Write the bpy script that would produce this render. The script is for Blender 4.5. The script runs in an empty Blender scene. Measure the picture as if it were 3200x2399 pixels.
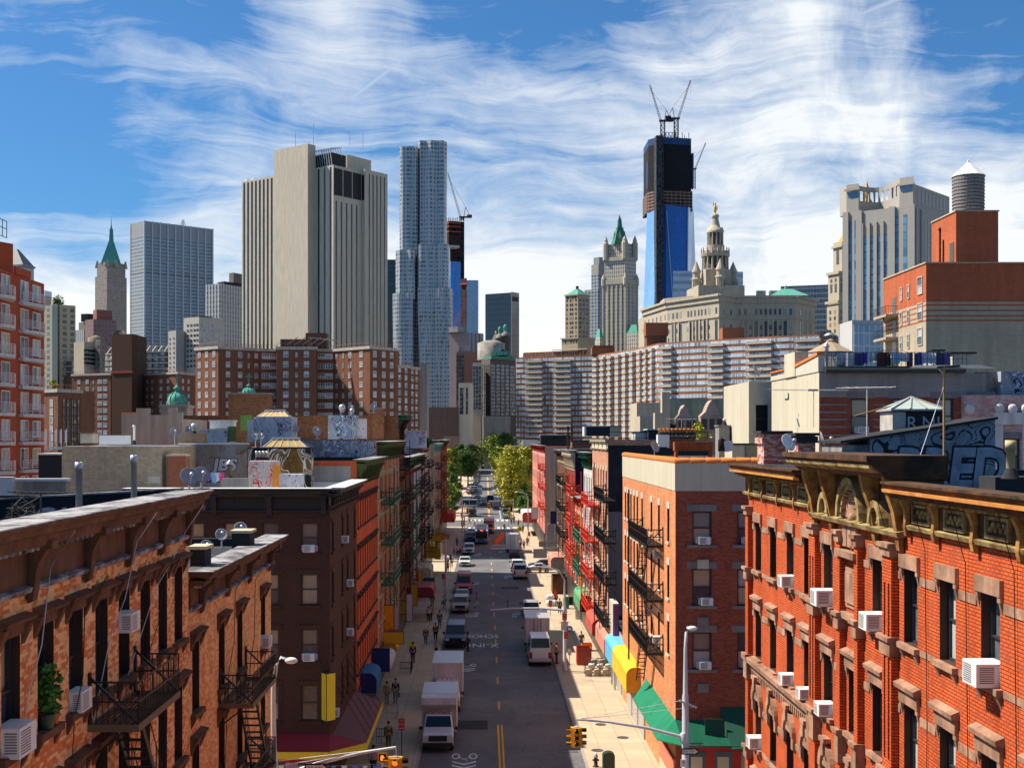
import bpy,math,random
import numpy as np
from mathutils import Vector,Matrix
R=math.radians
rnd=random.Random(7)
SKYT=(.40,.78,1.10)
F=3950.0;U0=1515.0;V0=1368.0;CH=20.4      # lens in photo pixels, vanishing point of the street, eye height
sc=bpy.context.scene
col=bpy.data.collections.new('city');sc.collection.children.link(col)
def link(o): col.objects.link(o);return o
def gz(y): return 0.0 if y < 285 else min(8.5,.024*(y-285))   # the street climbs beyond the second crossing
def px(u,v,Y): return ((u-U0)*Y/F,Y,CH-(v-V0)*Y/F)
def X_(u,Y): return (u-U0)*Y/F
def Z_(v,Y): return CH-(v-V0)*Y/F
def ground(u,v):
    Y=F*CH/(v-V0)
    for _ in range(20): Y=F*(CH-gz(Y))/(v-V0)
    return (X_(u,Y),Y,gz(Y))
# ---------------------------------------------------------------- materials
MATS={}
class NT:
    def __init__(s,m):
        s.t=m.node_tree;s.t.nodes.clear()
    def n(s,typ,ins=None,**kw):
        nd=s.t.nodes.new(typ)
        for k,v in kw.items(): setattr(nd,k,v)
        for k,v in (ins or {}).items():
            if isinstance(v,tuple) and len(v) == 2 and hasattr(v[0],'outputs'):
                s.t.links.new(v[0].outputs[v[1]],nd.inputs[k])
            else: nd.inputs[k].default_value=v
        return nd
    def math(s,op,a,b=None,c=None,clamp=False):
        d={0: a}
        if b is not None: d[1]=b
        if c is not None: d[2]=c
        return (s.n('ShaderNodeMath',d,operation=op,use_clamp=clamp),0)
    def mix(s,f,a,b,blend='MIX'):
        nd=s.n('ShaderNodeMix',data_type='RGBA',blend_type=blend)
        for k,v in ((0,f),(6,a),(7,b)):
            if isinstance(v,tuple) and len(v) == 2 and hasattr(v[0],'outputs'): s.t.links.new(v[0].outputs[v[1]],nd.inputs[k])
            else: nd.inputs[k].default_value=c4(v) if k else v
        return (nd,2)
    def ramp(s,f,stops):
        nd=s.n('ShaderNodeValToRGB',{0: f});e=nd.color_ramp.elements
        while len(e) < len(stops): e.new(.5)
        for el,(p,c) in zip(e,stops): el.position=p;el.color=c4(c)
        return (nd,0)
    def noise(s,vec,scale,detail=4,rough=.6,out=0,dist=0):
        return (s.n('ShaderNodeTexNoise',{'Vector': vec,'Scale': scale,'Detail': detail,'Roughness': rough,'Distortion': dist}),out)
    def scalev(s,vec,sc_):
        return (s.n('ShaderNodeMapping',{'Vector': vec,'Scale': sc_}),0)
    def out(s,color,rough=.8,metal=0.0,spec=.3,bump=None,bstr=.3,bdist=.02,emit=None,estr=0):
        ins={'Base Color': color if (isinstance(color,tuple) and len(color) == 2) else c4(color),'Roughness': rough,'Metallic': metal,'Specular IOR Level': spec}
        if emit is not None: ins['Emission Color']=emit if (isinstance(emit,tuple) and len(emit) == 2) else c4(emit);ins['Emission Strength']=estr
        if bump is not None:
            ins['Normal']=(s.n('ShaderNodeBump',{'Height': bump,'Strength': bstr,'Distance': bdist}),0)
        b=s.n('ShaderNodeBsdfPrincipled',ins)
        s.n('ShaderNodeOutputMaterial',{'Surface': (b,0)})
def c4(c): return (c[0],c[1],c[2],1.0) if len(c) == 3 else tuple(c)
def newmat(name):
    m=bpy.data.materials.new(name);m.use_nodes=True
    return m,NT(m)
def plain(name,c,rough=.6,metal=0.,spec=.4,var=.12,scale=1.5):
    if name in MATS: return MATS[name]
    m,t=newmat(name)
    g=(t.n('ShaderNodeNewGeometry'),0)
    nz=t.noise(g,scale,5,.65)
    f=t.math('MULTIPLY_ADD',nz,2*var,1-var)
    t.out(t.mix(1.0,c,(t.n('ShaderNodeCombineColor',{0: f,1: f,2: f}),0),'MULTIPLY'),rough,metal,spec)
    MATS[name]=m;return m
def wall(name,c,c2=None,amt=.5,streak=.35,scale=.35,rough=.9,contrast=.15):
    """masonry, stucco or concrete: a second tone in blotches, vertical rain streaks, fine grain"""
    if name in MATS: return MATS[name]
    m,t=newmat(name);uv=(t.n('ShaderNodeTexCoord'),2)
    g=(t.n('ShaderNodeNewGeometry'),0)
    a=t.noise(g,scale,6,.65)
    a=t.ramp(a,[(.5-contrast,(0,0,0)),(.5+contrast,(1,1,1))])
    base=t.mix(t.math('MULTIPLY',a,amt),c,c2 or tuple(x*.7 for x in c))
    s=t.noise(t.scalev(uv,(1.6,.10,1)),1.0,5,.7)
    s=t.ramp(s,[(.38,(1,1,1)),(.72,(1-streak,)*3)])
    base=t.mix(1.0,base,s,'MULTIPLY')
    fine=t.noise(g,9,3,.7)
    f=t.math('MULTIPLY_ADD',fine,.3,.85)
    base=t.mix(1.0,base,(t.n('ShaderNodeCombineColor',{0: f,1: f,2: f}),0),'MULTIPLY')
    t.out(base,rough,0,.2,bump=fine,bstr=.25)
    MATS[name]=m;return m
def brick(name,c1,c2,mortar,patch=None,pamt=0.0,pscale=.5,bw=.21,bh=.072,streak=.25,mort=.010,bump=.5,pcon=.08):
    if name in MATS: return MATS[name]
    m,t=newmat(name);uv=(t.n('ShaderNodeTexCoord'),2)
    b=t.n('ShaderNodeTexBrick',{'Vector': uv,'Scale': 1.0,'Color1': c4(c1),'Color2': c4(c2),'Mortar': c4(mortar),'Mortar Size': mort,'Brick Width': bw,'Row Height': bh,'Bias': 0.0})
    base=(b,0)
    g=(t.n('ShaderNodeNewGeometry'),0)
    if patch:
        p=t.noise(t.scalev(uv,(1,1.5,1)),pscale,8,.72)
        # worn paint follows whole bricks: add a per-brick random step
        cell=t.n('ShaderNodeTexBrick',{'Vector': uv,'Scale': 1.0,'Color1': (0,0,0,1),'Color2': (1,1,1,1),'Mortar': (.5,.5,.5,1),'Mortar Size': .0,'Brick Width': bw,'Row Height': bh})
        p=t.math('ADD',p,t.math('MULTIPLY',t.math('SUBTRACT',(cell,0),.5),.36))
        p=t.ramp(p,[(.5-pcon,(0,0,0)),(.5+pcon,(1,1,1))])
        base=t.mix(t.math('MULTIPLY',p,pamt),base,patch)
    s=t.noise(t.scalev(uv,(1.3,.12,1)),.9,6,.7)
    s=t.ramp(s,[(.38,(1.0,)*3),(.75,(1-streak,)*3)])
    base=t.mix(1.0,base,s,'MULTIPLY')
    big=t.noise(g,.22,4,.6)
    f=t.math('MULTIPLY_ADD',big,.4,.82)
    base=t.mix(1.0,base,(t.n('ShaderNodeCombineColor',{0: f,1: f,2: f}),0),'MULTIPLY')
    t.out(base,.9,0,.15,bump=t.math('SUBTRACT',1.0,(b,1)),bstr=bump,bdist=.012)
    MATS[name]=m;return m
def pane(name='pane',dark=(.012,.016,.02),light=(.42,.40,.36),share=.35,tint=(.1,.13,.16),rough=.06):
    """window glass: mostly dark rooms, some blinds and curtains, different behind every pane"""
    if name in MATS: return MATS[name]
    m,t=newmat(name)
    r=t.math('FRACT',t.math('ADD',(t.n('ShaderNodeObjectInfo'),'Random'),t.math('MULTIPLY',(t.n('ShaderNodeNewGeometry'),'Random Per Island'),7.31)))
    uv=(t.n('ShaderNodeTexCoord'),2)
    fold=t.noise(t.scalev(uv,(14,.6,1)),1.0,2,.5)
    blind=t.mix(fold,tuple(x*.55 for x in light),light)
    warm=t.math('GREATER_THAN',t.math('FRACT',t.math('MULTIPLY',r,37.7)),.72)
    blind=t.mix(t.math('MULTIPLY',warm,.6),blind,(.45,.30,.14))
    lo=t.noise(uv,2.5,3,.6)
    room=t.mix(lo,dark,tint)
    k=t.math('LESS_THAN',t.math('FRACT',t.math('MULTIPLY',r,13.3)),share)
    half=t.math('LESS_THAN',t.math('FRACT',t.math('MULTIPLY',r,5.1)),.75)
    base=t.mix(t.math('MULTIPLY',k,t.math('MULTIPLY_ADD',half,.5,.5)),room,blind)
    t.out(base,rough,0,.7)
    MATS[name]=m;return m
def curtain(name,frame,glass,glass2,pw,ph,fw,fh,off=(0,0),rough=.08,metal=0.0,frough=.5,spec=.8,band=None,lit=0.35,fmetal=0.):
    """curtain wall: mullions, spandrels and panes whose glass differs from one to the next"""
    if name in MATS: return MATS[name]
    m,t=newmat(name);uv=(t.n('ShaderNodeTexCoord'),2)
    sp=t.n('ShaderNodeSeparateXYZ',{0: uv})
    a=t.math('DIVIDE',t.math('ADD',(sp,0),off[0]),pw);b=t.math('DIVIDE',t.math('ADD',(sp,1),off[1]),ph)
    mx=t.math('GREATER_THAN',t.math('FRACT',a),fw);my=t.math('GREATER_THAN',t.math('FRACT',b),fh)
    k=t.math('MULTIPLY',mx,my)
    cell=t.n('ShaderNodeCombineXYZ',{0: t.math('FLOOR',a),1: t.math('FLOOR',b)})
    wn=(t.n('ShaderNodeTexWhiteNoise',{'Vector': (cell,0)},noise_dimensions='2D'),0)
    big=t.noise(t.scalev(uv,(.03,.015,1)),1.0,4,.6)
    g=t.mix(t.math('MULTIPLY_ADD',wn,lit,t.math('MULTIPLY',big,1-lit)),glass,glass2)
    if band:
        z0,z1,bc=band
        inb=t.math('MULTIPLY',t.math('GREATER_THAN',(sp,1),z0),t.math('LESS_THAN',(sp,1),z1))
        g=t.mix(inb,g,bc)
    nz=t.math('MULTIPLY_ADD',t.noise(uv,.4,5,.7),.4,.8)
    fr=t.mix(1.0,frame,(t.n('ShaderNodeCombineColor',{0: nz,1: nz,2: nz}),0),'MULTIPLY')
    c=t.mix(k,fr,g)
    t.out(c,t.math('MULTIPLY_ADD',k,rough-frough,frough),t.math('MULTIPLY_ADD',k,metal-fmetal,fmetal),spec)
    MATS[name]=m;return m
def graffiti(name,base,cols,scale=1.0,fill=.35,seed=0.0,base2=None):
    """spray paint: fat rounded letters with dark outlines, and thin tags, over the wall"""
    if name in MATS: return MATS[name]
    m,t=newmat(name);uv=(t.n('ShaderNodeTexCoord'),2);g=(t.n('ShaderNodeNewGeometry'),0)
    mp=(t.n('ShaderNodeMapping',{'Vector': uv,'Location': (seed,seed*1.7,seed),'Scale': (scale*1.25,scale,1)}),0)
    b0=t.mix(t.ramp(t.noise(g,.7,6,.7),[(.35,(0,0,0)),(.65,(1,1,1))]),base,base2 or tuple(x*.7 for x in base))
    n_=t.noise(mp,1.5,0,.4,dist=.7);area=t.math('GREATER_THAN',t.noise(mp,.42,1,.5),.64-fill*.42)
    def line(v,w_): return t.math('MULTIPLY',area,t.math('LESS_THAN',t.math('ABSOLUTE',t.math('SUBTRACT',n_,v)),w_))
    inside=t.math('MULTIPLY',area,t.math('GREATER_THAN',n_,.47))
    fc=t.mix(t.math('GREATER_THAN',t.noise(mp,.8,0),.5),cols[0],cols[1]);fc=t.mix(t.noise(mp,6,4,.7),fc,b0)
    c=t.mix(t.math('MULTIPLY',inside,.9),b0,fc)
    c=t.mix(line(.445,.022),c,cols[2]);c=t.mix(line(.60,.012),c,cols[2]);c=t.mix(line(.36,.009),c,cols[2]);c=t.mix(line(.53,.008),c,cols[2])
    tg=(t.n('ShaderNodeMapping',{'Vector': uv,'Location': (seed*3,seed,0),'Scale': (scale*2.0,scale*1.4,1)}),0)
    tag_=t.math('MULTIPLY',t.math('LESS_THAN',t.math('ABSOLUTE',t.math('SUBTRACT',t.noise(tg,1.6,0,.5,dist=1.4),.5)),.02),t.math('GREATER_THAN',t.noise(mp,.9,1),.44))
    c=t.mix(t.math('MULTIPLY',tag_,.85),c,cols[3])
    t.out(c,.8,0,.2)
    MATS[name]=m;return m
def glow(name,c,s):
    if name in MATS: return MATS[name]
    m,t=newmat(name);t.out(c,.4,0,.3,emit=c,estr=s);MATS[name]=m;return m
# ---------------------------------------------------------------- mesh builder
class MB:
    def __init__(s): s.v=[];s.f=[];s.m=[];s.sm=[]
    def add(s,pts,faces,mi=0,smooth=False):
        k=len(s.v);s.v += [tuple(p) for p in pts]
        for f in faces: s.f.append([k+i for i in f]);s.m.append(mi);s.sm.append(smooth)
    def quad(s,a,b,c,d,mi=0): s.add((a,b,c,d),((0,1,2,3),),mi)
    def poly(s,pts,mi=0): s.add(pts,(tuple(range(len(pts))),),mi)
    def box(s,x0,y0,z0,x1,y1,z1,mi=0):
        x0,x1=min(x0,x1),max(x0,x1);y0,y1=min(y0,y1),max(y0,y1);z0,z1=min(z0,z1),max(z0,z1)
        s.add(((x0,y0,z0),(x1,y0,z0),(x1,y1,z0),(x0,y1,z0),(x0,y0,z1),(x1,y0,z1),(x1,y1,z1),(x0,y1,z1)),
              ((0,3,2,1),(4,5,6,7),(0,1,5,4),(1,2,6,5),(2,3,7,6),(3,0,4,7)),mi)
    def prism(s,p,z0,z1,mi=0,top=True,bot=False,p2=None):
        n=len(p);q=p2 or p
        zz0=z0 if isinstance(z0,(list,tuple)) else [z0]*n;zz1=z1 if isinstance(z1,(list,tuple)) else [z1]*n
        s.add([(a[0],a[1],zz0[i]) for i,a in enumerate(p)]+[(a[0],a[1],zz1[i]) for i,a in enumerate(q)],
              [(i,(i+1)%n,n+(i+1)%n,n+i) for i in range(n)]+([tuple(range(n,2*n))] if top else [])+([tuple(range(n-1,-1,-1))] if bot else []),mi)
    def extr(s,prof,d,mi=0):
        """close a planar loop of 3-D points swept along d"""
        n=len(prof);d=Vector(d);q=[tuple(Vector(p)+d) for p in prof]
        s.add(list(prof)+q,[(i,(i+1)%n,n+(i+1)%n,n+i) for i in range(n)]+[tuple(range(n-1,-1,-1)),tuple(range(n,2*n))],mi)
    def tube(s,path,r,n=6,mi=0,smooth=True,cap=True):
        P=[Vector(p) for p in path];rr=r if isinstance(r,(list,tuple)) else [r]*len(P)
        rings=[]
        for i,p in enumerate(P):
            d=(P[min(i+1,len(P)-1)]-P[max(i-1,0)]).normalized()
            a=d.cross(Vector((0,0,1)) if abs(d.z) < .95 else Vector((1,0,0))).normalized();b=d.cross(a)
            rings += [tuple(p+(a*math.cos(2*math.pi*k/n)+b*math.sin(2*math.pi*k/n))*rr[i]) for k in range(n)]
        fs=[(i*n+k,i*n+(k+1)%n,(i+1)*n+(k+1)%n,(i+1)*n+k) for i in range(len(P)-1) for k in range(n)]
        s.add(rings,fs,mi,smooth)
        if cap: s.add(rings[:n],(tuple(range(n)),),mi);s.add(rings[-n:],(tuple(range(n-1,-1,-1)),),mi)
    def bar(s,p0,p1,w,h,mi=0):
        p0=Vector(p0);p1=Vector(p1);d=(p1-p0).normalized()
        a=d.cross(Vector((0,0,1)) if abs(d.z) < .95 else Vector((0,1,0))).normalized()*w/2;b=a.cross(d).normalized()*h/2
        s.add([tuple(p+i*a+j*b) for p in (p0,p1) for i,j in ((-1,-1),(1,-1),(1,1),(-1,1))],
              ((0,1,2,3),(7,6,5,4),(0,4,5,1),(1,5,6,2),(2,6,7,3),(3,7,4,0)),mi)
    def lathe(s,c,prof,n=16,mi=0,smooth=True,ax='z',cap=True):
        pts=[]
        for r,h in prof:
            for k in range(n):
                ca,sa=math.cos(2*math.pi*k/n)*r,math.sin(2*math.pi*k/n)*r
                pts.append((c[0]+ca,c[1]+sa,c[2]+h) if ax == 'z' else (c[0]+h,c[1]+ca,c[2]+sa) if ax == 'x' else (c[0]+sa,c[1]+h,c[2]+ca))
        m=len(prof)
        s.add(pts,[(i*n+k,i*n+(k+1)%n,(i+1)*n+(k+1)%n,(i+1)*n+k) for i in range(m-1) for k in range(n)],mi,smooth)
        if cap:
            if prof[0][0] > 1e-4: s.add(pts[:n],(tuple(range(n-1,-1,-1)),),mi)
            if prof[-1][0] > 1e-4: s.add(pts[-n:],(tuple(range(n)),),mi)
    def ball(s,c,r,n=10,m=6,mi=0,sq=(1,1,1)):
        pts=[];
        for i in range(m+1):
            th=math.pi*i/m
            for k in range(n): pts.append((c[0]+r*sq[0]*math.sin(th)*math.cos(2*math.pi*k/n),c[1]+r*sq[1]*math.sin(th)*math.sin(2*math.pi*k/n),c[2]-r*sq[2]*math.cos(th)))
        s.add(pts,[(i*n+k,i*n+(k+1)%n,(i+1)*n+(k+1)%n,(i+1)*n+k) for i in range(m) for k in range(n)],mi,True)
    def mesh(s,name,mats):
        me=bpy.data.meshes.new(name);me.from_pydata(s.v,[],s.f)
        for m in (mats if isinstance(mats,(list,tuple)) else [mats]): me.materials.append(m)
        n=len(s.f)
        if n:
            me.polygons.foreach_set('material_index',s.m);me.polygons.foreach_set('use_smooth',s.sm)
            me.update()
            uvl=me.uv_layers.new(name='uv')
            nor=np.empty(n*3,np.float32);me.polygons.foreach_get('normal',nor);nor=nor.reshape(-1,3)
            tot=np.empty(n,np.int32);me.polygons.foreach_get('loop_total',tot)
            li=np.empty(len(me.loops),np.int32);me.loops.foreach_get('vertex_index',li)
            co=np.empty(len(me.vertices)*3,np.float32);me.vertices.foreach_get('co',co);co=co.reshape(-1,3)[li]
            N=np.repeat(nor,tot,axis=0);flat=np.abs(N[:,2]) > .75
            h=np.hypot(N[:,0],N[:,1])+1e-9
            u=np.where(flat,co[:,0],(-N[:,1]*co[:,0]+N[:,0]*co[:,1])/h);v=np.where(flat,co[:,1],co[:,2])
            uvl.data.foreach_set('uv',np.stack([u,v],1).astype(np.float32).ravel())
        return me
    def build(s,name,mats,parent=None,loc=(0,0,0),rz=0,**kw):
        o=link(bpy.data.objects.new(name,s.mesh(name,mats)))
        o.location=loc;o.rotation_euler=(0,0,rz)
        if parent is not None: o.parent=parent
        for k,v in kw.items(): o[k]=v
        return o
LABELS={}
def tag(o,label,cat,group=None,kind=None):
    o['label']=label;o['category']=cat
    if group: o['group']=group
    if kind: o['kind']=kind
    return o
def thing(name,label,cat,loc=(0,0,0),rz=0,group=None):
    o=link(bpy.data.objects.new(name,None));o.location=loc;o.rotation_euler=(0,0,rz);o.empty_display_size=.3
    return tag(o,label,cat,group)
KIDS={}
def dup(root,loc,rz=0,label=None,group=None,scale=None):
    def cp(o,par):
        c=link(o.copy())
        if par is not None: c.parent=par
        for ch in o.children: cp(ch,c)
        return c
    r=cp(root,None);r.location=loc;r.rotation_euler=(0,0,rz)
    if label: r['label']=label
    if group: r['group']=group
    if scale: r.scale=scale
    return r
def inst(name,me,parent,loc,rz=0,mat=None):
    o=link(bpy.data.objects.new(name,me));o.location=loc;o.rotation_euler=(0,0,rz)
    if parent is not None: o.parent=parent
    if mat is not None: setm(o,mat)
    return o
def setm(o,m,i=0):
    o.material_slots[i].link='OBJECT';o.material_slots[i].material=m
# ---------------------------------------------------------------- palette
BLACK=plain('black iron',(.012,.012,.014),.55,0,.4)
TAR=wall('tar',(.025,.026,.03),(.06,.06,.065),.6,.2)
ROOFW=wall('silver roof coating',(.62,.62,.62),(.42,.42,.42),.6,.1)
STEEL=plain('galvanised steel',(.48,.49,.5),.4,.6,.5)
WHITE=plain('white enamel',(.72,.72,.7),.45)
GLASS=pane()
GLASSB=pane('bright pane',light=(.6,.62,.62),share=.6,tint=(.2,.24,.28))
GLASSD=pane('dark pane',share=.15)
DARKFRAME=plain('dark window frame',(.03,.03,.032),.5)
PALEFRAME=plain('pale window frame',(.5,.5,.48),.5)
COPPER=wall('green copper',(.10,.36,.27),(.16,.45,.36),.7,.35,.5)
CREAM=wall('cream limestone',(.52,.45,.34),(.42,.36,.27),.6,.3,.12)
CONC=wall('grey concrete',(.33,.31,.28),(.26,.25,.23),.6,.35,.2)
YEL=plain('traffic yellow',(.75,.36,.02),.45)
REDS=plain('sign red',(.5,.04,.03),.45)
GREENS=plain('sign green',(.01,.22,.10),.5)
# ---------------------------------------------------------------- windows
WPROTO={}
STYLES={  # frame mat, pane mat, recess, frame width, mid rail, sill mat, lintel mat, lintel h, overhang, sill/lintel depth
}
def wproto(w,h,st):
    key=(round(w,2),round(h,2),st)
    if key in WPROTO: return WPROTO[key]
    S=STYLES[st];r=S.get('rec',.12);fw=S.get('fw',.07);fd=S.get('fd',.05)
    b=MB()
    b.box(-w/2,r-fd,0,-w/2+fw,r+fd,h);b.box(w/2-fw,r-fd,0,w/2,r+fd,h)
    b.box(-w/2+fw,r-fd,0,w/2-fw,r+fd,fw);b.box(-w/2+fw,r-fd,h-fw,w/2-fw,r+fd,h)
    if S.get('rail',1): b.box(-w/2+fw,r-fd,h*.5-fw*.4,w/2-fw,r+fd*.6,h*.5+fw*.4)
    for q in range(S.get('mull',0)):
        xx=-w/2+w*(q+1)/(S['mull']+1);b.box(xx-fw*.4,r-fd,fw,xx+fw*.4,r+fd*.6,h-fw)
    p=MB();yp=r+fd*.3
    if S.get('rail',1):
        p.quad((-w/2+fw*.5,yp,fw*.5),(w/2-fw*.5,yp,fw*.5),(w/2-fw*.5,yp,h*.5),(-w/2+fw*.5,yp,h*.5))
        p.quad((-w/2+fw*.5,yp+.03,h*.5),(w/2-fw*.5,yp+.03,h*.5),(w/2-fw*.5,yp+.03,h-fw*.5),(-w/2+fw*.5,yp+.03,h-fw*.5))
    else:
        k=S.get('mull',0)+1
        for q in range(k):
            x0,x1=-w/2+w*q/k+.01,-w/2+w*(q+1)/k-.01
            p.quad((x0,yp,fw*.5),(x1,yp,fw*.5),(x1,yp,h-fw*.5),(x0,yp,h-fw*.5))
    out={'frame': b.mesh('window',S['frame']),'pane': p.mesh('pane',S['pane'])}
    if S.get('sill'):
        q=MB();o=S.get('over',.15);d=S.get('sd',.12);sh=S.get('sh',.14)
        q.box(-w/2-o,-d,-sh,w/2+o,r-fd-.01,-.004)
        if S.get('sbr'):
            for x in (-w/2-o+.06,w/2+o-.22): q.extr([(x,-d+.02,-sh),(x,0,-sh),(x,0,-sh-.28)],(.16,0,0))
        out['sill']=q.mesh('sill',S['sill'])
    if S.get('lintel'):
        q=MB();o=S.get('lo',.2);d=S.get('ld',.1);lh=S.get('lh',.3);typ=S.get('lt','flat')
        if typ == 'flat': q.box(-w/2-o,-d,h+.005,w/2+o,-.002,h+lh)
        elif typ == 'hood':     # projecting cornice hood on consoles
            q.box(-w/2-o,-d*.35,h+.005,w/2+o,-.002,h+lh*.55)
            q.extr([(-w/2-o-.05,-.002,h+lh*.55),(-w/2-o-.05,-d,h+lh*.62),(-w/2-o-.05,-d-.05,h+lh*.85),(-w/2-o-.05,-.002,h+lh)],(w+2*o+.1,0,0))
            for x in (-w/2-o-.01,w/2+o-.19): q.extr([(x,-d*.9,h+lh*.55),(x,-.002,h+lh*.55),(x,-.002,h-.22),(x,-d*.4,h-.05)],(.2,0,0))
        elif typ == 'block':    # stone block with dropped ears
            q.box(-w/2-o,-d,h+.005,w/2+o,-.002,h+lh)
            for x in (-w/2-o,w/2+.01): q.box(x,-d*.8,h-.12,x+o-.01,-.002,h+.003);
            for x in (-w/2-o+.04,w/2+.05): q.extr([(x,-d*.7,h-.12),(x,-.002,h-.12),(x,-.002,h-.38)],(o-.09,0,0))
            if S.get('cap'): q.extr([(-w/2-o-.06,-.002,h+lh),(-w/2-o-.06,-d-.10,h+lh),(-w/2-o-.06,-d-.12,h+lh+.12),(-w/2-o-.06,-.002,h+lh+.2)],(w+2*o+.12,0,0))
        elif typ == 'arch':     # carved round hood with keystone
            R0,R1,n=w/2+.02,w/2+o,14
            ring=[]
            for rr in (R0,R1):
                ring.append([(-rr*math.cos(math.pi*i/n),h-.02+rr*math.sin(math.pi*i/n)) for i in range(n+1)])
            for i in range(n):
                a,b2,c,e=ring[0][i],ring[0][i+1],ring[1][i+1],ring[1][i]
                q.extr([(a[0],-d,a[1]),(b2[0],-d,b2[1]),(c[0],-d,c[1]),(e[0],-d,e[1])],(0,d-.004,0))
            q.box(-.14,-d-.08,h+R0-.08,.14,-.004,h+R1+.14);q.box(-.3,-d-.1,h+R1+.06,.3,-.004,h+R1+.2)
            for i in range(7):
                a0=math.pi*(i+.15)/7;a1=math.pi*(i+.85)/7
                q.extr([(0,-.05,h),(-R0*.9*math.cos(a0),-.07,h+R0*.9*math.sin(a0)),(-R0*.9*math.cos(a1),-.07,h+R0*.9*math.sin(a1))],(0,.06,0))
            q.poly([(-p_[0]*.99,-.012,p_[1]) for p_ in ring[0]])
            for x in (-R1,R0): q.box(x,-d*.8,h-.45,x+R1-R0,-.004,h-.02)
        out['lintel']=q.mesh('lintel',S['lintel'])
    WPROTO[key]=out
    return out
def put_windows(parent,wins,cap=100,zref=None):
    """wins: (s, z, w, h, style, face, c) in the building's frame; largest first become parts, the rest one mass"""
    def pos(wn):
        s_,z,w,h,st,face,c=wn
        return ((s_,c,z),0.0) if face == 'R' else ((c,s_,z),-math.pi/2) if face == 'L' else ((s_,c,z),face)
    for wn in wins[:cap]:
        P=wproto(wn[2],wn[3],wn[4]);(l,rz)=pos(wn)
        f=inst('window',P['frame'],parent,l,rz)
        for k in ('pane','sill','lintel'):
            if k in P: inst(k,P[k],f,(0,0,0))
    rest=wins[cap:]
    if rest:
        acc={}
        for wn in rest:
            P=wproto(wn[2],wn[3],wn[4]);(l,rz)=pos(wn);c,s_=math.cos(rz),math.sin(rz)
            for k in ('frame','pane','sill'):
                if k not in P: continue
                me=P[k];b=acc.setdefault(me.materials[0].name,(MB(),me.materials[0]))[0]
                pts=[(l[0]+c*v.co.x-s_*v.co.y,l[1]+s_*v.co.x+c*v.co.y,l[2]+v.co.z) for v in me.vertices]
                b.add(pts,[tuple(p.vertices) for p in me.polygons])
        keys=list(acc);tot=MB()
        for i,k in enumerate(keys): tot.add(acc[k][0].v,acc[k][0].f,i)
        tot.build('windows',[acc[k][1] for k in keys],parent,kind='stuff')
def pierced(b,face,c,s0,s1,z0,z1,holes,depth,mi=0,mj=None):
    """facade in plane c of the frame with real openings and their reveals"""
    mj=mi if mj is None else mj
    def P(s_,d,z): return (s_,c+d,z) if face == 'R' else (c+d,s_,z)
    holes=[h for h in holes if h[0] > s0 and h[1] < s1 and h[2] > z0 and h[3] < z1]
    xs=sorted({round(x,4) for h in holes for x in h[:2]} | {s0,s1})
    by={}
    flip=face == 'L'
    def q(a,b2,c2,d2,m): b.quad(*((a,d2,c2,b2) if flip else (a,b2,c2,d2)),m)
    for i in range(len(xs)-1):
        xa,xb=xs[i],xs[i+1];xm=(xa+xb)/2
        col_=sorted([(h[2],h[3]) for h in holes if h[0] < xm < h[1]])
        z=z0
        for za,zb in col_+[(z1,z1)]:
            if za > z+1e-5: q(P(xa,0,z),P(xb,0,z),P(xb,0,za),P(xa,0,za),mi)
            z=max(z,zb)
    for a,e,za,zb in holes:
        q(P(a,0,za),P(a,depth,za),P(a,depth,zb),P(a,0,zb),mj);q(P(e,depth,za),P(e,0,za),P(e,0,zb),P(e,depth,zb),mj)
        q(P(a,depth,za),P(a,0,za),P(e,0,za),P(e,depth,za),mj);q(P(a,0,zb),P(a,depth,zb),P(e,depth,zb),P(e,0,zb),mj)
class Bld:
    """a building: its frame has the near corner at the origin, x along the right-hand face, y along the left-hand face"""
    def __init__(s,name,label,N,t,z0=0,cat='building',group=None):
        s.N=N;t=R(t);s.ex=(math.sin(t),math.cos(t));s.ey=(-math.cos(t),math.sin(t))
        s.o=thing(name,label,cat,(N[0],N[1],z0),math.pi/2-t,group);s.z0=z0;s.w=[]
    def W(s,x,y): return (s.N[0]+x*s.ex[0]+y*s.ey[0],s.N[1]+x*s.ex[1]+y*s.ey[1])
    def _ray(s,bx,by,dx,dy,u):
        k=(u-U0)/F;return (k*by-bx)/(dx-k*dy)
    def L(s,u,c=0): b=s.W(c,0);return s._ray(b[0],b[1],s.ey[0],s.ey[1],u)
    def Rr(s,u,c=0): b=s.W(0,c);return s._ray(b[0],b[1],s.ex[0],s.ex[1],u)
    def z(s,v,x=0,y=0): return CH-(v-V0)*s.W(x,y)[1]/F - s.z0
    def grid(s,face,c,ss,zz,w,h,st):
        s.w += [(a,z,w,h,st,face,c) for z in zz for a in ss]
        return [(a-w/2,a+w/2,z,z+h) for z in zz for a in ss]
    def windows(s,cap=100): put_windows(s.o,s.w,cap);s.w=[]
    def part(s,b,name,mats,**kw): return b.build(name,mats,s.o,**kw)
def text(body,size,mat,loc,rot,parent=None,name='lettering',sx=1,fat=0,shear=0):
    cu=bpy.data.curves.new(name,'FONT');cu.body=body;cu.size=size;cu.align_x='CENTER';cu.align_y='CENTER';cu.resolution_u=3;cu.offset=fat;cu.shear=shear
    q=bpy.data.objects.new(name,cu);me=bpy.data.meshes.new_from_object(q);bpy.data.objects.remove(q);bpy.data.curves.remove(cu)
    me.materials.clear();me.materials.append(mat);o=link(bpy.data.objects.new(name,me));o.location=loc;o.rotation_euler=rot;o.scale=(sx,1,1)
    if parent is not None: o.parent=parent
    return o
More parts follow.
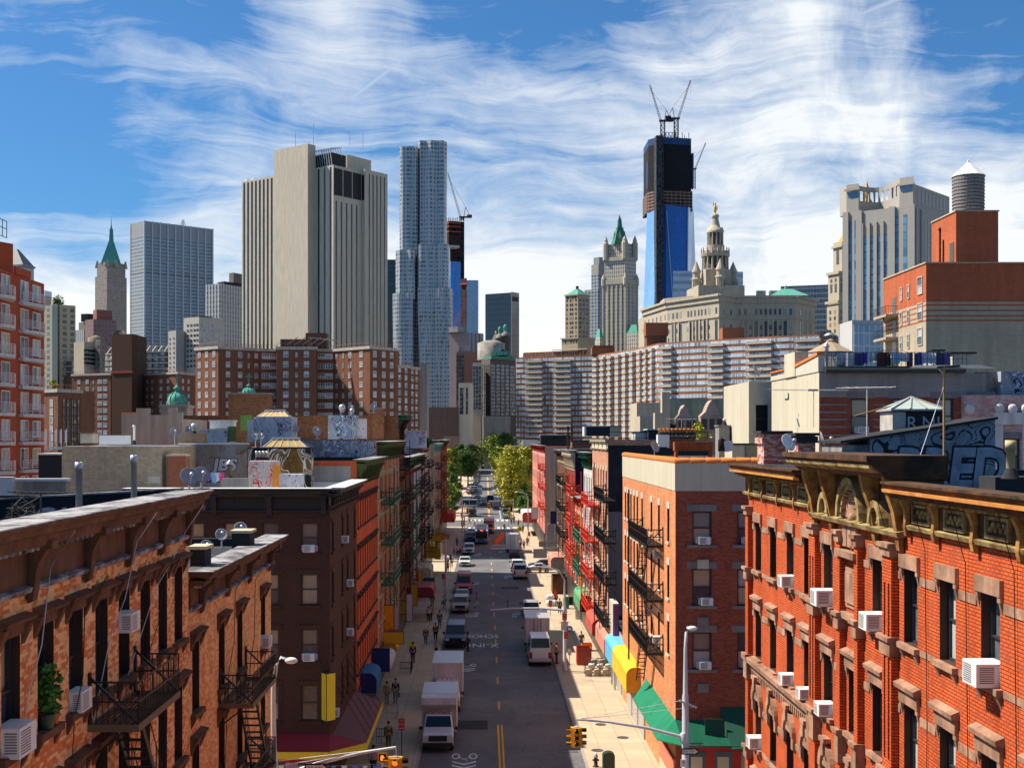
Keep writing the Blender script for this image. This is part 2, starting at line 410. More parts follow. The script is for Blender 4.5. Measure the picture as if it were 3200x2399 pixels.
# ---------------------------------------------------------------- world, sun, camera
sc.view_settings.view_transform='Standard';sc.view_settings.look='None';sc.view_settings.gamma=1;sc.view_settings.exposure=.84
SUN=Vector((-.60,.13,.785)).normalized()
el=math.asin(SUN.z);az=math.atan2(SUN.x,SUN.y)
sun=link(bpy.data.objects.new('sun',bpy.data.lights.new('sun','SUN')));sun.data.energy=4.6;sun.data.angle=R(.5);sun.data.color=(1,.90,.76)
sun.rotation_euler=(-SUN).to_track_quat('-Z','Y').to_euler()
w=bpy.data.worlds.new('World');sc.world=w;w.use_nodes=True;t=NT(w)
sky=t.n('ShaderNodeTexSky',sky_type='NISHITA',sun_disc=False,sun_elevation=el,sun_rotation=az,altitude=0,air_density=1.0,dust_density=.6,ozone_density=3.0)
d=(t.n('ShaderNodeTexCoord'),0);sp=t.n('ShaderNodeSeparateXYZ',{0: d});X,Y,Z=(sp,0),(sp,1),(sp,2)
AZ=t.math('ARCTAN2',X,Y)
def vec(a,b,c=0.0): return (t.n('ShaderNodeCombineXYZ',{0: a,1: b,2: c}),0)
flat_=vec(AZ,Z)
wob=t.n('ShaderNodeSeparateColor',{0: (t.n('ShaderNodeTexNoise',{'Vector': flat_,'Scale': 5.0,'Detail': 4}),1)})
dx=t.math('ADD',t.math('SUBTRACT',AZ,.27),t.math('MULTIPLY_ADD',(wob,0),.16,-.08));dz=t.math('ADD',t.math('SUBTRACT',Z,.17),t.math('MULTIPLY_ADD',(wob,1),.10,-.05))
r_=t.math('SQRT',t.math('ADD',t.math('MULTIPLY',dx,dx),t.math('MULTIPLY',dz,dz)));rs=t.math('ADD',r_,.10)
ux,uz=t.math('DIVIDE',dx,rs),t.math('DIVIDE',dz,rs)
n1=t.noise(vec(t.math('MULTIPLY',ux,2.3),t.math('MULTIPLY',uz,2.3),t.math('MULTIPLY',r_,3.2)),1.0,10,.58)
fib=(t.n('ShaderNodeMapping',{'Vector': vec(t.math('MULTIPLY_ADD',(wob,0),.10,AZ),t.math('MULTIPLY_ADD',(wob,1),.07,Z)),'Rotation': (0,0,R(24)),'Scale': (5.5,36,1),'Location': (1.3,.4,0)}),0)
n2=t.noise(fib,1.0,10,.66,dist=.9)
n3=t.noise(flat_,9.0,10,.62,dist=.4)
wis=t.math('ADD',t.math('MULTIPLY',n1,.56),t.math('ADD',t.math('MULTIPLY',n2,.42),t.math('MULTIPLY',n3,.14)))
low=t.math('SUBTRACT',1.0,t.math('DIVIDE',Z,.19),clamp=True)
near=t.math('SUBTRACT',1.0,t.math('DIVIDE',r_,.36),clamp=True)
wis=t.math('ADD',wis,t.math('ADD',t.math('MULTIPLY',low,.26),t.math('MULTIPLY',near,.10)))
def away(a0,z0,ra,rz,k):      # clear patches between the cloud bands
    p=t.math('ADD',t.math('POWER',t.math('DIVIDE',t.math('SUBTRACT',AZ,a0),ra),2.0),t.math('POWER',t.math('DIVIDE',t.math('SUBTRACT',Z,z0),rz),2.0))
    return t.math('MULTIPLY',t.math('SUBTRACT',1.0,p,clamp=True),-k)
for q in ((-.40,.19,.20,.085,.16),(.37,.305,.12,.09,.22),(.05,.335,.17,.07,.17),(-.22,.335,.10,.06,.10),(.40,.225,.08,.03,.10)): wis=t.math('ADD',wis,away(*q))
cl=t.ramp(wis,[(.47,(0,0,0)),(.57,(.40,)*3),(.71,(1,1,1))])
cl=t.math('MULTIPLY',cl,t.math('MULTIPLY_ADD',Y,1.6,.72,clamp=True))
def trail(a0,z0,a1,z1,w_):
    da,dz_=a1-a0,z1-z0;L2=da*da+dz_*dz_
    pa,pz=t.math('SUBTRACT',AZ,a0),t.math('SUBTRACT',Z,z0);h=t.math('DIVIDE',t.math('ADD',t.math('MULTIPLY',pa,da),t.math('MULTIPLY',pz,dz_)),L2,clamp=True)
    ea,ez=t.math('SUBTRACT',pa,t.math('MULTIPLY',h,da)),t.math('SUBTRACT',pz,t.math('MULTIPLY',h,dz_));dist=t.math('SQRT',t.math('ADD',t.math('MULTIPLY',ea,ea),t.math('MULTIPLY',ez,ez)))
    return t.math('MULTIPLY',t.math('SUBTRACT',1.0,t.math('DIVIDE',dist,t.math('MULTIPLY',n3,w_*1.7)),clamp=True),.5)
for q in ((.262,.298,.322,.315,.0055),(.35,.335,.41,.352,.004),(.0,.334,.03,.347,.005),(-.105,.258,-.062,.288,.005)): cl=t.math('MAXIMUM',cl,trail(*q))
hz=t.math('POWER',t.math('SUBTRACT',1.0,Z,clamp=True),9.0)
SKYC=t.mix(1.0,(sky,0),SKYT,'MULTIPLY')
cloudc=t.mix(hz,(8.6,9.0,9.3),(10.2,9.8,8.9))
c=t.mix(t.math('MULTIPLY',cl,.95),SKYC,cloudc)
bg=t.n('ShaderNodeBackground',{'Color': c,'Strength': .062});t.n('ShaderNodeOutputWorld',{'Surface': (bg,0)})
cam=link(bpy.data.objects.new('camera',bpy.data.cameras.new('camera')));sc.camera=cam
cam.data.sensor_width=36;cam.data.sensor_fit='HORIZONTAL';cam.data.lens=F/3200*36
cam.data.shift_x=(1600-U0)/3200;cam.data.shift_y=(V0-1199.5)/3200
cam.location=(0,0,CH);cam.rotation_euler=(R(90),0,0);cam.data.clip_start=.5;cam.data.clip_end=20000
sc.cycles.max_bounces=6;sc.cycles.diffuse_bounces=4;sc.cycles.caustics_reflective=False;sc.cycles.caustics_refractive=False
sc.cycles.use_adaptive_sampling=True;sc.cycles.adaptive_threshold=.02;sc.cycles.use_denoising=True;sc.cycles.sample_clamp_indirect=6
# ---------------------------------------------------------------- ground, street
ASPH=MATS['asphalt']=None
def asphalt():
    m,t=newmat('asphalt');g=(t.n('ShaderNodeNewGeometry'),0)
    a=t.noise(t.scalev(g,(1.0,.12,1)),.9,6,.65);b2=t.noise(g,14,3,.8);c_=t.noise(g,.16,5,.6)
    base=t.mix(a,(.095,.095,.104),(.15,.148,.155))
    base=t.mix(t.ramp(c_,[(.45,(0,0,0)),(.62,(.55,)*3)]),base,(.20,.195,.19))
    f=t.math('MULTIPLY_ADD',b2,.5,.75)
    base=t.mix(1.0,base,(t.n('ShaderNodeCombineColor',{0: f,1: f,2: f}),0),'MULTIPLY')
    oil=t.noise(t.scalev(g,(.8,.35,1)),1.0,6,.75)      # oil, worn paint and sealed cracks
    base=t.mix(t.ramp(oil,[(.60,(0,0,0)),(.70,(.6,)*3)]),base,(.045,.045,.05));wear=t.noise(t.scalev(g,(.5,2.2,1)),1.3,7,.8)
    base=t.mix(t.ramp(wear,[(.66,(0,0,0)),(.74,(.5,)*3)]),base,(.24,.23,.2))
    cr=t.noise(t.scalev(g,(.5,.22,1)),1.0,9,.7);base=t.mix(t.math('MULTIPLY',t.math('LESS_THAN',t.math('ABSOLUTE',t.math('SUBTRACT',cr,.5)),.0035),.7),base,(.03,.03,.033))
    t.out(base,.85,0,.25,bump=b2,bstr=.2);MATS['asphalt']=m;return m
ASPH=asphalt()
def paving():
    m,t=newmat('concrete flags');g=(t.n('ShaderNodeNewGeometry'),0)
    b_=t.n('ShaderNodeTexBrick',{'Vector': g,'Scale': 1.0,'Color1': (.52,.42,.29,1),'Color2': (.45,.36,.25,1),'Mortar': (.26,.21,.16,1),'Mortar Size': .02,'Brick Width': 1.5,'Row Height': 1.5,'Bias': 0.});b_.offset=0
    n_=t.noise(g,.5,7,.7);n2_=t.noise(g,6,4,.7)
    c_=t.mix(t.ramp(n_,[(.4,(0,0,0)),(.7,(.5,)*3)]),(b_,0),(.33,.28,.22))
    c_=t.mix(t.ramp(n2_,[(.62,(0,0,0)),(.72,(.5,)*3)]),c_,(.16,.14,.13))
    t.out(c_,.85,0,.2,bump=n2_,bstr=.15);return m
PAVE=paving()
PAINT=wall('road paint',(.78,.78,.76),(.42,.42,.42),.6,0,2.0);PAINTY=wall('yellow road paint',(.80,.45,.03),(.5,.3,.05),.6,0,2.0)
DIRT=wall('city ground',(.16,.15,.14),(.11,.11,.11),.7,0,.05)
b=MB();ys=[-200,285,285+8.5/.024,9000]
for i in range(3): b.quad((-7000,ys[i],gz(ys[i])-.02),(7000,ys[i],gz(ys[i])-.02),(7000,ys[i+1],gz(ys[i+1])-.02),(-7000,ys[i+1],gz(ys[i+1])-.02))
b.build('ground',DIRT,kind='structure')
def strip(b,x0,x1,y0,y1,dz,kerb=0):
    cuts=[y0]+[y for y in (285,285+8.5/.024) if y0 < y < y1]+[y1]
    for a,c_ in zip(cuts,cuts[1:]):
        za,zc_=gz(a)+dz,gz(c_)+dz
        b.quad((x0,a,za),(x1,a,za),(x1,c_,zc_),(x0,c_,zc_))
        if kerb:
            b.quad((x0,c_,zc_),(x0,c_,zc_-kerb),(x0,a,za-kerb),(x0,a,za));b.quad((x1,a,za),(x1,a,za-kerb),(x1,c_,zc_-kerb),(x1,c_,zc_))
    if kerb:
        b.quad((x0,y0,gz(y0)+dz),(x0,y0,gz(y0)+dz-kerb),(x1,y0,gz(y0)+dz-kerb),(x1,y0,gz(y0)+dz))
        b.quad((x1,y1,gz(y1)+dz),(x1,y1,gz(y1)+dz-kerb),(x0,y1,gz(y1)+dz-kerb),(x0,y1,gz(y1)+dz))
KL,KR=-4.13,6.26;WL,WR=-8.7,10.8;MID=1.08
b=MB();strip(b,KL-.5,KR+.5,-60,660,0);b.build('road',ASPH,kind='structure')
for nm,xa,xb,y0,y1 in (('cross_street',-300,KL-.5,55.5,67.5),('cross_street',KR+.5,300,55.5,67.5),('cross_street',-300,KL-.5,289,303),('cross_street',KR+.5,300,289,303),('parking_lot',-60,KL-.5,192,212),('parking_lot',KR+.5,40,188,224)):
    b=MB();strip(b,xa,xb,y0,y1,-.004);b.build(nm,ASPH if nm == 'cross_street' else PAVE,kind='structure')
def walk(y0,y1,side):
    b=MB()
    if side < 0: strip(b,WL-22,KL,y0,y1,.13,.14)
    else: strip(b,KR,WR+22,y0,y1,.13,.14)
    b.build('pavement',PAVE,kind='structure')
for y0,y1 in ((-40,55),(68,191.5),(212.5,288),(304,640)): walk(y0,y1,-1)
for y0,y1 in ((-40,55),(68,187.5),(224.5,288),(304,640)): walk(y0,y1,1)
KERB=wall('granite kerb',(.34,.31,.27),(.24,.22,.2),.6,0,1.)
for sx,segs in ((KL,((68,191.5),(212.5,288))),(KR,((68,187.5),(224.5,288)))):
    for y0,y1 in segs:
        b=MB();o_=.16 if sx > 0 else -.16;b.box(min(sx-.003*(1 if sx>0 else -1),sx+o_),y0-.003,0,max(sx-.003*(1 if sx>0 else -1),sx+o_),y1+.003,.134);b.build('kerb',KERB,kind='structure')
def mark(nm,mat,rects,dz=.004):
    b=MB()
    for x0,x1,y0,y1 in rects: strip(b,x0,x1,y0,y1,dz)
    return b.build(nm,mat,kind='structure')
mark('road_markings',PAINTY,[(MID-.07,MID+.07,106.5+9.9*k-1.5,106.5+9.9*k+1.5) for k in range(-1,18)])
mark('road_markings',PAINTY,[(MID-.2,MID-.08,60,90),(MID+.06,MID+.18,60,90)])
mark('road_markings',PAINTY,[(MID-.25,MID-.1,308,500),(MID+.05,MID+.2,308,500)])
mark('road_markings',PAINT,[(KL+.4+1.1*k,KL+.95+1.1*k,284.5,288) for k in range(9)]+[(KL+.4+1.1*k,KL+.95+1.1*k,304,307.5) for k in range(9)]+[(KL+.4,KR-.4,282.3,282.8),(KL+.4,KR-.4,309.5,310)])
mark('road_markings',PAINT,[(KL+.4+1.1*k,KL+.95+1.1*k,yy,yy+3) for yy in (376,428) for k in range(9)])
mark('road_markings',PAINT,[(MID+.3,KR-.3,232.5,233.6),(KR-2.4,KR-2.28,310,420)])
for body,x,y,sz,rz,sx,sy in (('SCHOOL',-.62,130.3,1.05,math.pi,.78,2.5),('X-ING',-.42,124.6,1.05,math.pi,1.0,2.5),('XING',3.1,240,1.0,0,1.15,3.2),('SCHOOL',3.1,234.9,1.0,0,.8,2)):
    tx=text(body,sz*1.25,PAINT,(x,y,gz(y)+.006),(0,0,rz),None,'road_markings',sx);tx.scale=(sx,sy,1);tx['kind']='structure'
def sharrow(x,y,fl):
    b=MB();s=-1 if fl else 1
    for k in (0,.9):
        for q in (-1,1):
            p=[(x,y+s*(1.6+k)),(x+q*.75,y+s*(.9+k)),(x+q*.75,y+s*(.6+k)),(x,y+s*(1.25+k))]
            if q*s > 0: p=p[::-1]
            b.poly([(a,c_,.005) for a,c_ in p])
    for q in (-1,1):
        ring=[(x+q*.55+.28*math.cos(i*.524),y-s*.6+.75*math.sin(i*.524)) for i in range(12)];r2=[(x+q*.55+.19*math.cos(i*.524),y-s*.6+.5*math.sin(i*.524)) for i in range(12)]
        for i in range(12): j=(i+1) % 12;b.quad(*[(p_[0],p_[1],.005) for p_ in (ring[i],ring[j],r2[j],r2[i])])
    b.add([(x-.5,y-s*.6,.005),(x-.42,y-s*.6,.005),(x+.24,y+s*.5,.005),(x+.14,y+s*.5,.005)],((0,1,2,3),));b.add([(x+.5,y-s*.6,.005),(x+.58,y-s*.6,.005),(x-.1,y+s*.3,.005),(x-.2,y+s*.3,.005)],((0,1,2,3),))
    b.build('road_markings',PAINT,kind='structure')
for a in ((-1.6,113,1),(-1.5,146.5,1),(3.9,145,0),(-1.55,178,1),(3.6,185,0),(-1.3,80.5,1),(-1.4,222,1),(3.3,226,0)): sharrow(*a)
PATCH=wall('asphalt patch',(.045,.045,.05),(.03,.03,.032),.6,0,1.)
b=MB();strip(b,-2.6,.2,88.5,91.4,.003);b.build('road_patch',PATCH,kind='structure')
b=MB();strip(b,2.2,4.6,171,173.4,.003);b.build('road_patch',PATCH,kind='structure')
IRON=plain('cast iron',(.08,.075,.07),.6,.3)
for x,y,z,where in ((1.6,160,0,'mid lane beside the centre dashes'),(-.6,168,0,'left lane near the tan shirted walker'),(.9,98.5,0,'in front of the white truck'),(8.2,89.5,.13,'on the sunny pavement further up of a pair'),(9.35,85.6,.13,'on the sunny pavement near the green awning'),(7.3,82.1,.13,'rusty, close to the kerb by the hydrant')):
    b=MB();b.lathe((0,0,0),[(.40,0),(.40,.012),(.34,.014),(.33,.008),(0.001,.008)],24);tag(b.build('manhole_cover',IRON,loc=(x,y,z+.002)),'round iron manhole cover '+where,'manhole cover','manhole covers')
b=MB();b.box(0,0,0,1.3,.05,.012);b.box(0,.85,0,1.3,.9,.012)
for k in range(9): b.box(.06+k*.14,.05,0,.13+k*.14,.85,.012)
tag(b.build('storm_drain',IRON,loc=(4.75,82.0,.004)),'barred iron storm drain grate in the gutter under the traffic light','drain grate')
# ---------------------------------------------------------------- small fittings used all over
def shell(b,w_,d_,zt,holesR=None,holesL=None,depth=.2,par=.5,mi=0,z0=0,roof=1,bulk=.3,mj=None):
    """walls of a block w_ along x and d_ along y, with parapet and roof deck; R and L faces pierced"""
    pierced(b,'R',0,0,w_,z0,zt,holesR or [],depth,mi,mj);pierced(b,'L',0,0,d_,z0,zt,holesL or [],depth,mi,mj)
    b.quad((w_,0,z0),(w_,d_,z0),(w_,d_,zt),(w_,0,zt),mi);b.quad((w_,d_,z0),(0,d_,z0),(0,d_,zt),(w_,d_,zt),mi)
    k=bulk;zr=zt-par
    for a,c_,e,f_ in (((0,0),(w_,0),(w_-k,k),(k,k)),((w_,0),(w_,d_),(w_-k,d_-k),(w_-k,k)),((w_,d_),(0,d_),(k,d_-k),(w_-k,d_-k)),((0,d_),(0,0),(k,k),(k,d_-k))):
        b.quad((*a,zt),(*c_,zt),(*e,zt),(*f_,zt),roof);b.quad((*f_,zt),(*e,zt),(*e,zr),(*f_,zr),roof)
    b.quad((k,k,zr),(w_-k,k,zr),(w_-k,d_-k,zr),(k,d_-k,zr),roof)
def onface(face,c,s,d,z): return (s,c+d,z) if face == 'R' else (c+d,s,z)
def runprof(b,face,c,s0,s1,prof,mi=0):
    """moulding: (outward, z) profile swept along a face from s0 to s1"""
    pts=[onface(face,c,s0,-o,z) for o,z in prof];v=(s1-s0,0,0) if face == 'R' else (0,s1-s0,0)
    if face == 'L': pts=pts[::-1]
    b.extr(pts,v,mi)
def cornice(B,face,c,s0,s1,zt,h,proj,mats,brs,bw=.22,dent=True,panels=None,rk=.62):
    """bracketed metal cornice; brs: bracket positions; returns the part"""
    b=MB()
    runprof(b,face,c,s0-proj*.0,s1,[(0,zt-.10),(proj*.86,zt-.22),(proj*.9,zt-.12),(proj,zt-.06),(proj,zt),(0,zt)])
    runprof(b,face,c,s0,s1,[(.0,zt-.36*h),(proj*.62,zt-.36*h),(proj*.70,zt-.25),(.0,zt-.24)])
    runprof(b,face,c,s0,s1,[(.004,zt-h),(.05,zt-h),(.05,zt-.37*h),(.004,zt-.37*h)])
    runprof(b,face,c,s0,s1,[(0,zt-h-.10),(.14,zt-h-.06),(.18,zt-h+.04),(0,zt-h+.08)],1)
    if dent:
        n=int((s1-s0)/.32)
        for i in range(n):
            s=s0+(i+.3)*(s1-s0)/n
            runprof(b,face,c,s,s+.14,[(proj*.2,zt-.43*h),(proj*.45,zt-.43*h),(proj*.45,zt-.365*h),(proj*.2,zt-.365*h)],1)
    o=B.part(b,'cornice',mats)
    for s in brs:
        q=MB();r0=proj*rk
        runprof(q,face,c,s-bw/2,s+bw/2,[(.06,zt-h-.28),(.16,zt-h-.22),(.2,zt-h-.02),(r0*.52,zt-h+.25*h),(r0*.62,zt-h+.38*h),(r0,zt-.40*h),(r0+.05,zt-.31*h),(r0,zt-.25),(.06,zt-.25)])
        runprof(q,face,c,s-bw*.75,s+bw*.75,[(r0*.72,zt-.42*h),(r0+.10,zt-.42*h),(r0+.10,zt-.30*h),(r0*.72,zt-.30*h)])
        q.build('bracket',[mats[1] if len(mats) < 3 else mats[2]],o)
    if panels:
        for s in panels:
            q=MB();a,e=s-.62,s+.62;za,zb=zt-h+.12,zt-.48*h
            for aa,ee,z0_,z1_ in ((a,e,za,za+.07),(a,e,zb-.07,zb),(a,a+.08,za+.07,zb-.07),(e-.08,e,za+.07,zb-.07)): runprof(q,face,c,aa,ee,[(.052,z0_),(.13,z0_),(.13,z1_),(.052,z1_)])
            for k in range(7):      # leaf scrolls in the frieze
                cs=a+.2+k*.14;zz=(za+zb)/2+(.05 if k % 2 else -.05)
                ctr=onface(face,c,cs,-.06,zz);q.ball(ctr,.085,7,4,0,(.7,1,.9) if face == 'L' else (1,.7,.9))
            q.build('frieze_panel',mats[1],o)
    return o
def world_on(B,face,c,s,z,d=0):
    l=onface(face,c,s,-d,z);p=B.W(l[0],l[1]);return (p[0],p[1],B.z0+z),B.o.rotation_euler.z+(0 if face == 'R' else -math.pi/2)
AC=None
def aircon(B,face,c,s,z,label,sc_=1.0,out=.38):
    """window unit: cabinet, louvred back, panel - sits on a sill, so it stays a thing of its own"""
    global AC
    p,rz=world_on(B,face,c,s,z,0);S3=(sc_,sc_*out/.42,sc_)
    if AC is None:
        AC=thing('air_conditioner','x','air conditioner',p,rz,'window air conditioners')
        b=MB();b.box(-.34,-.42,0,.34,.18,.44);b.build('cabinet',WHITE,AC)
        b=MB()
        for k in range(9): b.box(-.29,-.428,.05+k*.04,.10,-.42,.068+k*.04)
        b.build('grille',plain('ac grille',(.16,.17,.17),.6),AC)
        b=MB();
        for sx in (-1,1):
            for k in range(8): b.quad((sx*.345,-.36,.08+k*.04),(sx*.345,-.08,.08+k*.04),(sx*.345,-.08,.10+k*.04),(sx*.345,-.36,.10+k*.04))
        b.build('side_louvre',MATS['ac grille'],AC)
        b=MB();b.box(-.48,.05,0,-.345,.08,.40);b.box(.345,.05,0,.48,.08,.40);b.build('side_panel',plain('ac side panel',(.55,.54,.5),.6),AC)
        AC['label']=label;AC.scale=S3;return AC
    return dup(AC,p,rz,label,scale=S3)
def fire_escape(B,face,c,s0,s1,zs,label,mat,depth=1.05,stair=True,drop=None,rungs=.26,beam=None,ends=None,name='fire_escape',slat=.1,bal=.13,group='fire escapes on the tenements',k_=1.0):
    """iron balconies one above the other: slatted platform, railing, braces, slanting stair"""
    p,rz=world_on(B,face,c,s0,0);w_=s1-s0
    T=thing(name,label,'fire escape',p,rz,group);flip=face == 'L'
    pm=MB();n=int(w_/slat)
    for i in range(int(depth/slat)): pm.box(.05,-.06-i*slat-slat*.6,-.02,w_-.05,-.06-i*slat,0)
    for x in np.linspace(.03,w_-.03,max(3,int(w_/1.2))): pm.box(x-.02,-depth,-.07,x+.02,0,-.021)
    pme=pm.mesh('platform',mat)
    bm_=MB();bm_.box(0,-depth-.03,-.13,w_,-depth,.03);bm_.box(0,-.05,-.13,w_,-.01,.03);bm_.box(-.03,-depth-.03,-.13,0,0,.03);bm_.box(w_,-depth-.03,-.13,w_+.03,0,.03)
    bme=bm_.mesh('beam',beam or mat)
    rm=MB();hh=.95;r_=.018*k_;e_=.008*k_
    for z in (hh,hh*.55): rm.box(0,-depth-r_,z-r_,w_,-depth+r_,z+r_);rm.box(-r_,-depth,z-r_,r_,0,z+r_);rm.box(w_-r_,-depth,z-r_,w_+r_,0,z+r_)
    for x in np.arange(0,w_+.01,bal): rm.box(x-e_,-depth-e_,0,x+e_,-depth+e_,hh)
    for y in np.arange(-depth,0,bal):
        for x in (0,w_): rm.box(x-e_,y-e_,0,x+e_,y+e_,hh)
    rme=rm.mesh('railing',mat)
    br=MB()
    for x in (.05,w_-.05): br.bar((x,-.03,hh+.1),(x,-depth,.02),.05,.05);br.bar((x,-.02,-.75),(x,-depth*.75,-.1),.045,.045);br.box(x-.05,-.06,-.1,x+.05,-.005,hh+.2)
    bre=br.mesh('brace',mat)
    for i,z in enumerate(zs):
        inst('platform',pme,T,(0,0,z));inst('beam',bme,T,(0,0,z));inst('railing',rme,T,(0,0,z));inst('brace',bre,T,(0,0,z))
        zl=zs[i+1] if i+1 < len(zs) else drop
        if stair and zl is not None:
            st=MB();run=min(w_-.6,(z-zl)*.8);a=(.5,0);x0,x1=(w_*.5-run/2,w_*.5+run/2)
            if (i % 2 == 1) ^ flip: x0,x1=x1,x0
            for y in (-.45,-depth+.08):
                st.bar((x0,y,z),(x1,y,zl+.05),.05,.16);st.tube([(x0,y,z+.8),(x1,y,zl+.85)],.015*k_,4)
                for k in range(1,4): f_=k/4;st.bar((x0+(x1-x0)*f_,y,z+(zl-z)*f_),(x0+(x1-x0)*f_,y,z+(zl-z)*f_+.8),.02,.02)
            nn=int((z-zl)/rungs)
            for k in range(1,nn):
                f_=k/nn;xx=x0+(x1-x0)*f_;zz=z+(zl-z)*f_;st.box(xx-.09,-depth+.08,zz-.015,xx+.09,-.45,zz+.015)
            st.build('stair',mat,T)
    if k_ > 1:      # straight gooseneck ladder and uprights tie the balconies together
        ld=MB()
        for x in (.25,.65): ld.box(x-.03,-depth-.06,zs[-1]-2,x+.03,-depth,zs[0]+3)
        for j in range(int((zs[0]-zs[-1]+5)/.4)): ld.box(.25,-depth-.05,zs[-1]-1.9+j*.4,.65,-depth-.01,zs[-1]-1.86+j*.4)
        ld.box(w_-.05,-depth-.04,zs[-1],w_,-depth+.01,zs[0]+.9);ld.build('ladder',mat,T)
    return T
# ---------------------------------------------------------------- the orange brick corner tenement on this side of the crossing
BR_O=brick('peeling orange brick',(.72,.16,.04),(.80,.26,.07),(.38,.24,.12),(.86,.54,.25),.9,1.1,pcon=.07,streak=.22)
BR_O2=brick('bright orange brick',(.78,.24,.07),(.86,.35,.11),(.48,.3,.15),(.88,.55,.26),.7,1.3,pcon=.1,streak=.2)
JAMBSHADE=plain('painted jamb shade',(.05,.022,.015),.8)  # brick reveals darkened in the colour itself, standing in for their shade
BROWN=wall('brown painted tin',(.20,.095,.05),(.09,.05,.035),.8,.5,1.1)
LEAD=wall('lead flashing',(.40,.39,.40),(.07,.065,.065),.95,.2,1.3,contrast=.09)
STYLES['L1']=dict(frame=DARKFRAME,pane=GLASSD,rec=.22,fw=.07,sill=BROWN,lintel=BROWN,lt='hood',lo=.24,ld=.2,lh=.38,over=.22,sd=.16,sh=.15,sbr=1)
def left_near(Ya,Yb,zt,cys,rows,w_,h_,mat,label,brs,ch=1.3,proj=.72,par=.95):
    B=Bld('brick_tenement',label,(WL,Ya),0,0,'building','tenements along the street')
    L=Yb-Ya;holes=B.grid('R',0,[y-Ya for y in cys],rows,w_,h_,'L1')
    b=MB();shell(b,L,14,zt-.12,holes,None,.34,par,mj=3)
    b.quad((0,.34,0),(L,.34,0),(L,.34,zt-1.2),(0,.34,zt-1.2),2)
    B.part(b,'wall',[mat,TAR,plain('dark interior',(.01,.01,.012),.9),JAMBSHADE])
    cornice(B,'R',0,0,L,zt,ch,proj,[BROWN,LEAD,BROWN],[y-Ya for y in brs],.26,True,None)
    b=MB();runprof(b,'R',0,-.02,L+.02,[(-.25,zt+.004),(proj+.03,zt+.004),(proj+.03,zt+.03),(-.25,zt+.03)]);B.part(b,'coping',LEAD)
    B.windows();return B
rowsA=[14.65,11.25,7.85,4.45]
L1=left_near(12,37.1,18.85,[14.0,15.85,17.7,19.55,21.4,23.2,25.05,26.9,28.7,30.5,32.4,34.15,35.9],rowsA,.92,2.1,BR_O,'long orange brick tenement with peeling paint and a brown bracketed cornice',[13.3,16.9,20.4,24.0,27.4,30.6,33.7,36.7])
L1b=left_near(37.13,51.4,16.45,[38.05,41.8,44.9,49.6],[12.2,9.1,6.0,2.9],.95,2.1,BR_O2,'lower orange brick tenement on the corner with black chimney stacks on its roof',[38.4,42.3,46.2,50.6],1.1,.7,.3)
MET=plain('black iron paint',(.014,.013,.013),.5)
BRONZE=plain('rusted beam',(.16,.10,.06),.7)
fire_escape(L1,'R',0,15.7,19.4,[14.1,10.7,7.3],'black iron fire escape in front of the peeling orange brick wall beside two air conditioners',MET,1.1,beam=BRONZE,drop=4)
fire_escape(L1b,'R',0,4.2,8.8,[11.7,8.6,5.5],'black iron fire escape with a long stair on the lower corner tenement',MET,1.1,beam=BRONZE,drop=3)
aircon(L1,'R',0,11.15,14.62,'large white air conditioner at the bottom of the orange wall, closest to the picture edge',1.25,.27)
aircon(L1,'R',0,14.9,14.62,'white air conditioner between the potted plant and the fire escape on the orange wall',1.0,.24)
aircon(L1,'R',0,18.5,15.75,'white air conditioner in the window right above the near fire escape railing',1.05,.27)
aircon(L1b,'R',0,12.45,12.2,'white air conditioner in the last window of the lower corner tenement by the lamp post',1.0,.3)
# potted plant on the second sill
LEAF=plain('leaf green',(.05,.17,.02),.6,0,.3,.5,9.);LEAFY=plain('yellow green leaf',(.24,.26,.02),.65,0,.3,.5,3.);LEAFD=plain('dark leaf',(.04,.10,.018),.65,0,.3,.5,3.)
def leaves(b,c,r,n,size,rr,sq=(1,1,1)):
    for _ in range(n):
        while True:
            p=Vector((rr.uniform(-1,1),rr.uniform(-1,1),rr.uniform(-1,1)))
            if p.length < 1: break
        p=p*(.45+.55*rr.random()**.5) if p.length < .5 else p
        q=(c[0]+p.x*r*sq[0],c[1]+p.y*r*sq[1],c[2]+p.z*r*sq[2]);s=size*rr.uniform(.6,1.3)
        a=Vector((rr.uniform(-1,1),rr.uniform(-1,1),rr.uniform(-.6,.6))).normalized();d2=a.cross(Vector((rr.uniform(-1,1),rr.uniform(-1,1),rr.uniform(-1,1)))).normalized()
        b.quad(*[tuple(Vector(q)+a*i*s+d2*j*s*.55) for i,j in ((-1,0),(0,-1),(1,0),(0,1))])
T=thing('potted_plant','bushy green plant in a dark pot on a brown window sill of the orange wall','potted plant',(WL+.02,25.05,14.66))
b=MB();b.lathe((0,0,0),[(.13,0),(.17,.26),(.19,.28),(.16,.28),(.14,.25)],12);b.build('pot',plain('green pot',(.05,.09,.05),.5),T)
b=MB()
for k in range(9): b.tube([(0,0,.25),(rnd.uniform(-.1,.1),rnd.uniform(-.15,.15),.7),(rnd.uniform(-.2,.2),rnd.uniform(-.3,.3),1.15)],.008,4)
b.build('stem',LEAF,T)
b=MB();leaves(b,(.02,0,.78),.5,420,.07,rnd,(.55,.75,1));b.build('foliage',LEAF,T)
T=thing('flower_pot','small orange pot beside the bushy plant on the same sill','flower pot',(WL+.05,25.42,14.66));b=MB();b.lathe((0,0,0),[(.07,0),(.1,.2),(.11,.21),(.09,.21)],12);b.build('pot',plain('terracotta',(.5,.14,.04),.7),T);b=MB();leaves(b,(0,0,.3),.16,60,.05,rnd);b.build('foliage',LEAF,T)
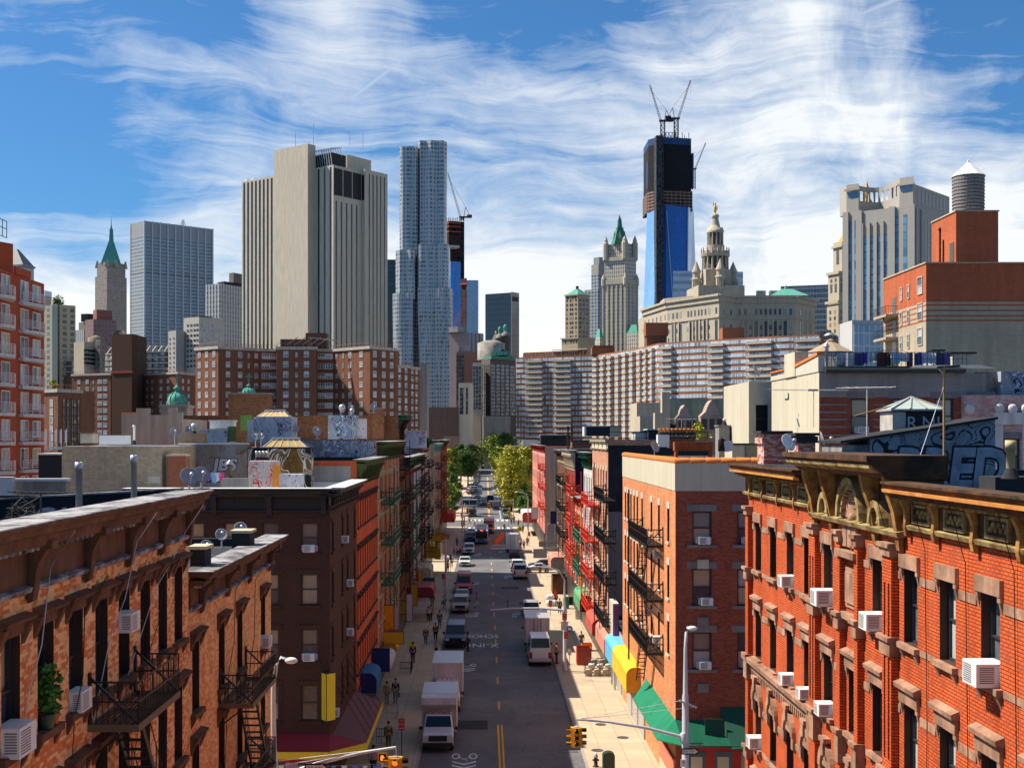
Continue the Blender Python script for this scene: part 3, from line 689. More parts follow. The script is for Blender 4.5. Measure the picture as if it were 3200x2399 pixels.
# ---------------------------------------------------------------- red corner building with the ochre cornice
BR_R=brick('red painted brick',(.72,.115,.028),(.80,.18,.045),(.16,.028,.013),(.36,.07,.03),.8,.8,streak=.35,mort=.013,pcon=.16,bw=.23,bh=.082)
TERRA=wall('pink terracotta',(.52,.30,.195),(.24,.135,.09),.9,.6,1.2)
OCHRE=wall('ochre painted tin',(.50,.40,.17),(.16,.08,.03),.95,.5,1.8);OCHRE2=wall('rusty ochre',(.50,.28,.08),(.16,.05,.02),.95,.4,2.2)
BLKTIN=wall('black weathered tin',(.032,.024,.018),(.16,.07,.03),.8,.3,1.6)
STYLES['R1']=dict(frame=DARKFRAME,pane=GLASSB,rec=.26,fw=.06,sill=TERRA,lintel=TERRA,lt='block',lo=.18,ld=.09,lh=.36,over=.16,sd=.15,sh=.14,sbr=1)
STYLES['R1b']=dict(STYLES['R1'],cap=1);STYLES['R1c']=dict(STYLES['R1'],lt='arch',lo=.3,ld=.14)
ycs=[49.9,47.35,44.7,42.25,39.75,37.0,34.7,32.05,29.5,27.0,24.4,21.9,19.4,16.9]
R1=Bld('red_corner_building','bright red brick corner building with a rusty ochre cornice and pink stone window heads',(WR,14),90,0)
holes=[]
for z,st,h_ in ((15.15,'R1',1.92),(11.7,'R1b',1.92),(8.2,'R1c',1.8),(4.9,'R1b',1.9)):
    ys_=ycs if z < 15 else [y for y in ycs if y != 37.0]
    holes += R1.grid('L',0,[y-14 for y in ys_],[z],1.02,h_,st)
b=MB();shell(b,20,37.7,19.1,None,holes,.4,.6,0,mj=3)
b.quad((.4,37.7,0),(.4,0,0),(.4,0,18.4),(.4,37.7,18.4),2);R1.part(b,'wall',[BR_R,TAR,MATS['dark interior'],JAMBSHADE])
b=MB()
def flat(b,s0,s1,z0,z1,d0,d1,mi=0): runprof(b,'L',0,s0,s1,[(d0,z0),(d1,z0),(d1,z1),(d0,z1)],mi)
cuts=sorted(y-14 for y in ycs)
for z,hh in ((16.74,.21),(15.0,.15),(13.28,.21),(8.05,.15),(9.6,.2)):     # stone courses between the windows
    prev=0
    for y in cuts+[38.5]:
        a,e=prev,min(y-.735,37.7)
        if e > a+.2: b=MB();flat(b,a,e,z,z+hh,-.01,.03);R1.part(b,'belt_course',TERRA)
        prev=y+.735
b=MB();runprof(b,'L',0,27.2,37.72,[(-.01,11.1),(.1,11.1),(.12,11.32),(.3,11.42),(.32,11.6),(-.01,11.64)])
for k in range(38): flat(b,27.3+k*.273,27.43+k*.273,10.85,11.1,-.01,.1)
R1.part(b,'corbelled_belt',TERRA)
for sy,sw in ((27.0,.75),(19.35,.75),(37.2,.5),(23.95,.35),(22.15,.35)):   # pilasters
    b=MB();flat(b,sy-sw/2,sy+sw/2,0,17.3,-.01,.2)
    if sw > .6: flat(b,sy-sw*.3,sy-sw*.15,12,16.6,.2,.24);flat(b,sy+sw*.15,sy+sw*.3,12,16.6,.2,.24)
    o_=R1.part(b,'pilaster',BR_R)
    for z,hh in ((17.3,.35),(14.7,.5),(10.7,1.0),(7.5,.5)):
        q=MB();flat(q,sy-sw/2-.06,sy+sw/2+.06,z,z+hh,-.008,.27);flat(q,sy-sw/2-.12,sy+sw/2+.12,z+hh-.12,z+hh,.27,.34);q.build('capital',TERRA,o_)
b=MB();flat(b,22.3,23.8,15.05,15.25,-.01,.18);flat(b,22.1,24.0,16.9,17.1,-.01,.3);flat(b,22.45,23.65,15.4,16.6,-.01,.06);flat(b,22.6,23.5,15.55,16.45,.06,.12)
for k in range(3): flat(b,22.35+k*.48,22.75+k*.48,17.2,18.0,-.01,.14)
R1.part(b,'blind_panel',TERRA)
b=MB();flat(b,22.3,23.75,9.5,11.0,-.01,.05);flat(b,22.45,23.6,9.7,10.8,.05,.09);R1.part(b,'carved_plaque',TERRA)
# ochre cornice in three runs, the middle one raised over a shell arch
br_r=[y-14 for y in (50.9,48.6,46.1,43.6,41.5)]
cornice(R1,'L',0,27.4,38.2,19.35,1.2,.75,[BLKTIN,OCHRE,OCHRE2],br_r,.15,True,[y-14 for y in (49.75,47.35,44.85,42.6)],.42)
cornice(R1,'L',0,0,18.15,19.3,1.15,.75,[BLKTIN,OCHRE,OCHRE2],[y-14 for y in (32.0,30.0,27.6,25.2,22.8,20.4,18,15.6)],.17,True,[y-14 for y in (31,28.8,26.4,24.0,21.6,19.2,16.8)],.42)
for y0_,y1_ in ((0,18.15),(27.4,38.2)):
    b=MB();runprof(b,'L',0,y0_,y1_,[(.5,19.0),(.70,19.03),(.72,19.11),(.5,19.11)]);R1.part(b,'gutter_band',wall('rusty gutter',(.78,.36,.09),(.45,.13,.03),.7,.1,1.5))
b=MB()
runprof(b,'L',0,18.2,27.3,[(-1.0,19.3),(.5,19.35),(.95,19.72),(1.08,19.80),(1.08,19.95),(-1.0,19.95)])
runprof(b,'L',0,18.2,27.3,[(-.9,17.95),(.05,17.95),(.05,19.3),(-.9,19.34)])
o_=R1.part(b,'raised_cornice',[BLKTIN])
q=MB();runprof(q,'L',0,18.3,27.2,[(.6,19.46),(.98,19.62),(1.0,19.72),(.62,19.6)]);runprof(q,'L',0,18.3,27.2,[(.05,17.85),(.25,17.85),(.3,17.98),(.05,18.02)]);q.build('moulding',OCHRE,o_)
for s in (18.6,20.6,24.9,26.9):
    q=MB();runprof(q,'L',0,s-.13,s+.13,[(.04,17.4),(.15,17.5),(.2,17.9),(.3,18.5),(.5,19.1),(.55,19.4),(.04,19.4)]);q.build('bracket',OCHRE2,o_)
q=MB();cz,cs,n=18.05,22.75,16
for R0,R1_,d_ in ((1.02,1.2,.24),(.85,1.02,.16)):
    for i in range(n):
        a0,a1=math.pi*i/n,math.pi*(i+1)/n
        P_=[onface('L',0,cs+r*math.cos(a),-.05,cz+r*math.sin(a)) for r,a in ((R0,a0),(R1_,a0),(R1_,a1),(R0,a1))];q.extr(P_,(-d_,0,0))
q.build('arch_moulding',OCHRE,o_)
q=MB();
for i in range(11):
    a0,a1=math.pi*(i+.08)/11,math.pi*(i+.92)/11;am=(a0+a1)/2
    q.extr([onface('L',0,cs,-.06,cz),onface('L',0,cs+.76*math.cos(a0),-.10,cz+.76*math.sin(a0)),onface('L',0,cs+.83*math.cos(am),-.34,cz+.83*math.sin(am)),onface('L',0,cs+.76*math.cos(a1),-.10,cz+.76*math.sin(a1))],(.05,0,0))
q.ball(onface('L',0,cs,-.1,cz+.02),.16,8,5);q.build('shell_ornament',TERRA,o_)
for cs2 in (20.2,25.4):
    q=MB()
    for i in range(10):
        a0,a1=math.pi*i/10,math.pi*(i+1)/10
        q.extr([onface('L',0,cs2+r*math.cos(a),-.05,18.05+r*1.2*math.sin(a)) for r,a in ((.4,a0),(.56,a0),(.56,a1),(.4,a1))],(-.25,0,0))
    for k in range(8): q.ball(onface('L',0,cs2-.35+.1*k,-.09,18.15+.13*math.sin(k*1.9)+.06),.075,7,4)
    q.build('scroll_ornament',OCHRE,o_)
R1.windows()
for s,z,lab,k in ((44.7,15.15,'white air conditioner in the third top window from the red building corner',1.0),(39.75,15.15,'big white air conditioner on a bracket left of the blind panel, red building',1.25),(34.7,15.15,'white air conditioner with a blue badge between the two red pilasters and the ornate window',1.15),(26.95,15.15,'large white air conditioner near the picture edge on the red building, top row',1.25),
    (44.7,11.7,'small white air conditioner on the red building just above the corbelled belt',.95),(39.75,11.7,'white louvred air conditioner right of the corbelled belt on the red building',1.0),(49.9,8.2,'white air conditioner low on the corner end of the red building',1.1),(42.25,11.7,'narrow white air conditioner at the end of the corbelled belt',.9)):
    aircon(R1,'L',0,s-14,z,lab,k*.9,.42)
# ---------------------------------------------------------------- dark brown corner building across the crossing
BR_B=brick('dark brown painted brick',(.085,.042,.030),(.095,.05,.036),(.06,.03,.022),None,0,streak=.15,mort=.008,bump=.3)
BR_M=BR_B
STYLES['L2']=dict(frame=plain('brown window frame',(.05,.04,.035),.5),pane=pane('curtained pane',light=(.40,.35,.28),share=.6),rec=.16,fw=.08,sill=BR_B,lintel=BR_B,lt='flat',lo=.18,ld=.06,lh=.26,over=.18,sd=.12,sh=.18)
L2=Bld('brown_corner_building','dark brown painted corner tenement with a black cornice and a red awning round its foot',(WL,71.1),0)
hs=[X_(1515-0,71.1)-0]
fx=[1.16,3.36,5.5,7.55,9.7]
rws=[(13.97,1.66),(11.0,1.75),(7.87,1.78),(4.5,2.0)]
hL,hR=[],[]
for z,h_ in rws:
    hL += L2.grid('L',0,fx,[z],.96,h_,'L2');hR += L2.grid('R',0,[1.25,6.2,9.1,13.3],[z],1.0,h_,'L2')
b=MB();shell(b,14.7,11.5,17.4,hR,hL,.3,.7);b.quad((.3,.3,0),(.3,11,0),(.3,11,16.6),(.3,.3,16.6),2);b.quad((14,.3,0),(.3,.3,0),(.3,.3,16.6),(14,.3,16.6),2)
L2.part(b,'wall',[BR_B,ROOFW,MATS['dark interior']])
cornice(L2,'L',0,0,11.5,17.55,1.25,.75,[BLACK,BLACK],[.35,3.4,6.5,9.6],.3)
cornice(L2,'R',0,-.75,14.7,17.55,1.0,.7,[BLACK,BLACK],list(np.arange(.4,14.6,1.05)),.2)
b=MB();runprof(b,'L',0,-.1,11.5,[(-.35,17.56),(.8,17.56),(.8,17.6),(-.35,17.6)]);runprof(b,'R',0,.36,14.7,[(-.35,17.565),(.76,17.565),(.76,17.605),(-.35,17.605)]);L2.part(b,'coping',wall('white coping',(.72,.70,.66),(.5,.48,.45),.5,.2,1.))
L2.windows()
for s,z,lab in ((1.16,14.0,'white air conditioner in the top corner window of the dark brown building'),(1.16,7.9,'white air conditioner in the third window down of the dark brown building')): aircon(L2,'L',0,s,z,lab,.95)
for s,z,lab in ((6.2,14.0,'white air conditioner on the street side of the brown building, top row'),(9.1,11.0,'white air conditioner on the street side of the brown building, second row'),(9.1,7.9,'white air conditioner on the street side of the brown building, third row'),(1.25,4.5,'white box unit beside the yellow corner sign')): aircon(L2,'R',0,s,z,lab,.95)
# ---------------------------------------------------------------- red brick and stucco corner building across the crossing
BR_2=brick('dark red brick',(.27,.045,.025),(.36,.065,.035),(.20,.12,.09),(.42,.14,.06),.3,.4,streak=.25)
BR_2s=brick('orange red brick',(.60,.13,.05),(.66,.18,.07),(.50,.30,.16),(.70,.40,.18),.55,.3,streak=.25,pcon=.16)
STUC=wall('cream stucco',(.58,.53,.40),(.50,.45,.34),.5,.2,.3)
STONE=wall('grey lintel stone',(.26,.25,.23),(.18,.17,.16),.6,.3,1.)
TILEO=wall('orange coping tile',(.72,.24,.06),(.55,.16,.04),.6,.1,2.)
STYLES['R2']=dict(frame=DARKFRAME,pane=pane('patterned curtain pane',light=(.55,.52,.48),share=.7),rec=.16,fw=.09,sill=STONE,lintel=STONE,lt='flat',lo=.3,ld=.04,lh=.38,over=.3,sd=.12,sh=.17)
STYLES['R2s']=dict(frame=DARKFRAME,pane=GLASSD,rec=.22,fw=.06,sill=wall('pale stone',(.6,.55,.45),(.45,.4,.33),.6,.2,1.),lintel=MATS['pale stone'],lt='flat',lo=.14,ld=.03,lh=.4,over=.14,sd=.1,sh=.15)
R2=Bld('brick_and_stucco_building','red brick corner building with a cream stucco band and orange tile coping',(WR,71.6),90)
hR,hL=[],[]
for z,h_ in ((14.35,1.9),(10.9,2.1),(7.3,2.1)):
    hR += R2.grid('R',0,[1.5,4.05,6.6],[z],1.1,h_,'R2')
for z in (14.3,11.0,7.7):
    hL += R2.grid('L',0,[2.8,6.8,10.3,15.2,17.9,19.8,21.8,23.8,25.4],[z],.85,1.95,'R2s')
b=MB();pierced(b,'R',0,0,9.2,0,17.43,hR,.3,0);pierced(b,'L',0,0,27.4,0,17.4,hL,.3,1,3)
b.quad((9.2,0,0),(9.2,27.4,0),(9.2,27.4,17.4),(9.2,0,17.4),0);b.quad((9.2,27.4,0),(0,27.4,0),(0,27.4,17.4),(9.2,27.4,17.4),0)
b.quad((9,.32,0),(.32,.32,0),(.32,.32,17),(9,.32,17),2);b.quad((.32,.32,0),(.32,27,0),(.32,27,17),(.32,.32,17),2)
R2.part(b,'wall',[BR_2,BR_2s,MATS['dark interior'],JAMBSHADE])
b=MB();b.box(-.03,-.03,17.401,9.2,.3,19.08);b.box(-.03,.301,17.401,.3,27.4,19.08);b.box(8.9,.301,17.401,9.2,27.4,18.6);b.box(.301,27.1,17.401,8.899,27.4,19.0);R2.part(b,'stucco_parapet',STUC)
b=MB();b.quad((.3,.3,18.0),(8.9,.3,18.0),(8.9,27.1,18.0),(.3,27.1,18.0));R2.part(b,'roof',TAR)
b=MB()
for k in range(31):
    if k < 11: b.lathe((.0+k*.86,.13,19.08),[(.2,0),(.22,.02),(.2,.8)],8,ax='x',smooth=True)
    b.lathe((.13,.0+k*.89,19.08),[(.2,0),(.22,.02),(.2,.8)],8,ax='y',smooth=True)
R2.part(b,'coping_tiles',TILEO)
R2.windows()
for s,z,lab in ((1.6,14.4,'white air conditioner in the top shaded window of the red brick corner building'),(1.75,10.95,'white air conditioner in the middle shaded window of the red brick corner building'),(1.65,7.35,'white air conditioner under the yellow curtain'),(4.2,14.4,'white air conditioner half hidden behind the corner of the bright red building'),(4.2,7.4,'white air conditioner in the lower hidden corner window of the brick building')): aircon(R2,'R',0,s,z,lab,.95)
for s,z,lab in ((10.3,13.3,'white air conditioner high on the sunny side of the stucco topped building'),(6.8,13.0,'small white unit on the sunny brick side under the stucco'),(10.3,8.9,'white air conditioner halfway down the sunny brick side beside the fire escape'),(6.8,7.7,'white unit low on the sunny brick side above the green awning'),(10.0,6.4,'white air conditioner just above the yellow awning')): aircon(R2,'L',0,s,z,lab,.95)
for z,wt in ((13.0,'cream'),(9.75,'grey'),(6.0,'grey')):
    b=MB();b.box(-.32,-.14,0,.32,-.004,.52);b.box(-.26,-.17,.06,.26,-.14,.46);b.ball((.18,-.18,.36),.03,6,4)
    p_,rz_=world_on(R2,'R',0,1.55,z);tag(b.build('wall_vent_unit',plain(wt+' enamel',(.5,.46,.36) if wt == 'cream' else (.2,.18,.16),.6),loc=p_,rz=rz_),{13.0:'cream wall vent box below the top shaded window',9.75:'rusty wall vent box below the middle shaded window',6.0:'grey wall vent box above the dark green awning'}[z],'vent box')
fire_escape(R2,'L',0,14.6,24.4,[13.9,10.6,7.4],'black iron fire escape on the sunny side of the stucco topped corner building',MET,1.0,drop=4.6,bal=.2,k_=1.5)
# ---------------------------------------------------------------- the two rows of tenements down the street
def tenement(name,label,side,Y0,Y1,zt,rows,ncol,mat,trim,cmats,wh=1.9,ww=.9,ch=1.3,proj=.7,fe=None,front=None,depth=15,brs=6,roof=None,lt='hood',shop=None,frame=None,pil=None,fmat=None,cornice_on=True,blind=None):
    sx=WL if side < 0 else WR;B=Bld(name,label,(sx,Y0),0 if side < 0 else 90,0,'building','tenements along the street')
    fs,ff=('R','L') if side < 0 else ('L','R');L=Y1-Y0-.03
    key='T'+trim.name+lt+(frame or DARKFRAME).name
    STYLES.setdefault(key,dict(frame=frame or DARKFRAME,pane=GLASS,rec=.2,fw=.07,sill=trim,lintel=trim,lt=lt,lo=.18,ld=.16 if lt == 'hood' else .04,lh=.36,over=.16,sd=.12,sh=.14))
    hs=B.grid(fs,0,[L*(i+.5)/ncol for i in range(ncol)],rows,ww,wh,key)
    b=MB();w_,d_=(L,depth) if fs == 'R' else (depth,L)
    shell(b,w_,d_,zt-.05,hs if fs == 'R' else None,hs if fs == 'L' else None,.28,.7,0,0)
    if fs == 'R': b.quad((0,.29,0),(L,.29,0),(L,.29,zt-1),(0,.29,zt-1),2)
    else: b.quad((.29,L,0),(.29,0,0),(.29,0,zt-1),(.29,L,zt-1),2)
    B.part(b,'wall',[mat,roof or TAR,MATS['dark interior']])
    if blind:      # painted or bare party wall toward the viewer
        for (x0,x1,z0_,z1_,bm_) in blind:
            q=MB();q.extr([onface(ff,0,x0,-.004,z0_),onface(ff,0,x1,-.004,z0_),onface(ff,0,x1,-.004,z1_),onface(ff,0,x0,-.004,z1_)],onface(ff,0,0,-.03,0));B.part(q,'party_wall',bm_)
    if cornice_on:
        cornice(B,fs,0,0,L,zt,ch,proj,cmats,[L*(i+.15)/brs for i in range(brs)]+[L-.15],.22)
        b=MB();runprof(b,fs,0,-.02,L+.02,[(-.3,zt+.003),(proj+.04,zt+.003),(proj+.04,zt+.03),(-.3,zt+.03)]);B.part(b,'coping',roof or LEAD)
    if pil:
        for s in np.linspace(.2,L-.2,pil[0]):
            b=MB();runprof(b,fs,0,s-.18,s+.18,[(-.01,0),(.1,0),(.1,zt-ch-.1),(-.01,zt-ch-.1)]);B.part(b,'pilaster',pil[1])
    b=MB();runprof(b,fs,0,.1,L-.1,[(-.01,.2),(.12,.2),(.12,3.2),(-.01,3.2)]);
    b2=B.part(b,'shopfront',shop or plain('dark shopfront',(.05,.045,.045),.4))
    B.windows()
    if fe:
        s0,s1,fm,zs,lb=fe[:5];fire_escape(B,fs,0,s0,s1,zs,lb,fm,1.05,drop=4.0,bal=.2 if Y0 < 130 else .3,slat=.12 if Y0 < 130 else .2,rungs=.3,k_=1.9 if Y0 < 130 else 2.4)
    return B
GRN=plain('dark green iron',(.03,.14,.08),.5);REDI=plain('red iron',(.62,.05,.025),.5)
BR1=brick('orange street brick',(.50,.13,.05),(.58,.17,.06),(.35,.2,.12));BR2=brick('brown street brick',(.20,.085,.05),(.26,.11,.06),(.16,.1,.08))
BR3=brick('russet brick',(.20,.07,.03),(.27,.105,.045),(.15,.085,.05),(.33,.16,.07),.5,.6);BR4=brick('rosy brick',(.50,.16,.09),(.58,.22,.12),(.45,.3,.22),(.7,.5,.35),.4,.5)
HOODB=wall('brown hoods',(.10,.055,.04),(.05,.03,.025),.6,.3,1.);CREAMT=wall('cream trim',(.58,.52,.36),(.48,.42,.28),.5,.3,1.);REDT=wall('red trim',(.42,.05,.03),(.3,.04,.03),.5,.3,1.)
OLIVE=wall('olive green tin',(.09,.13,.04),(.05,.07,.03),.7,.4,1.3);DGRN=wall('deep green tin',(.02,.13,.06),(.02,.07,.04),.7,.3,1.3);WHT=wall('white paint',(.70,.69,.66),(.5,.49,.46),.5,.4,.8)
GRAFB=graffiti('blue graffiti',(.34,.38,.42),[(.30,.42,.58),(.14,.22,.38),(.03,.03,.05),(.7,.72,.75)],.7,.5,3.1)
GRAFP=graffiti('purple graffiti',(.38,.40,.43),[(.22,.05,.16),(.10,.09,.04),(.7,.72,.75),(.12,.2,.42)],.6,.85,9.4)
GRAFG=graffiti('gold graffiti',(.02,.02,.025),[(.42,.23,.03),(.36,.19,.03),(.7,.7,.68),(.02,.02,.02)],.45,.8,1.2)
GRAFW=graffiti('graffiti on white',(.62,.60,.62),[(.62,.58,.64),(.60,.45,.58),(.05,.05,.07),(.06,.05,.08)],.8,.28,5.5)
GRAFN=graffiti('graffiti on grey',(.27,.27,.26),[(.60,.58,.52),(.30,.18,.05),(.03,.03,.03),(.25,.06,.07)],.55,.05,7.7,(.20,.17,.13))
GRAFR=graffiti('red graffiti',(.62,.60,.56),[(.62,.60,.56),(.60,.57,.52),(.55,.04,.04),(.50,.04,.05)],.9,.6,2.2)
GRAFK=graffiti('bubble graffiti on blue grey',(.17,.19,.22),[(.27,.31,.36),(.15,.17,.21),(.02,.022,.028),(.30,.32,.38)],.62,.6,4.4,(.30,.33,.37))
GRAFT=wall('old tar',(.016,.017,.022),(.04,.04,.045),.5,.2,1.)
GRAFS=graffiti('blue tags on cream',(.55,.50,.38),[(.55,.50,.38),(.53,.48,.36),(.10,.14,.30),(.08,.12,.28)],.9,.7,12.2)
r4=lambda zt,n,d=3.4: [zt-2.0-1.9-d*k for k in range(n)]
L3=tenement('red_tenement','red-orange tenement with rows of dark brown hoods next to the dark brown corner building',-1,85.83,102,18.9,[14.3,10.9,7.5,4.3],9,wall('red orange paint',(.58,.115,.04),(.45,.09,.035),.5,.3,.4),HOODB,[OLIVE,OLIVE],1.9,.85,1.5,.9,None,depth=13.5,brs=11,blind=[(.4,7.3,15.5,18.5,CONC)])
L4=tenement('cream_tenement','cream and red tenement hung with green fire balconies behind the graffiti roofs',-1,102,127,20.1,[15.3,11.9,8.5,5.1],10,BR1,CREAMT,[OLIVE,OLIVE],2.0,.9,1.4,.9,(4,13,GRN,[14.9,11.5,8.1],'dark green fire escape with tall side plates on the cream and red tenement'),depth=16,brs=12,pil=(6,CREAMT),roof=ROOFW,blind=[(.1,2.6,18.3,20.2,GRAFW),(2.62,5.9,18.3,20.2,GRAFP),(5.95,9.2,18.3,20.2,GRAFB)])
L5=tenement('tall_brick_tenement','tall russet brick tenement whose long blank side wall rises behind the painted roofs',-1,127,137,22.7,[17.6,14.2,10.8,7.4,4.4],5,BR3,HOODB,[DGRN,BLACK],1.9,.9,1.2,.9,(1,8,MET,[17.2,13.8,10.4,7.0],'tall black fire escape on the tall russet brick tenement'),depth=22.5,brs=6)
L6=tenement('green_corniced_tenement','narrow dark red tenement with a deep green cornice lower than its neighbours, left row',-1,137,155,18.3,r4(18.3,4),7,BR2,REDT,[DGRN,DGRN],1.9,.9,1.2,.8,(3,12,GRN,[13.9,10.5,7.1],'green fire escape on the dark red tenement with green cornice'),brs=8)
L7=tenement('pale_tenement','pale tenement with black fire stairs in the middle of the shaded row',-1,155,172,18.3,r4(18.3,4),6,WHT,HOODB,[BROWN,BLACK],1.9,.9,1.1,.8,(4,13,MET,[14.1,10.7,7.3],'black fire escape on the pale tenement in the shaded row'),brs=7)
L8=tenement('small_brick_tenement','small orange brick tenement squeezed before the grey graffiti wall, shaded row',-1,172,179,17.9,r4(17.9,4),3,BR1,HOODB,[BROWN,BLACK],1.9,.9,1.1,.7,(1,6,MET,[14.1,10.7,7.3],'short black fire escape on the small orange brick tenement'),brs=4)
L9=tenement('grey_sided_tenement','white and red tenement with a grey tagged side wall and green cornice, shaded row',-1,179,194,20.4,r4(20.4,5),6,WHT,REDT,[DGRN,DGRN],1.9,.9,1.3,.9,(3,11,MET,[16.2,12.8,9.4,6.0],'black fire escape on the white and red tenement by the parking gap'),brs=7,blind=[(.2,6,17.6,20.3,GRAFW)])
L10=tenement('teal_corniced_tenement','tan tenement with a teal cornice beyond the parking gap, shaded row',-1,216,245,19.4,r4(19.4,4),9,wall('tan paint',(.36,.27,.18),(.3,.2,.14),.5,.3,.5),CREAMT,[COPPER,COPPER],1.9,.9,1.2,.8,(6,15,MET,[15.0,11.6,8.2],'black fire escape on the tan tenement beyond the gap'),brs=8)
L11=tenement('brown_end_tenement','brown brick tenement at the far end of the shaded row before the trees',-1,245,286,20.0,r4(20,5),12,BR2,REDT,[DGRN,BROWN],1.9,.9,1.3,.9,(8,20,plain('rust red iron',(.25,.05,.03),.6),[15.8,12.4,9.0,5.6],'rust red fire escape on the brown end tenement'),brs=9,roof=ROOFW)
R3=tenement('quoined_tenement','rosy brick tenement with cream quoins and a tall black and grey blank side wall',1,110.8,127,20.3,[15.6,12.2,8.8,5.4],6,BR4,CREAMT,[CREAMT,CREAMT],1.9,.95,.9,.3,(2,11,MET,[15.2,11.8,8.4,5.0],'black fire escape on the sunny rosy brick tenement with the quoins'),brs=4,lt='flat',blind=[(.02,9,0,13.9,CONC),(.02,9,13.95,19.75,TAR)])
R4=tenement('white_tenement','white fronted tenement with a green cornice and bright red fire stairs',1,127,138,18.9,[14.4,11.0,7.6,4.4],5,WHT,WHT,[DGRN,DGRN],1.9,.9,1.5,.8,(1,9.5,REDI,[14.0,10.6,7.2,3.9],'bright red fire escape on the white tenement, right of two red ones'),brs=6,lt='flat')
R4b=tenement('low_brick_tenement','lower orange brick tenement with green balconies between two taller sunny ones',1,138,151,13.8,[9.8,6.4,3.4],5,BR1,WHT,[REDT,REDT],1.9,.9,.8,.6,(2,11,GRN,[9.6,6.2],'green fire escape on the low sunny brick tenement'),brs=5,lt='flat')
R5=tenement('yellow_corniced_tenement','red tenement with a cream yellow cornice and a navy blank side wall',1,151,169,18.9,[14.3,10.9,7.5,4.3],6,REDT,CREAMT,[CREAMT,CREAMT],1.9,.9,2.0,.8,(1,9,REDI,[14.0,10.6,7.2],'red fire escape on the tenement with the cream yellow cornice'),brs=12,blind=[(.02,8,0,18.6,wall('navy wall',(.015,.02,.045),(.03,.035,.05),.5,.2,.4))])
R6=tenement('brown_tenement','brown tenement with black fire stairs just before the sunny parking lot',1,169,187,18.7,r4(18.7,4),6,BR2,CREAMT,[BROWN,BROWN],1.9,.9,1.1,.7,(4,14,MET,[14.5,11.1,7.7],'black fire escape on the brown tenement by the parking lot'),brs=6)
R7=tenement('pink_tenement','pink and red tenement with a bare concrete side wall beyond the sunny parking lot',1,227,286,19.0,r4(19,4),16,wall('pink paint',(.68,.26,.20),(.6,.2,.15),.5,.3,.5),WHT,[REDT,REDT],1.9,.9,1.1,.7,(5,16,REDI,[14.8,11.4,8.0],'red fire escape on the pink tenement beyond the lot'),brs=12,lt='flat',blind=[(.02,9,0,18.6,CONC)])
# one-storey shop in the gap beside the stucco topped building
B=Bld('low_shop','one storey shop with a flat tar roof in the gap beside the stucco topped building',(WR,99.05),90,0)
b=MB();shell(b,14,11.7,4.9,None,None,.2,.4,0,0);B.part(b,'wall',[plain('shop render',(.40,.34,.28),.8),TAR])
for k in range(3):
    b=MB();b.box(-.06,.5+k*3.7,.2,-.004,3.7+k*3.7,2.6);B.part(b,'shutter',plain('roller shutter',(.45,.43,.40),.5,.3))
# gap closers: low wall of the parking lots
for x0,x1,y,lab in ((WL-22,WL-1.5,215.6,'low grey wall across the back of the shaded parking gap'),):
    b=MB();b.box(x0,y,0,x1,y+.25,2.2);tag(b.build('lot_wall',CONC),lab,'wall')
# ---------------------------------------------------------------- awnings and hanging signs
def barrel(side,Y0,Y1,z0,z1,out,mat,label,end=None,x=None):
    """quarter-round shop awning: canopy on a frame, end cloth"""
    sx=WL if side < 0 else WR;s=1 if side < 0 else -1
    T=thing('awning',label,'awning',(sx,Y0,z0));n=10
    prof=[(0,z1-z0)]+[(s*(out-.55+.55*math.sin(a)),(z1-z0)-.55*(1-math.cos(a))) for a in np.linspace(0,math.pi/2,n)]+[(s*out,0)]
    b=MB();L=Y1-Y0
    for i in range(len(prof)-1): a,c_=prof[i],prof[i+1];b.extr([(a[0],0,a[1]),(c_[0],0,c_[1]),(c_[0]*.99,0,c_[1]-.02),(a[0],0,a[1]-.03)],(0,L,0))
    b.build('canopy',mat,T)
    for y in (0,L-.02):
        b=MB();b.extr([(p[0]*.995,y-.012 if y == 0 else y+.03,p[1]-.005) for p in prof]+[(0,y-.012 if y == 0 else y+.03,0)],(0,.01,0));b.build('end_cloth',end or mat,T)
    b=MB()
    for y in np.linspace(.05,L-.05,4): b.bar((0,y,.03),(s*out*.98,y,.03),.03,.03)
    b.build('frame',STEEL,T);return T
YAWN=wall('yellow awning cloth',(.80,.50,.04),(.70,.40,.04),.5,.25,1.);ORG=plain('orange awning cloth',(.62,.30,.02),.7)
BLUE_=plain('sky blue cloth',(.10,.42,.70),.7);PURP=plain('mauve cloth',(.28,.08,.20),.7);REDC=wall('red awning cloth',(.50,.05,.04),(.62,.20,.15),.6,.2,1.2);PINKC=wall('faded pink cloth',(.66,.30,.22),(.5,.12,.1),.6,.2,1.);NAVY=plain('navy cloth',(.012,.03,.15),.7)
GRNC=wall('green awning cloth',(.012,.17,.085),(.02,.24,.14),.6,.2,.9);DGC=plain('dark green cloth',(.008,.07,.045),.8)
barrel(1,87.6,97.3,2.75,4.5,1.0,YAWN,'yellow rounded shop awning under the black fire escape',ORG)
barrel(1,97.4,103,2.7,4.5,1.0,BLUE_,'sky blue rounded awning with mauve end cloth beside the yellow one',PURP)
barrel(1,103.1,111.5,2.7,4.3,1.05,PINKC,'faded pink rounded awning with a red end beyond the blue one',REDC)
barrel(1,112,119,2.9,4.3,1.3,REDC,'red shop awning at the foot of the quoined tenement')
barrel(1,128,136.5,2.8,4.4,1.2,wall('striped green cloth',(.06,.30,.12),(.3,.45,.3),.5,.2,1.),'green rounded awning under the bright red fire stairs',DGC)
barrel(-1,88.2,92,2.6,4.0,1.15,wall('blue corrugated cloth',(.04,.17,.36),(.03,.12,.28),.5,.2,1.),'blue shop awning with a navy end cloth beyond the red awning',NAVY)
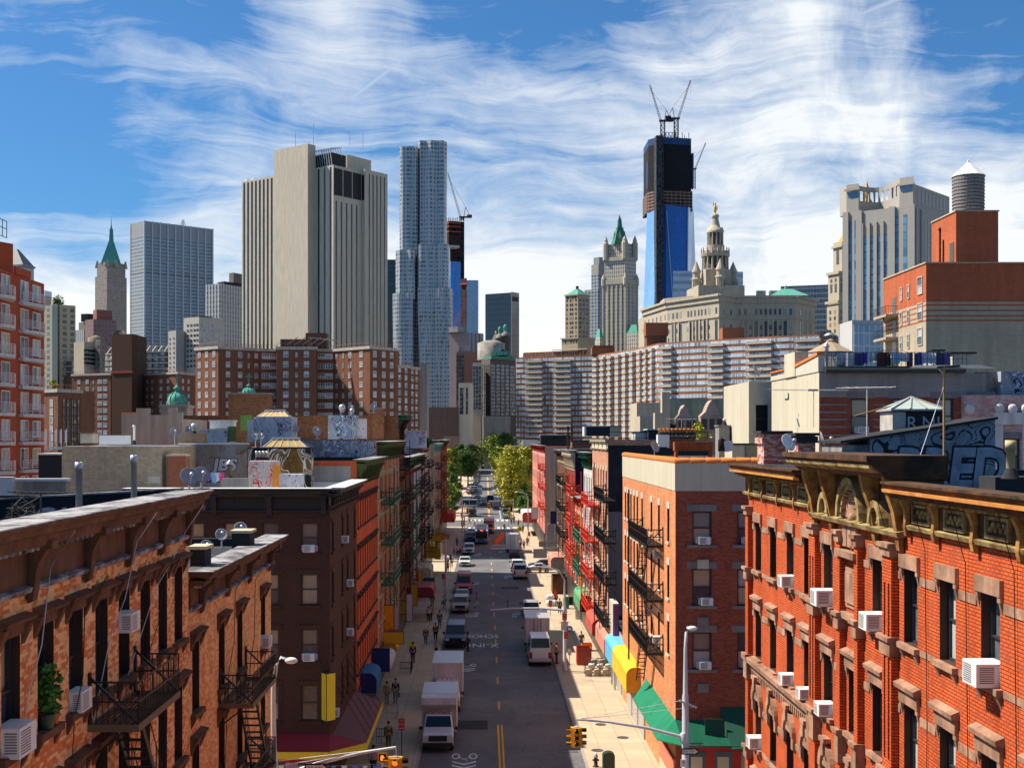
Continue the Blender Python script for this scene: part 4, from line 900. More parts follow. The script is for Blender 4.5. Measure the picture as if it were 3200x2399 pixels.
barrel(-1,98,105,2.2,3.0,1.3,WHT,'white shop canopy behind the navy hanging sign')
barrel(-1,108,114,2.2,2.95,1.2,YAWN,'yellow shop canopy behind the yellow hanging sign, shaded side')
barrel(-1,141,147,2.6,3.75,3.0,plain('crimson cloth',(.33,.03,.04),.7),'dark red shop awning reaching over the shaded pavement',plain('dark crimson cloth',(.2,.02,.03),.7))
barrel(-1,158,165,2.7,4.2,2.0,CREAMT,'cream shop awning in the shaded row with red lettered valance')
barrel(-1,185,193.5,2.8,4.6,2.2,YAWN,'yellow rounded awning beside the parking gap, shaded row')
barrel(1,172,180,2.6,4.2,1.8,PINKC,'sloping pinkish awning by the sunny parking lot',plain('grey awning end',(.3,.3,.3),.7))
barrel(-1,262,276,2.9,4.8,2.4,REDC,'far red shop awning near the crossing, shaded row')
barrel(1,262,276,2.9,5.0,3.0,WHT,'far white shop awning with red edge near the crossing, sunny row',REDC)
def hip_awning(name,label,A,Bp,C,D,thick,mats,strip_h,cat='awning'):
    pass
# red corrugated awning wrapping the brown corner
T=thing('red_awning','red corrugated metal awning with a yellow band wrapping the foot of the dark brown corner','awning',(WL,71.1,0))
RC=None
def corrug():
    m,t=newmat('red corrugated sheet');uv=(t.n('ShaderNodeTexCoord'),2);g=(t.n('ShaderNodeNewGeometry'),0)
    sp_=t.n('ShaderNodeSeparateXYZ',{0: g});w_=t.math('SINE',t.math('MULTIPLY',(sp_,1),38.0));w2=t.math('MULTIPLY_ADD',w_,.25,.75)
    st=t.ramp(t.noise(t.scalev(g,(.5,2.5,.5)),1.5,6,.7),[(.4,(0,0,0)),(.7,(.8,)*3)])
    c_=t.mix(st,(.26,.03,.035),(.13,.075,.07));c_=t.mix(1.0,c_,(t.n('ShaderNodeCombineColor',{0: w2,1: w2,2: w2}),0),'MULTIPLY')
    t.out(c_,.6,.1,.3,bump=w_,bstr=.4,bdist=.03);return m
RC=corrug();RCLOTH=plain('crimson awning sheet',(.24,.015,.025),.7);YBAND=plain('yellow band',(.80,.55,.02),.5)
def sheet(b,P,th=.05): b.extr(P,(0,0,-th))
b=MB();sheet(b,[(.02,.9,3.55),(1.95,.9,3.05),(1.95,12.2,3.05),(.02,13.5,3.5)]);b.build('corrugated_sheet',RC,T)
b=MB();sheet(b,[(-10.5,-.02,3.8),(-10.5,-1.25,3.05),(.05,-1.25,3.05),(.02,-.02,3.8)]);sheet(b,[(.021,-.02,3.8),(.06,-1.25,3.05),(1.95,.88,3.05),(.021,.88,3.55)]);b.build('cloth_roof',RCLOTH,T)
b=MB()
for P0,P1 in (((-10.5,-1.27),(.055,-1.27)),((.06,-1.27),(1.97,.88)),((1.97,.885),(1.97,12.2))): b.extr([(P0[0],P0[1],3.06),(P0[0],P0[1],2.66),(P1[0],P1[1],2.66),(P1[0],P1[1],3.06)],(.012,.012,0) if P0[1] > 0 else (0,.03,0))
b.build('yellow_band',YBAND,T)
b=MB()
for P0,P1 in (((-10.5,-1.25),(.03,-1.25)),((.06,-1.24),(1.94,.88))):
    n=34 if P0[0] < -1 else 9
    for i in range(n):
        a=Vector((*P0,0)).lerp(Vector((*P1,0)),i/n);c_=Vector((*P0,0)).lerp(Vector((*P1,0)),(i+1)/n);m_=(a+c_)/2
        b.poly([(a.x,a.y,2.655),(a.x,a.y,2.53),(m_.x,m_.y,2.46),(c_.x,c_.y,2.53),(c_.x,c_.y,2.655)])
b.build('scalloped_valance',plain('red valance',(.42,.02,.02),.7),T)
for k in range(6): b=MB();b.tube([(.02,2+k*1.8,6.3),(1.9,2.4+k*1.8,3.08)],.02,5);b.build('stay_rod',BLACK,T)
for x in (-3,-9): b=MB();b.tube([(x+.4,-.02,6.2),(x,-1.2,3.08)],.015,5);b.build('stay_rod',BLACK,T)
# the shop under it
T=thing('corner_shopfront','dark glazed shopfront with posters under the red and yellow awning','shopfront',(WL,71.1,0))
b=MB();b.box(-11,-.08,.4,-.1,-.01,2.6);b.build('glazing',plain('dark shop glass',(.03,.035,.04),.1,0,.7),T)
for k in range(9):
    b=MB();b.box(-10.2+k*1.1,-.11,1.2+.1*(k%3),-9.5+k*1.1,-.085,2.2);b.build('poster',plain('poster %d' % (k%4),[(.6,.6,.58),(.2,.35,.5),(.55,.5,.15),(.6,.3,.3)][k%4],.6),T)
# yellow wedge sign on the corner
T=thing('corner_sign','tall blank yellow sign of two panels on the edge of the dark brown building','sign',(WL,71.1,0))
b=MB();P0,P1,P2=(-.48,-.03),(-.14,-.55),(.02,-.03);z0,z1=4.6,7.22
for a,c_ in ((P0,P1),(P1,(.30,-.1))): b.extr([(a[0],a[1],z0),(c_[0],c_[1],z0),(c_[0],c_[1],z1),(a[0],a[1],z1)],(.0,.04,0))
b.build('sign_panel',plain('bright yellow panel',(.88,.62,.02),.5),T)
b=MB();b.prism([P0,P1,(.30,-.1)],z1+.002,z1+.08,bot=True);b.prism([P0,P1,(.30,-.1)],z0-.06,z0-.002,bot=True);b.box(-.16,-.57,z0,-.12,-.53,z1);b.build('trim',BLACK,T)
# green awning on the sunny corner
T=thing('green_awning','green sloping awning wrapping the sunny corner of the stucco topped building','awning',(WR,71.6,0))
b=MB()
sheet(b,[(-.01,12.8,4.35),(-1.05,11.3,3.35),(-1.05,0,3.35),(-.01,0,4.45)]);sheet(b,[(-.01,-.01,4.45),(-1.05,-.01,3.35),(-.98,-.72,3.35),(-.01,-.72,4.35)] if 0 else [(-.01,-.005,4.45),(-1.05,-.005,3.35),(.25,-1.5,3.35)])
b.build('street_canopy',GRNC,T)
b=MB();sheet(b,[(-.008,-.01,4.45),(.25,-1.55,3.35),(3.3,-1.55,3.35),(1.5,-.01,4.45)]);b.build('front_canopy',wall('deep green cloth',(.008,.10,.055),(.01,.12,.07),.5,.2,.9),T)
T=thing('dark_awning','dark green steep awning over the shopfront half hidden by the bright red building','awning',(WR,71.6,0))
b=MB();sheet(b,[(2.55,-.01,5.2),(2.9,-1.65,3.2),(8.5,-1.65,3.2),(8.5,-.01,5.2)]);b.extr([(2.54,-.01,5.19),(2.89,-1.64,3.19),(2.6,-.01,3.19)],(.02,0,0));b.build('canopy',DGC,T)
b=MB();b.box(1.52,-.9,3.4,2.54,-.86,4.7);b.build('flat_panel',DGC,T)
T=thing('red_shopfront','red framed shopfront with menu boards under the green awning','shopfront',(WR,71.6,0))
b=MB();b.box(.3,-.12,.3,8.5,-.01,3.15);b.build('frame',plain('red shop paint',(.45,.03,.02),.5),T)
for k in range(5):
    b=MB();b.box(.7+k*1.5,-.15,.9,1.7+k*1.5,-.125,2.7);b.build('window',GLASS,T)
    b=MB();b.box(.85+k*1.5,-.18,1.2,1.5+k*1.5,-.155,2.4);b.build('menu_board',plain('menu paper',(.55,.5,.38),.6),T)
b=MB();b.box(-.14,0,.13,-.01,5.5,1.0);b.build('stall_riser',CREAMT,T);b=MB();b.box(-.12,0,1.01,-.01,5.5,2.2);b.build('red_panel',plain('salmon panel',(.62,.17,.10),.6),T)
T=thing('roller_shutters','grey roller shutters below the yellow awning on the sunny pavement','shutter',(WR,85,0))
for k in range(3):
    b=MB();b.box(-.1,k*3.6,.13,-.01,k*3.6+3,2.7)
    for j in range(14): b.box(-.12,k*3.6,.2+j*.18,-.1,k*3.6+3,.3+j*.18)
    b.build('shutter',plain('roller shutter',(.45,.43,.40),.5,.3),T)
def blade(u0,u1,v0,v1,Y,mat,label,side,edge=BLACK,th=.28,rnd_top=False,edge2=None):
    x0,x1,z0,z1=X_(u0,Y),X_(u1,Y),Z_(v1,Y),Z_(v0,Y)
    T=thing('hanging_sign',label,'sign',(x0,Y,0),0,'blank hanging shop signs')
    b=MB();w_=x1-x0
    if rnd_top:
        P_=[(0,0,z0),(w_,0,z0)]+[(w_/2+w_/2*math.cos(a),0,z1-w_/2+w_/2*math.sin(a)) for a in np.linspace(0,math.pi,12)];b.extr(P_[::1],(0,th,0))
    else: b.box(.03,0,z0+.03,w_-.03,th,z1-.03)
    b.build('sign_panel',[mat],T)
    b=MB()
    for a in ((-.0,0,z0,w_,0,z0+.03),(0,0,z1-.03,w_,0,z1),(0,0,z0+.03,.03,0,z1-.03),(w_-.03,0,z0+.03,w_,0,z1-.03)): b.box(a[0],-.02,a[2],a[3],th+.02,a[5])
    if not rnd_top: b.build('rim',edge2 or edge,T)
    wx=(WL if side < 0 else WR)-x0
    b=MB()
    for z in (z0+(z1-z0)*.25,z0+(z1-z0)*.75): b.bar((wx,th/2,z),(0 if side < 0 else w_,th/2,z),.05,.05)
    b.tube([(wx,th/2,z1+1.2),(w_/2,th/2,z1)],.015,4);b.build('bracket',BLACK,T)
    return T
YS=plain('yellow sign face',(.72,.40,.01),.45);YS2=plain('mustard sign face',(.50,.33,.01),.45);OS=plain('orange sign face',(.85,.32,.0),.45);WS=plain('white sign face',(.50,.47,.47),.5);NS=plain('navy sign face',(.01,.03,.16),.45);GS_=plain('green sign face',(.0,.11,.05),.45);GREYS=plain('grey sign face',(.42,.42,.43),.5)
for a in ((1199.6,1231,1890,1966,109,OS,'tall orange blank sign hung over the shaded pavement above a square yellow one',-1),(1231.5,1247,1890,1966,109.4,WS,'narrow white strip sign with red edge beside the tall orange sign',-1,REDS),(1197,1262,1973,2012,107,YS,'wide yellow blank sign hung between the orange and navy ones',-1),
    (1161,1217.5,2025,2098,97,NS,'large navy blank sign over the shaded pavement',-1),(1255,1269,1877,1940,122,YS2,'mustard strip sign attached to the tall white one',-1),(1269.5,1290,1855,1940,121.8,WS,'tall white blank sign behind the orange sign, shaded row',-1),(1284,1305,1824,1893,133,YS2,'mustard blank sign beyond the tall white sign',-1),
    (1301,1306,1783.6,1836,149,plain('scarlet face',(.6,.03,.0),.5),'thin scarlet strip sign beside a yellow one',-1),(1306.4,1319,1783.6,1836,148.9,OS,'small orange yellow sign beside the scarlet strip',-1),(1323,1358,1805,1833,150,GS_,'green blank sign above the dark red awning',-1),(1320,1344,1778,1795,158,GS_,'smaller green blank sign above another green one',-1),(1316,1349,1753,1775,171,WS,'white square sign over the cream awning, shaded row',-1),
    (1360,1376,1651,1747,184,YS2,'tall mustard sign pillar near the parking gap',-1),(1345,1380,1672,1692,183.5,YS,'wide yellow sign crossing the tall mustard pillar',-1),(1380.5,1403,1672,1685,183.6,plain('orange face',(.75,.22,.02),.5),'orange end panel beside the wide yellow sign near the gap',-1),(1367,1376,1693,1716,183.2,WS,'small white panel on the tall mustard pillar',-1),
    (1667,1709,1715,1743,186,GREYS,'wide grey blank sign by the sunny parking lot',1),(1684,1708,1692,1708,187,GREYS,'small grey blank sign above the wide grey one',1),(1720,1739,1597,1636,168,NS,'dark blue hanging sign with white characters, sunny row',1),(1660,1682,1585,1622,215,plain('pinkish sign',(.6,.42,.42),.5),'pale pink hanging sign before the pink tenement',1),(1819,1832,1766,1800,139,NS,'small dark blue sign under the green balconies',1)):
    blade(*a)
blade(1709,1732.5,1634,1706,190,GREYS,'tall grey blank sign with a rounded top by the sunny lot',1,rnd_top=True)
T=thing('box_sign','tall sign box with cream side and mauve front by the sky blue awning','sign',(10.3,101.6,0));b=MB();b.box(.01,0,4.4,.47,3.1,7.1);b.build('cream_box',wall('cream sign box',(.62,.55,.45),(.5,.45,.36),.4,.3,.6),T);b=MB();b.box(0,-.04,4.4,.47,-.003,7.0);b.build('mauve_face',PURP,T);b=MB();b.box(.1,.2,0,.25,.35,4.39);b.box(.1,2.6,0,.25,2.75,4.39);b.build('post',STEEL,T)
# ---------------------------------------------------------------- rooftops
def pbox(name,label,cat,u0,u1,v0,v1,Y,dep,mats,cap=None,cb=.08,group=None,t=None):
    x0,x1,z0,z1=X_(u0,Y),X_(u1,Y),Z_(v1,Y),Z_(v0,Y)
    T=thing(name,label,cat,(x0,Y,z0),0,group)
    b=MB();b.box(0,0,0,x1-x0,dep,z1-z0-(.1 if cap else 0));b.build('body',mats,T)
    if cap: b=MB();b.box(-cb,-cb,z1-z0-.098,x1-x0+cb,dep+cb,z1-z0);b.build('cap',cap,T)
    return T
BRC=brick('chimney brick',(.30,.075,.03),(.38,.11,.045),(.3,.22,.16),mort=.007)
def dish(p,r,az_,el_,label,mat=None,group='satellite dishes on the roofs',h=.9):
    T=thing('satellite_dish',label,'satellite dish',p,0,group)
    A=Matrix.Rotation(az_,4,'Z') @ Matrix.Rotation(-el_,4,'X')      # dish opens along -y before turning
    b=MB();prof=[(r*k/6,r*.22*(k/6)**2) for k in range(7)]
    pts=[];n=20
    for q in (0,.012):
        for rr,d_ in prof:
            for k in range(n): pts.append(tuple(A @ Vector((rr*math.cos(2*math.pi*k/n),-(d_)+q,rr*math.sin(2*math.pi*k/n)*1.06))+Vector((0,0,h))))
    m=7;fs=[]
    for q in (0,1):
        o_=q*m*n
        for i in range(m-1):
            for k in range(n): f_=(o_+i*n+k,o_+(i+1)*n+k,o_+(i+1)*n+(k+1)%n,o_+i*n+(k+1)%n);fs.append(f_ if q == 0 else f_[::-1])
    for k in range(n): fs.append(((m-1)*n+k,2*m*n-n+k,2*m*n-n+(k+1)%n,(m-1)*n+(k+1)%n))
    b.add(pts,fs,0,True);b.build('reflector',mat or plain('dish grey',(.27,.28,.30),.45),T)
    b=MB();f_=tuple(A @ Vector((0,-r*1.1,-r*.15))+Vector((0,0,h)));l_=tuple(A @ Vector((0,-.02,-r*.98))+Vector((0,0,h)));b.tube([l_,f_],.02,5);b.ball(f_,.07,8,5);b.build('feed_arm',STEEL,T)
    b=MB();b.tube([(0,.05,0),(0,.05,h*.6),tuple(A @ Vector((0,.1,-.05))+Vector((0,0,h)))],.03,6);b.bar((-.25,.05,.02),(.25,.05,.02),.08,.04);b.build('mast',STEEL,T)
    return T
def vpipe(u,v0,v1,Y,r,label,mat=None,cap=None,name='vent_pipe',cat='vent pipe'):
    x,z0,z1=X_(u,Y),Z_(v1,Y),Z_(v0,Y)
    T=thing(name,label,cat,(x,Y,z0),0,'vent pipes on the roofs');b=MB();b.lathe((0,0,0),[(r,0),(r,z1-z0-.2),(r*1.25,z1-z0-.2),(r*1.25,z1-z0),(r*.9,z1-z0),(r*.9,z1-z0-.1)],12);b.build('pipe',mat or STEEL,T)
    b=MB();b.lathe((0,0,0),[(r*2.2,0),(r*1.9,.06),(r*1.05,.25)],12);b.build('flashing',TAR,T)
    if cap == 'ball':
        b=MB();b.ball((0,0,z1-z0+r*1.2),r*1.9,14,8);b.build('turbine',STEEL,T)
    if cap == 'hat': b=MB();b.lathe((0,0,z1-z0+.02),[(r*2.0,0),(r*2.0,.05),(r*.4,.28)],12);b.build('hat',STEEL,T)
    return T
def yagi(p,L,ang,label,n=9,mast=1.6,mat=None,tilt=0,el_len=.9):
    T=thing('roof_antenna',label,'antenna',p,ang,'antennas on the roofs');m=mat or plain('aluminium rod',(.5,.5,.5),.35,.7)
    b=MB();b.tube([(0,0,0),(0,0,mast)],.025,6);b.build('mast',m,T)
    b=MB();b.tube([(-L/2,0,mast+tilt),(L/2,0,mast-tilt)],.016,5);b.build('boom',m,T)
    for i in range(n):
        x=-L/2+L*i/(n-1);e=el_len*(1-.5*i/n);b=MB();b.tube([(x,-e/2,mast+tilt-2*tilt*i/(n-1)+.02),(x,e/2,mast+tilt-2*tilt*i/(n-1)+.02)],.009,4);b.build('element',m,T)
    return T
# -- on the orange tenement
TP=T=thing('tar_parapet','low black parapet with grey bubble graffiti behind the brown cornice','parapet',(-14.9,36.7,17.7));b=MB();b.extr([(0,0,0),(6.05,0,0),(6.05,0,1.2),(0,0,.85)],(0,.3,0));b.build('wall',GRAFT,T);b=MB();b.extr([(-.05,-.04,.852),(6.08,-.04,1.202),(6.08,-.04,1.25),(-.05,-.04,.90)],(0,.38,0));b.build('cap',LEAD,T)
vpipe(247,1444,1625,32,.085,'grey vent pipe with a red band standing behind the brown cornice');vpipe(419,1422,1590,34.5,.085,'taller plain grey vent pipe nearest the pair of grey dishes')
dish((X_(590,37.6),37.6,Z_(1530,37.6)),.27,R(30),R(25),'grey satellite dish in front of its twin at the end of the brown cornice',h=.38);dish((X_(628,38.2),38.2,Z_(1528,38.2)),.25,R(30),R(25),'grey satellite dish half behind another at the end of the brown cornice',h=.42)
yagi((X_(128,30),30,Z_(1620,30)),1.5,R(8),'many pronged antenna leaning over the black graffiti parapet',10,.62,plain('dark rod',(.05,.05,.05),.5),.02,.28)
b=MB();
for k in range(26): b.tube([(rnd.uniform(-.3,.3),rnd.uniform(-.2,.2),0),(rnd.uniform(-.4,.4),rnd.uniform(-.3,.3),rnd.uniform(.2,.5)),(rnd.uniform(-.5,.5),rnd.uniform(-.3,.3),rnd.uniform(.1,.7))],.006,3)
tag(b.build('wire_tangle',plain('dark wire',(.06,.06,.06),.6),loc=(X_(75,28),28,Z_(1640,28))),'tangle of thin dark wires on the tar roof beside the antenna','wire')
for u,v0,v1,lab in ((0,1655,1700,'rusty brown tin hood at the near end of the cornice'),):
    pass
# -- on the lower corner tenement
pbox('chimney_stack','black tarred chimney with a tan cap, nearer of two on the lower corner roof','chimney',594,640,1706,1830,38.6,.9,TAR,CREAMT,.06);pbox('chimney_stack','black tarred chimney with a tan cap, farther one beside the round dishes','chimney',724,780,1657,1745,46,1.0,TAR,CREAMT,.06)
dish((X_(645,44),44,Z_(1738,44)),.22,R(25),R(30),'small pale dish on the lower corner roof beside the nearer black chimney',h=.35);dish((X_(692,45),45,Z_(1715,45)),.22,R(20),R(30),'pale round dish on a bent arm between two black chimneys',h=.5);dish((X_(752,47.5),47.5,Z_(1685,47.5)),.25,R(20),R(30),'pale dish peeking over the farther black chimney',h=.4)
b=MB();b.box(-10.5,0,0,-.5,14,.04);
# -- walls and chimneys left of the brown corner building
pbox('stained_wall','grey stained parapet wall with rain streaks behind the pipes','wall',36,206,1495,1620,45,.4,wall('stained render',(.42,.37,.28),(.25,.21,.16),.8,.7,1.),ROOFW,.05);pbox('white_wall','plain white wall end beside the grey stained parapet','wall',-40,35,1490,1620,44.5,.4,ROOFW,None)
B=Bld('tan_brick_building','tan painted brick building with a big blank wall behind the grey vent pipes',px(505,1390,76)[:2],0);B.z0=0
b=MB();shell(b,12,6,19.9,None,None,.2,.3,0,1);B.part(b,'wall',[brick('tan painted brick',(.52,.42,.28),(.58,.48,.33),(.42,.33,.22),(.22,.14,.09),.35,1.2,pcon=.03),ROOFW]);B.w.append((.45,16.2,.42,1.5,'R2s','L',0));B.windows()
pbox('roof_cabinets','white air handling cabinets on the tan brick building','cabinet',310,392,1360,1388,79,1.2,WHITE);vpipe(419,1328,1388,78,.07,'thin white pipe on the tan brick building',WHITE);pbox('bulkhead','cream roof hut with a rusty top on the tan brick building','roof hut',251,289,1350,1384,79.5,1.2,CREAM,BRONZE)
pbox('black_wall','plain black tarred wall between the balcony block and the tan building','wall',120,197,1416,1560,84,3,wall('black tar wall',(.016,.017,.024),(.03,.03,.035),.4,.1,.3),ROOFW,.06)
for k in range(5):
    b=MB();b.box(-.07,-.05,0,.07,.05,.95);b.tube([(0,.1,-.5),(0,.1,1.1)],.03,5);tag(b.build('cell_antenna',WHITE,loc=(X_(142+k*16,100),100,Z_(1385,100)+.05)),'white panel aerial on the roof beside the balcony block','antenna','row of panel aerials')
b=MB();b.box(X_(137,100),100.1,Z_(1400,100)-.1,X_(212,100),100.3,Z_(1396,100));tag(b.build('aerial_rail',STEEL),'steel rail carrying a row of white panel aerials','rail')
B=Bld('beige_stucco_building','beige stucco building with a stepped parapet below the green dome',px(570,1290,112)[:2],0)
b=MB();zt=Z_(1291,112);P_=[(0,0),(0,zt-.5)]
shell(b,10,5.4,zt-.5,None,None,.2,.3,0,0);q=MB()
for y0_,y1_,h_ in ((.0,.5,.6),(.5,1.3,1.0),(1.3,2.2,.35),(2.2,2.9,.35),(2.9,4.1,.95),(4.1,5.4,.45)): q.box(.002,y0_,zt-.498,.35,y1_-.004,zt-.5+h_)
B.part(b,'wall',[wall('beige stucco',(.42,.36,.28),(.34,.29,.23),.6,.4,.4),TAR]);B.part(q,'stepped_parapet',MATS['beige stucco'])
b=MB();b.box(0,4.1,zt-.05,.36,5.4,zt+.08);B.part(b,'tile_cap',TILEO)
# -- L2 / L3 / L4 roofs
pbox('brick_chimney','red brick chimney with a broken cap in front of the grey graffiti wall','chimney',521,580,1420,1530,76,1.1,BRC,CREAM,.05)
pbox('grey_chimney','grey painted chimney flank beside the red brick chimney','chimney',503,520,1408,1530,77,1.1,CONC)
def gwall(u0,u1,v0,v1,Y,d_,m,label,cap=None,name='graffiti_wall'): return pbox(name,label,'wall',u0,u1,v0,v1,Y,d_,m,cap,.05)
GW2=gwall(560,773,1384,1500,85.0,.5,GRAFN,'long grey rooftop wall with black and gold graffiti',ROOFW)
pbox('rusty_band','rust stained tin band along the top of the grey graffiti wall','tin band',560,643,1354,1383,85.2,.5,wall('rust',(.35,.2,.08),(.2,.2,.2),.7,.5,.8))
gwall(776,972,1397,1525,84.2,1.2,GRAFG,'black rooftop wall with fat gold graffiti figures',TAR)
def skylight(u0,u1,v0,v1,Y,d_,label,glass,ins=.3):
    x0,x1,z0,z1=X_(u0,Y),X_(u1,Y),Z_(v1,Y),Z_(v0,Y);w_=x1-x0;h_=z1-z0
    T=thing('skylight',label,'skylight',(x0,Y,z0));b=MB();i=w_*ins;b.prism([(0,0),(w_,0),(w_,d_),(0,d_)],0,h_,p2=[(i,d_*.4),(w_-i,d_*.4),(w_-i,d_*.6),(i,d_*.6)]);b.build('glazing',glass,T)
    b=MB()
    for k in range(6): f_=k/5;b.bar((w_*f_,-.01,.0),(i+(w_-2*i)*f_,d_*.4-.01,h_),.05,.05)
    b.box(i-.1,d_*.35,h_,w_-i+.1,d_*.65,h_+.14);b.box(-.06,-.06,-.12,w_+.06,d_+.06,-.003);b.build('frame',ROOFW,T);return T
AMBER=plain('amber glass',(.55,.36,.12),.2,0,.5)
skylight(822,955,1372,1396,84.5,1.2,'black framed skylight with amber panes above the gold graffiti wall',AMBER,.2)
pbox('flue_bank','bank of shiny steel flues in front of the black and gold graffiti wall','flue',797,838,1410,1440,82.8,.5,STEEL)
for k in range(4): vpipe(802+k*11,1409,1440,82.5,.075,'shiny steel flue in a bank of four by the gold graffiti')
gwall(775,862,1440,1528,80.5,1.6,GRAFR,'white roof hut covered in red graffiti at the front edge of the brown building');pbox('orange_board','orange painted board leaning beside the red graffiti hut','board',852,876,1452,1528,80.2,.12,plain('orange board',(.75,.27,.03),.7));gwall(872,942,1481,1528,79.5,1.2,GRAFW,'low white rooftop box with thin black tags')
vpipe(718,1452,1500,79,.13,'short dark vent with a white mushroom hat on the brown building',BRONZE,'hat')
dish((X_(798,80),80,Z_(1398,80)),.24,R(25),R(30),'small dish leftmost of a pair above the gold graffiti wall',h=.7);dish((X_(815,80),80,Z_(1398,80)),.24,R(25),R(30),'small dish right beside its twin above the gold graffiti wall',h=.72)
pbox('dark_kerb_wall','low dark tagged wall at the edge of the brown roof','wall',690,775,1494,1530,77.5,.4,CONC)
gwall(625,709,1341,1384,95,1.5,GRAFW,'low white tagged roof hut beside the big white one',ROOFW);pbox('hut_top','upper step of the low white tagged roof hut','roof hut',655,722,1312,1340,96,2,WHT,ROOFW);pbox('olive_door','olive green roof door leaning beside the white tagged hut','door',710,738,1332,1380,95.2,.1,plain('olive door',(.16,.17,.05),.7))
gwall(793,911,1302,1382,97,3,GRAFW,'big white roof hut covered in black and pink tags under a skylight');gwall(772,792.5,1312,1380,96.8,2.6,WHT,'white side wing of the big tagged roof hut');skylight(803,900,1284,1301,97.3,2.4,'white framed skylight with amber panes on the big tagged roof hut',AMBER,.22)
gwall(1025,1112,1297,1372,112,2.5,GRAFB,'grey roof hut with blue graffiti rising behind the sloping roofs');gwall(1112.5,1140,1308,1370,112.4,2,GRAFW,'narrow white tagged wing beside the blue graffiti hut')
for u,Y,r,h_,lab in ((923,98,.30,.8,'pinkish tagged dish on a tall arm beside the big white roof hut'),(990,99,.36,.6,'oval tagged dish leaning in the middle of the painted roofs'),(1097,118,.30,.5,'grey dish on the tall russet wall'),(1166,118,.34,.5,'white dish at the end of the tall russet wall'),(590,100,.32,.5,'white dish low beside the rusty band'),(545,88,.32,1.0,'white dish on a yellow pole beside the stucco wall')):
    zz={923:Z_(1372,98),990:Z_(1372,99),1097:Z_(1290,118),1166:Z_(1290,118),590:Z_(1362,100),545:Z_(1395,88)}[u];dish((X_(u,Y),Y,zz),r,R(25),R(25),lab,wall('tagged dish',(.5,.45,.48),(.3,.25,.28),.6,0,3.) if u in (923,990) else None,h=h_)
vpipe(606,1338,1358,90,.12,'pale turbine vent near the rusty band',None,'ball');vpipe(1069,1280,1300,113,.16,'silver turbine vent on the tagged hut by the russet wall',None,'ball');vpipe(1100,1288,1306,114,.12,'smaller silver turbine vent on the tagged hut',None,'ball')
B=Bld('brick_stair_tower','square russet brick stair tower with an arched green window behind the white roof huts',px(836,1231,124)[:2],0)
b=MB();b.box(0,0,0,3,3.85,Z_(1231,124));B.part(b,'wall',BR3);b=MB();b.box(-.1,-.1,Z_(1231,124),3.1,3.95,Z_(1231,124)+.12);B.part(b,'coping',STONE)
b=MB();b.box(-.05,1.5,Z_(1345,124),-.004,2.65,Z_(1296,124));B.part(b,'green_window',plain('green painted window',(.14,.24,.04),.6))
gwall(1175,1196,1291,1372,126.6,.3,wall('tan patch',(.36,.28,.18),(.3,.2,.12),.6,.3,.6),'tan unpainted strip on the tall russet wall',None,'patch_wall')
pbox('brick_stack','tall brick chimney block at the end of the russet wall','chimney',1163,1200,1274,1372,125.8,1,BR3,STONE,.06)
for k in range(4): vpipe(1250+k*4,1325,1420,128,.06,'dark soil pipe running up the corner of the tall russet tenement',BLACK)
pbox('white_hut','white tagged roof hut behind the green cornice in the shaded row','roof hut',1268,1330,1345,1400,176,3,GRAFW,ROOFW);gwall(1290,1323,1377,1416,178.6,.3,GRAFN,'grey tagged end wall in the shaded row')
b=MB()
for k in range(6): b.add([(k*.24-.2,0,0),(k*.24+.15,0,.05),(k*.24+.1,.1,-.65+.2*(k%3)),(k*.24-.15,.1,-.55)],((0,1,2,3),),k % 5)
tag(b.build('laundry_pile',[plain('cloth %d' % i,c_,.9) for i,c_ in enumerate([(.6,.05,.25),(.02,.02,.03),(.25,.1,.4),(.2,.45,.6),(.6,.6,.62)])],loc=(X_(632,77),77,Z_(1478,77))),'bright laundry hung by the pair of grey dishes','laundry')
# church domes behind the roofs
def dome(u,vb,vt,hw,Y,label,cross,zbase):
    x=X_(u,Y);r=hw*Y/F;z0=Z_(vb,Y)
    T=thing('church_dome',label,'dome',(x,Y,z0));b=MB();H=(vb-vt)*Y/F
    b.lathe((0,0,0),[(r*1.0,0),(r*1.05,H*.12),(r*.98,H*.3),(r*.75,H*.45),(r*.35,H*.56),(r*.2,H*.6),(r*.2,H*.68),(r*.36,H*.72),(r*.38,H*.76),(r*.16,H*.84),(r*.05,H*.9),(.02,H)],24);b.build('copper_shell',COPPER,T)
    b=MB()
    for k in range(12):
        a=k*math.pi/6;b.tube([(r*1.03*math.cos(a),r*1.03*math.sin(a),0),(r*1.07*math.cos(a),r*1.07*math.sin(a),H*.12),(r*1.0*math.cos(a),r*1.0*math.sin(a),H*.3),(r*.76*math.cos(a),r*.76*math.sin(a),H*.46),(r*.36*math.cos(a),r*.36*math.sin(a),H*.57)],.05,4)
    b.build('rib',COPPER,T)
    b=MB();b.box(-r*1.35,-r*1.35,-H*.5,r*1.35,r*1.35,-.01);b.box(-r*1.5,-r*1.5,-.35,r*1.5,r*1.5,-.05);b.build('base',CREAM,T)
    if cross: b=MB();c_=cross*Y/F;b.box(-.09,-.09,H,.09,.09,H+c_);b.box(-c_*.32,-.08,H+c_*.58,c_*.32,.08,H+c_*.75);b.build('cross',COPPER,T)
dome(553,1265,1196,30,150,'large green copper dome with a cross behind the beige stucco building',26,0);dome(777,1232,1196,20,140,'small green onion dome with a tall cross above the brick stair tower',30,0)
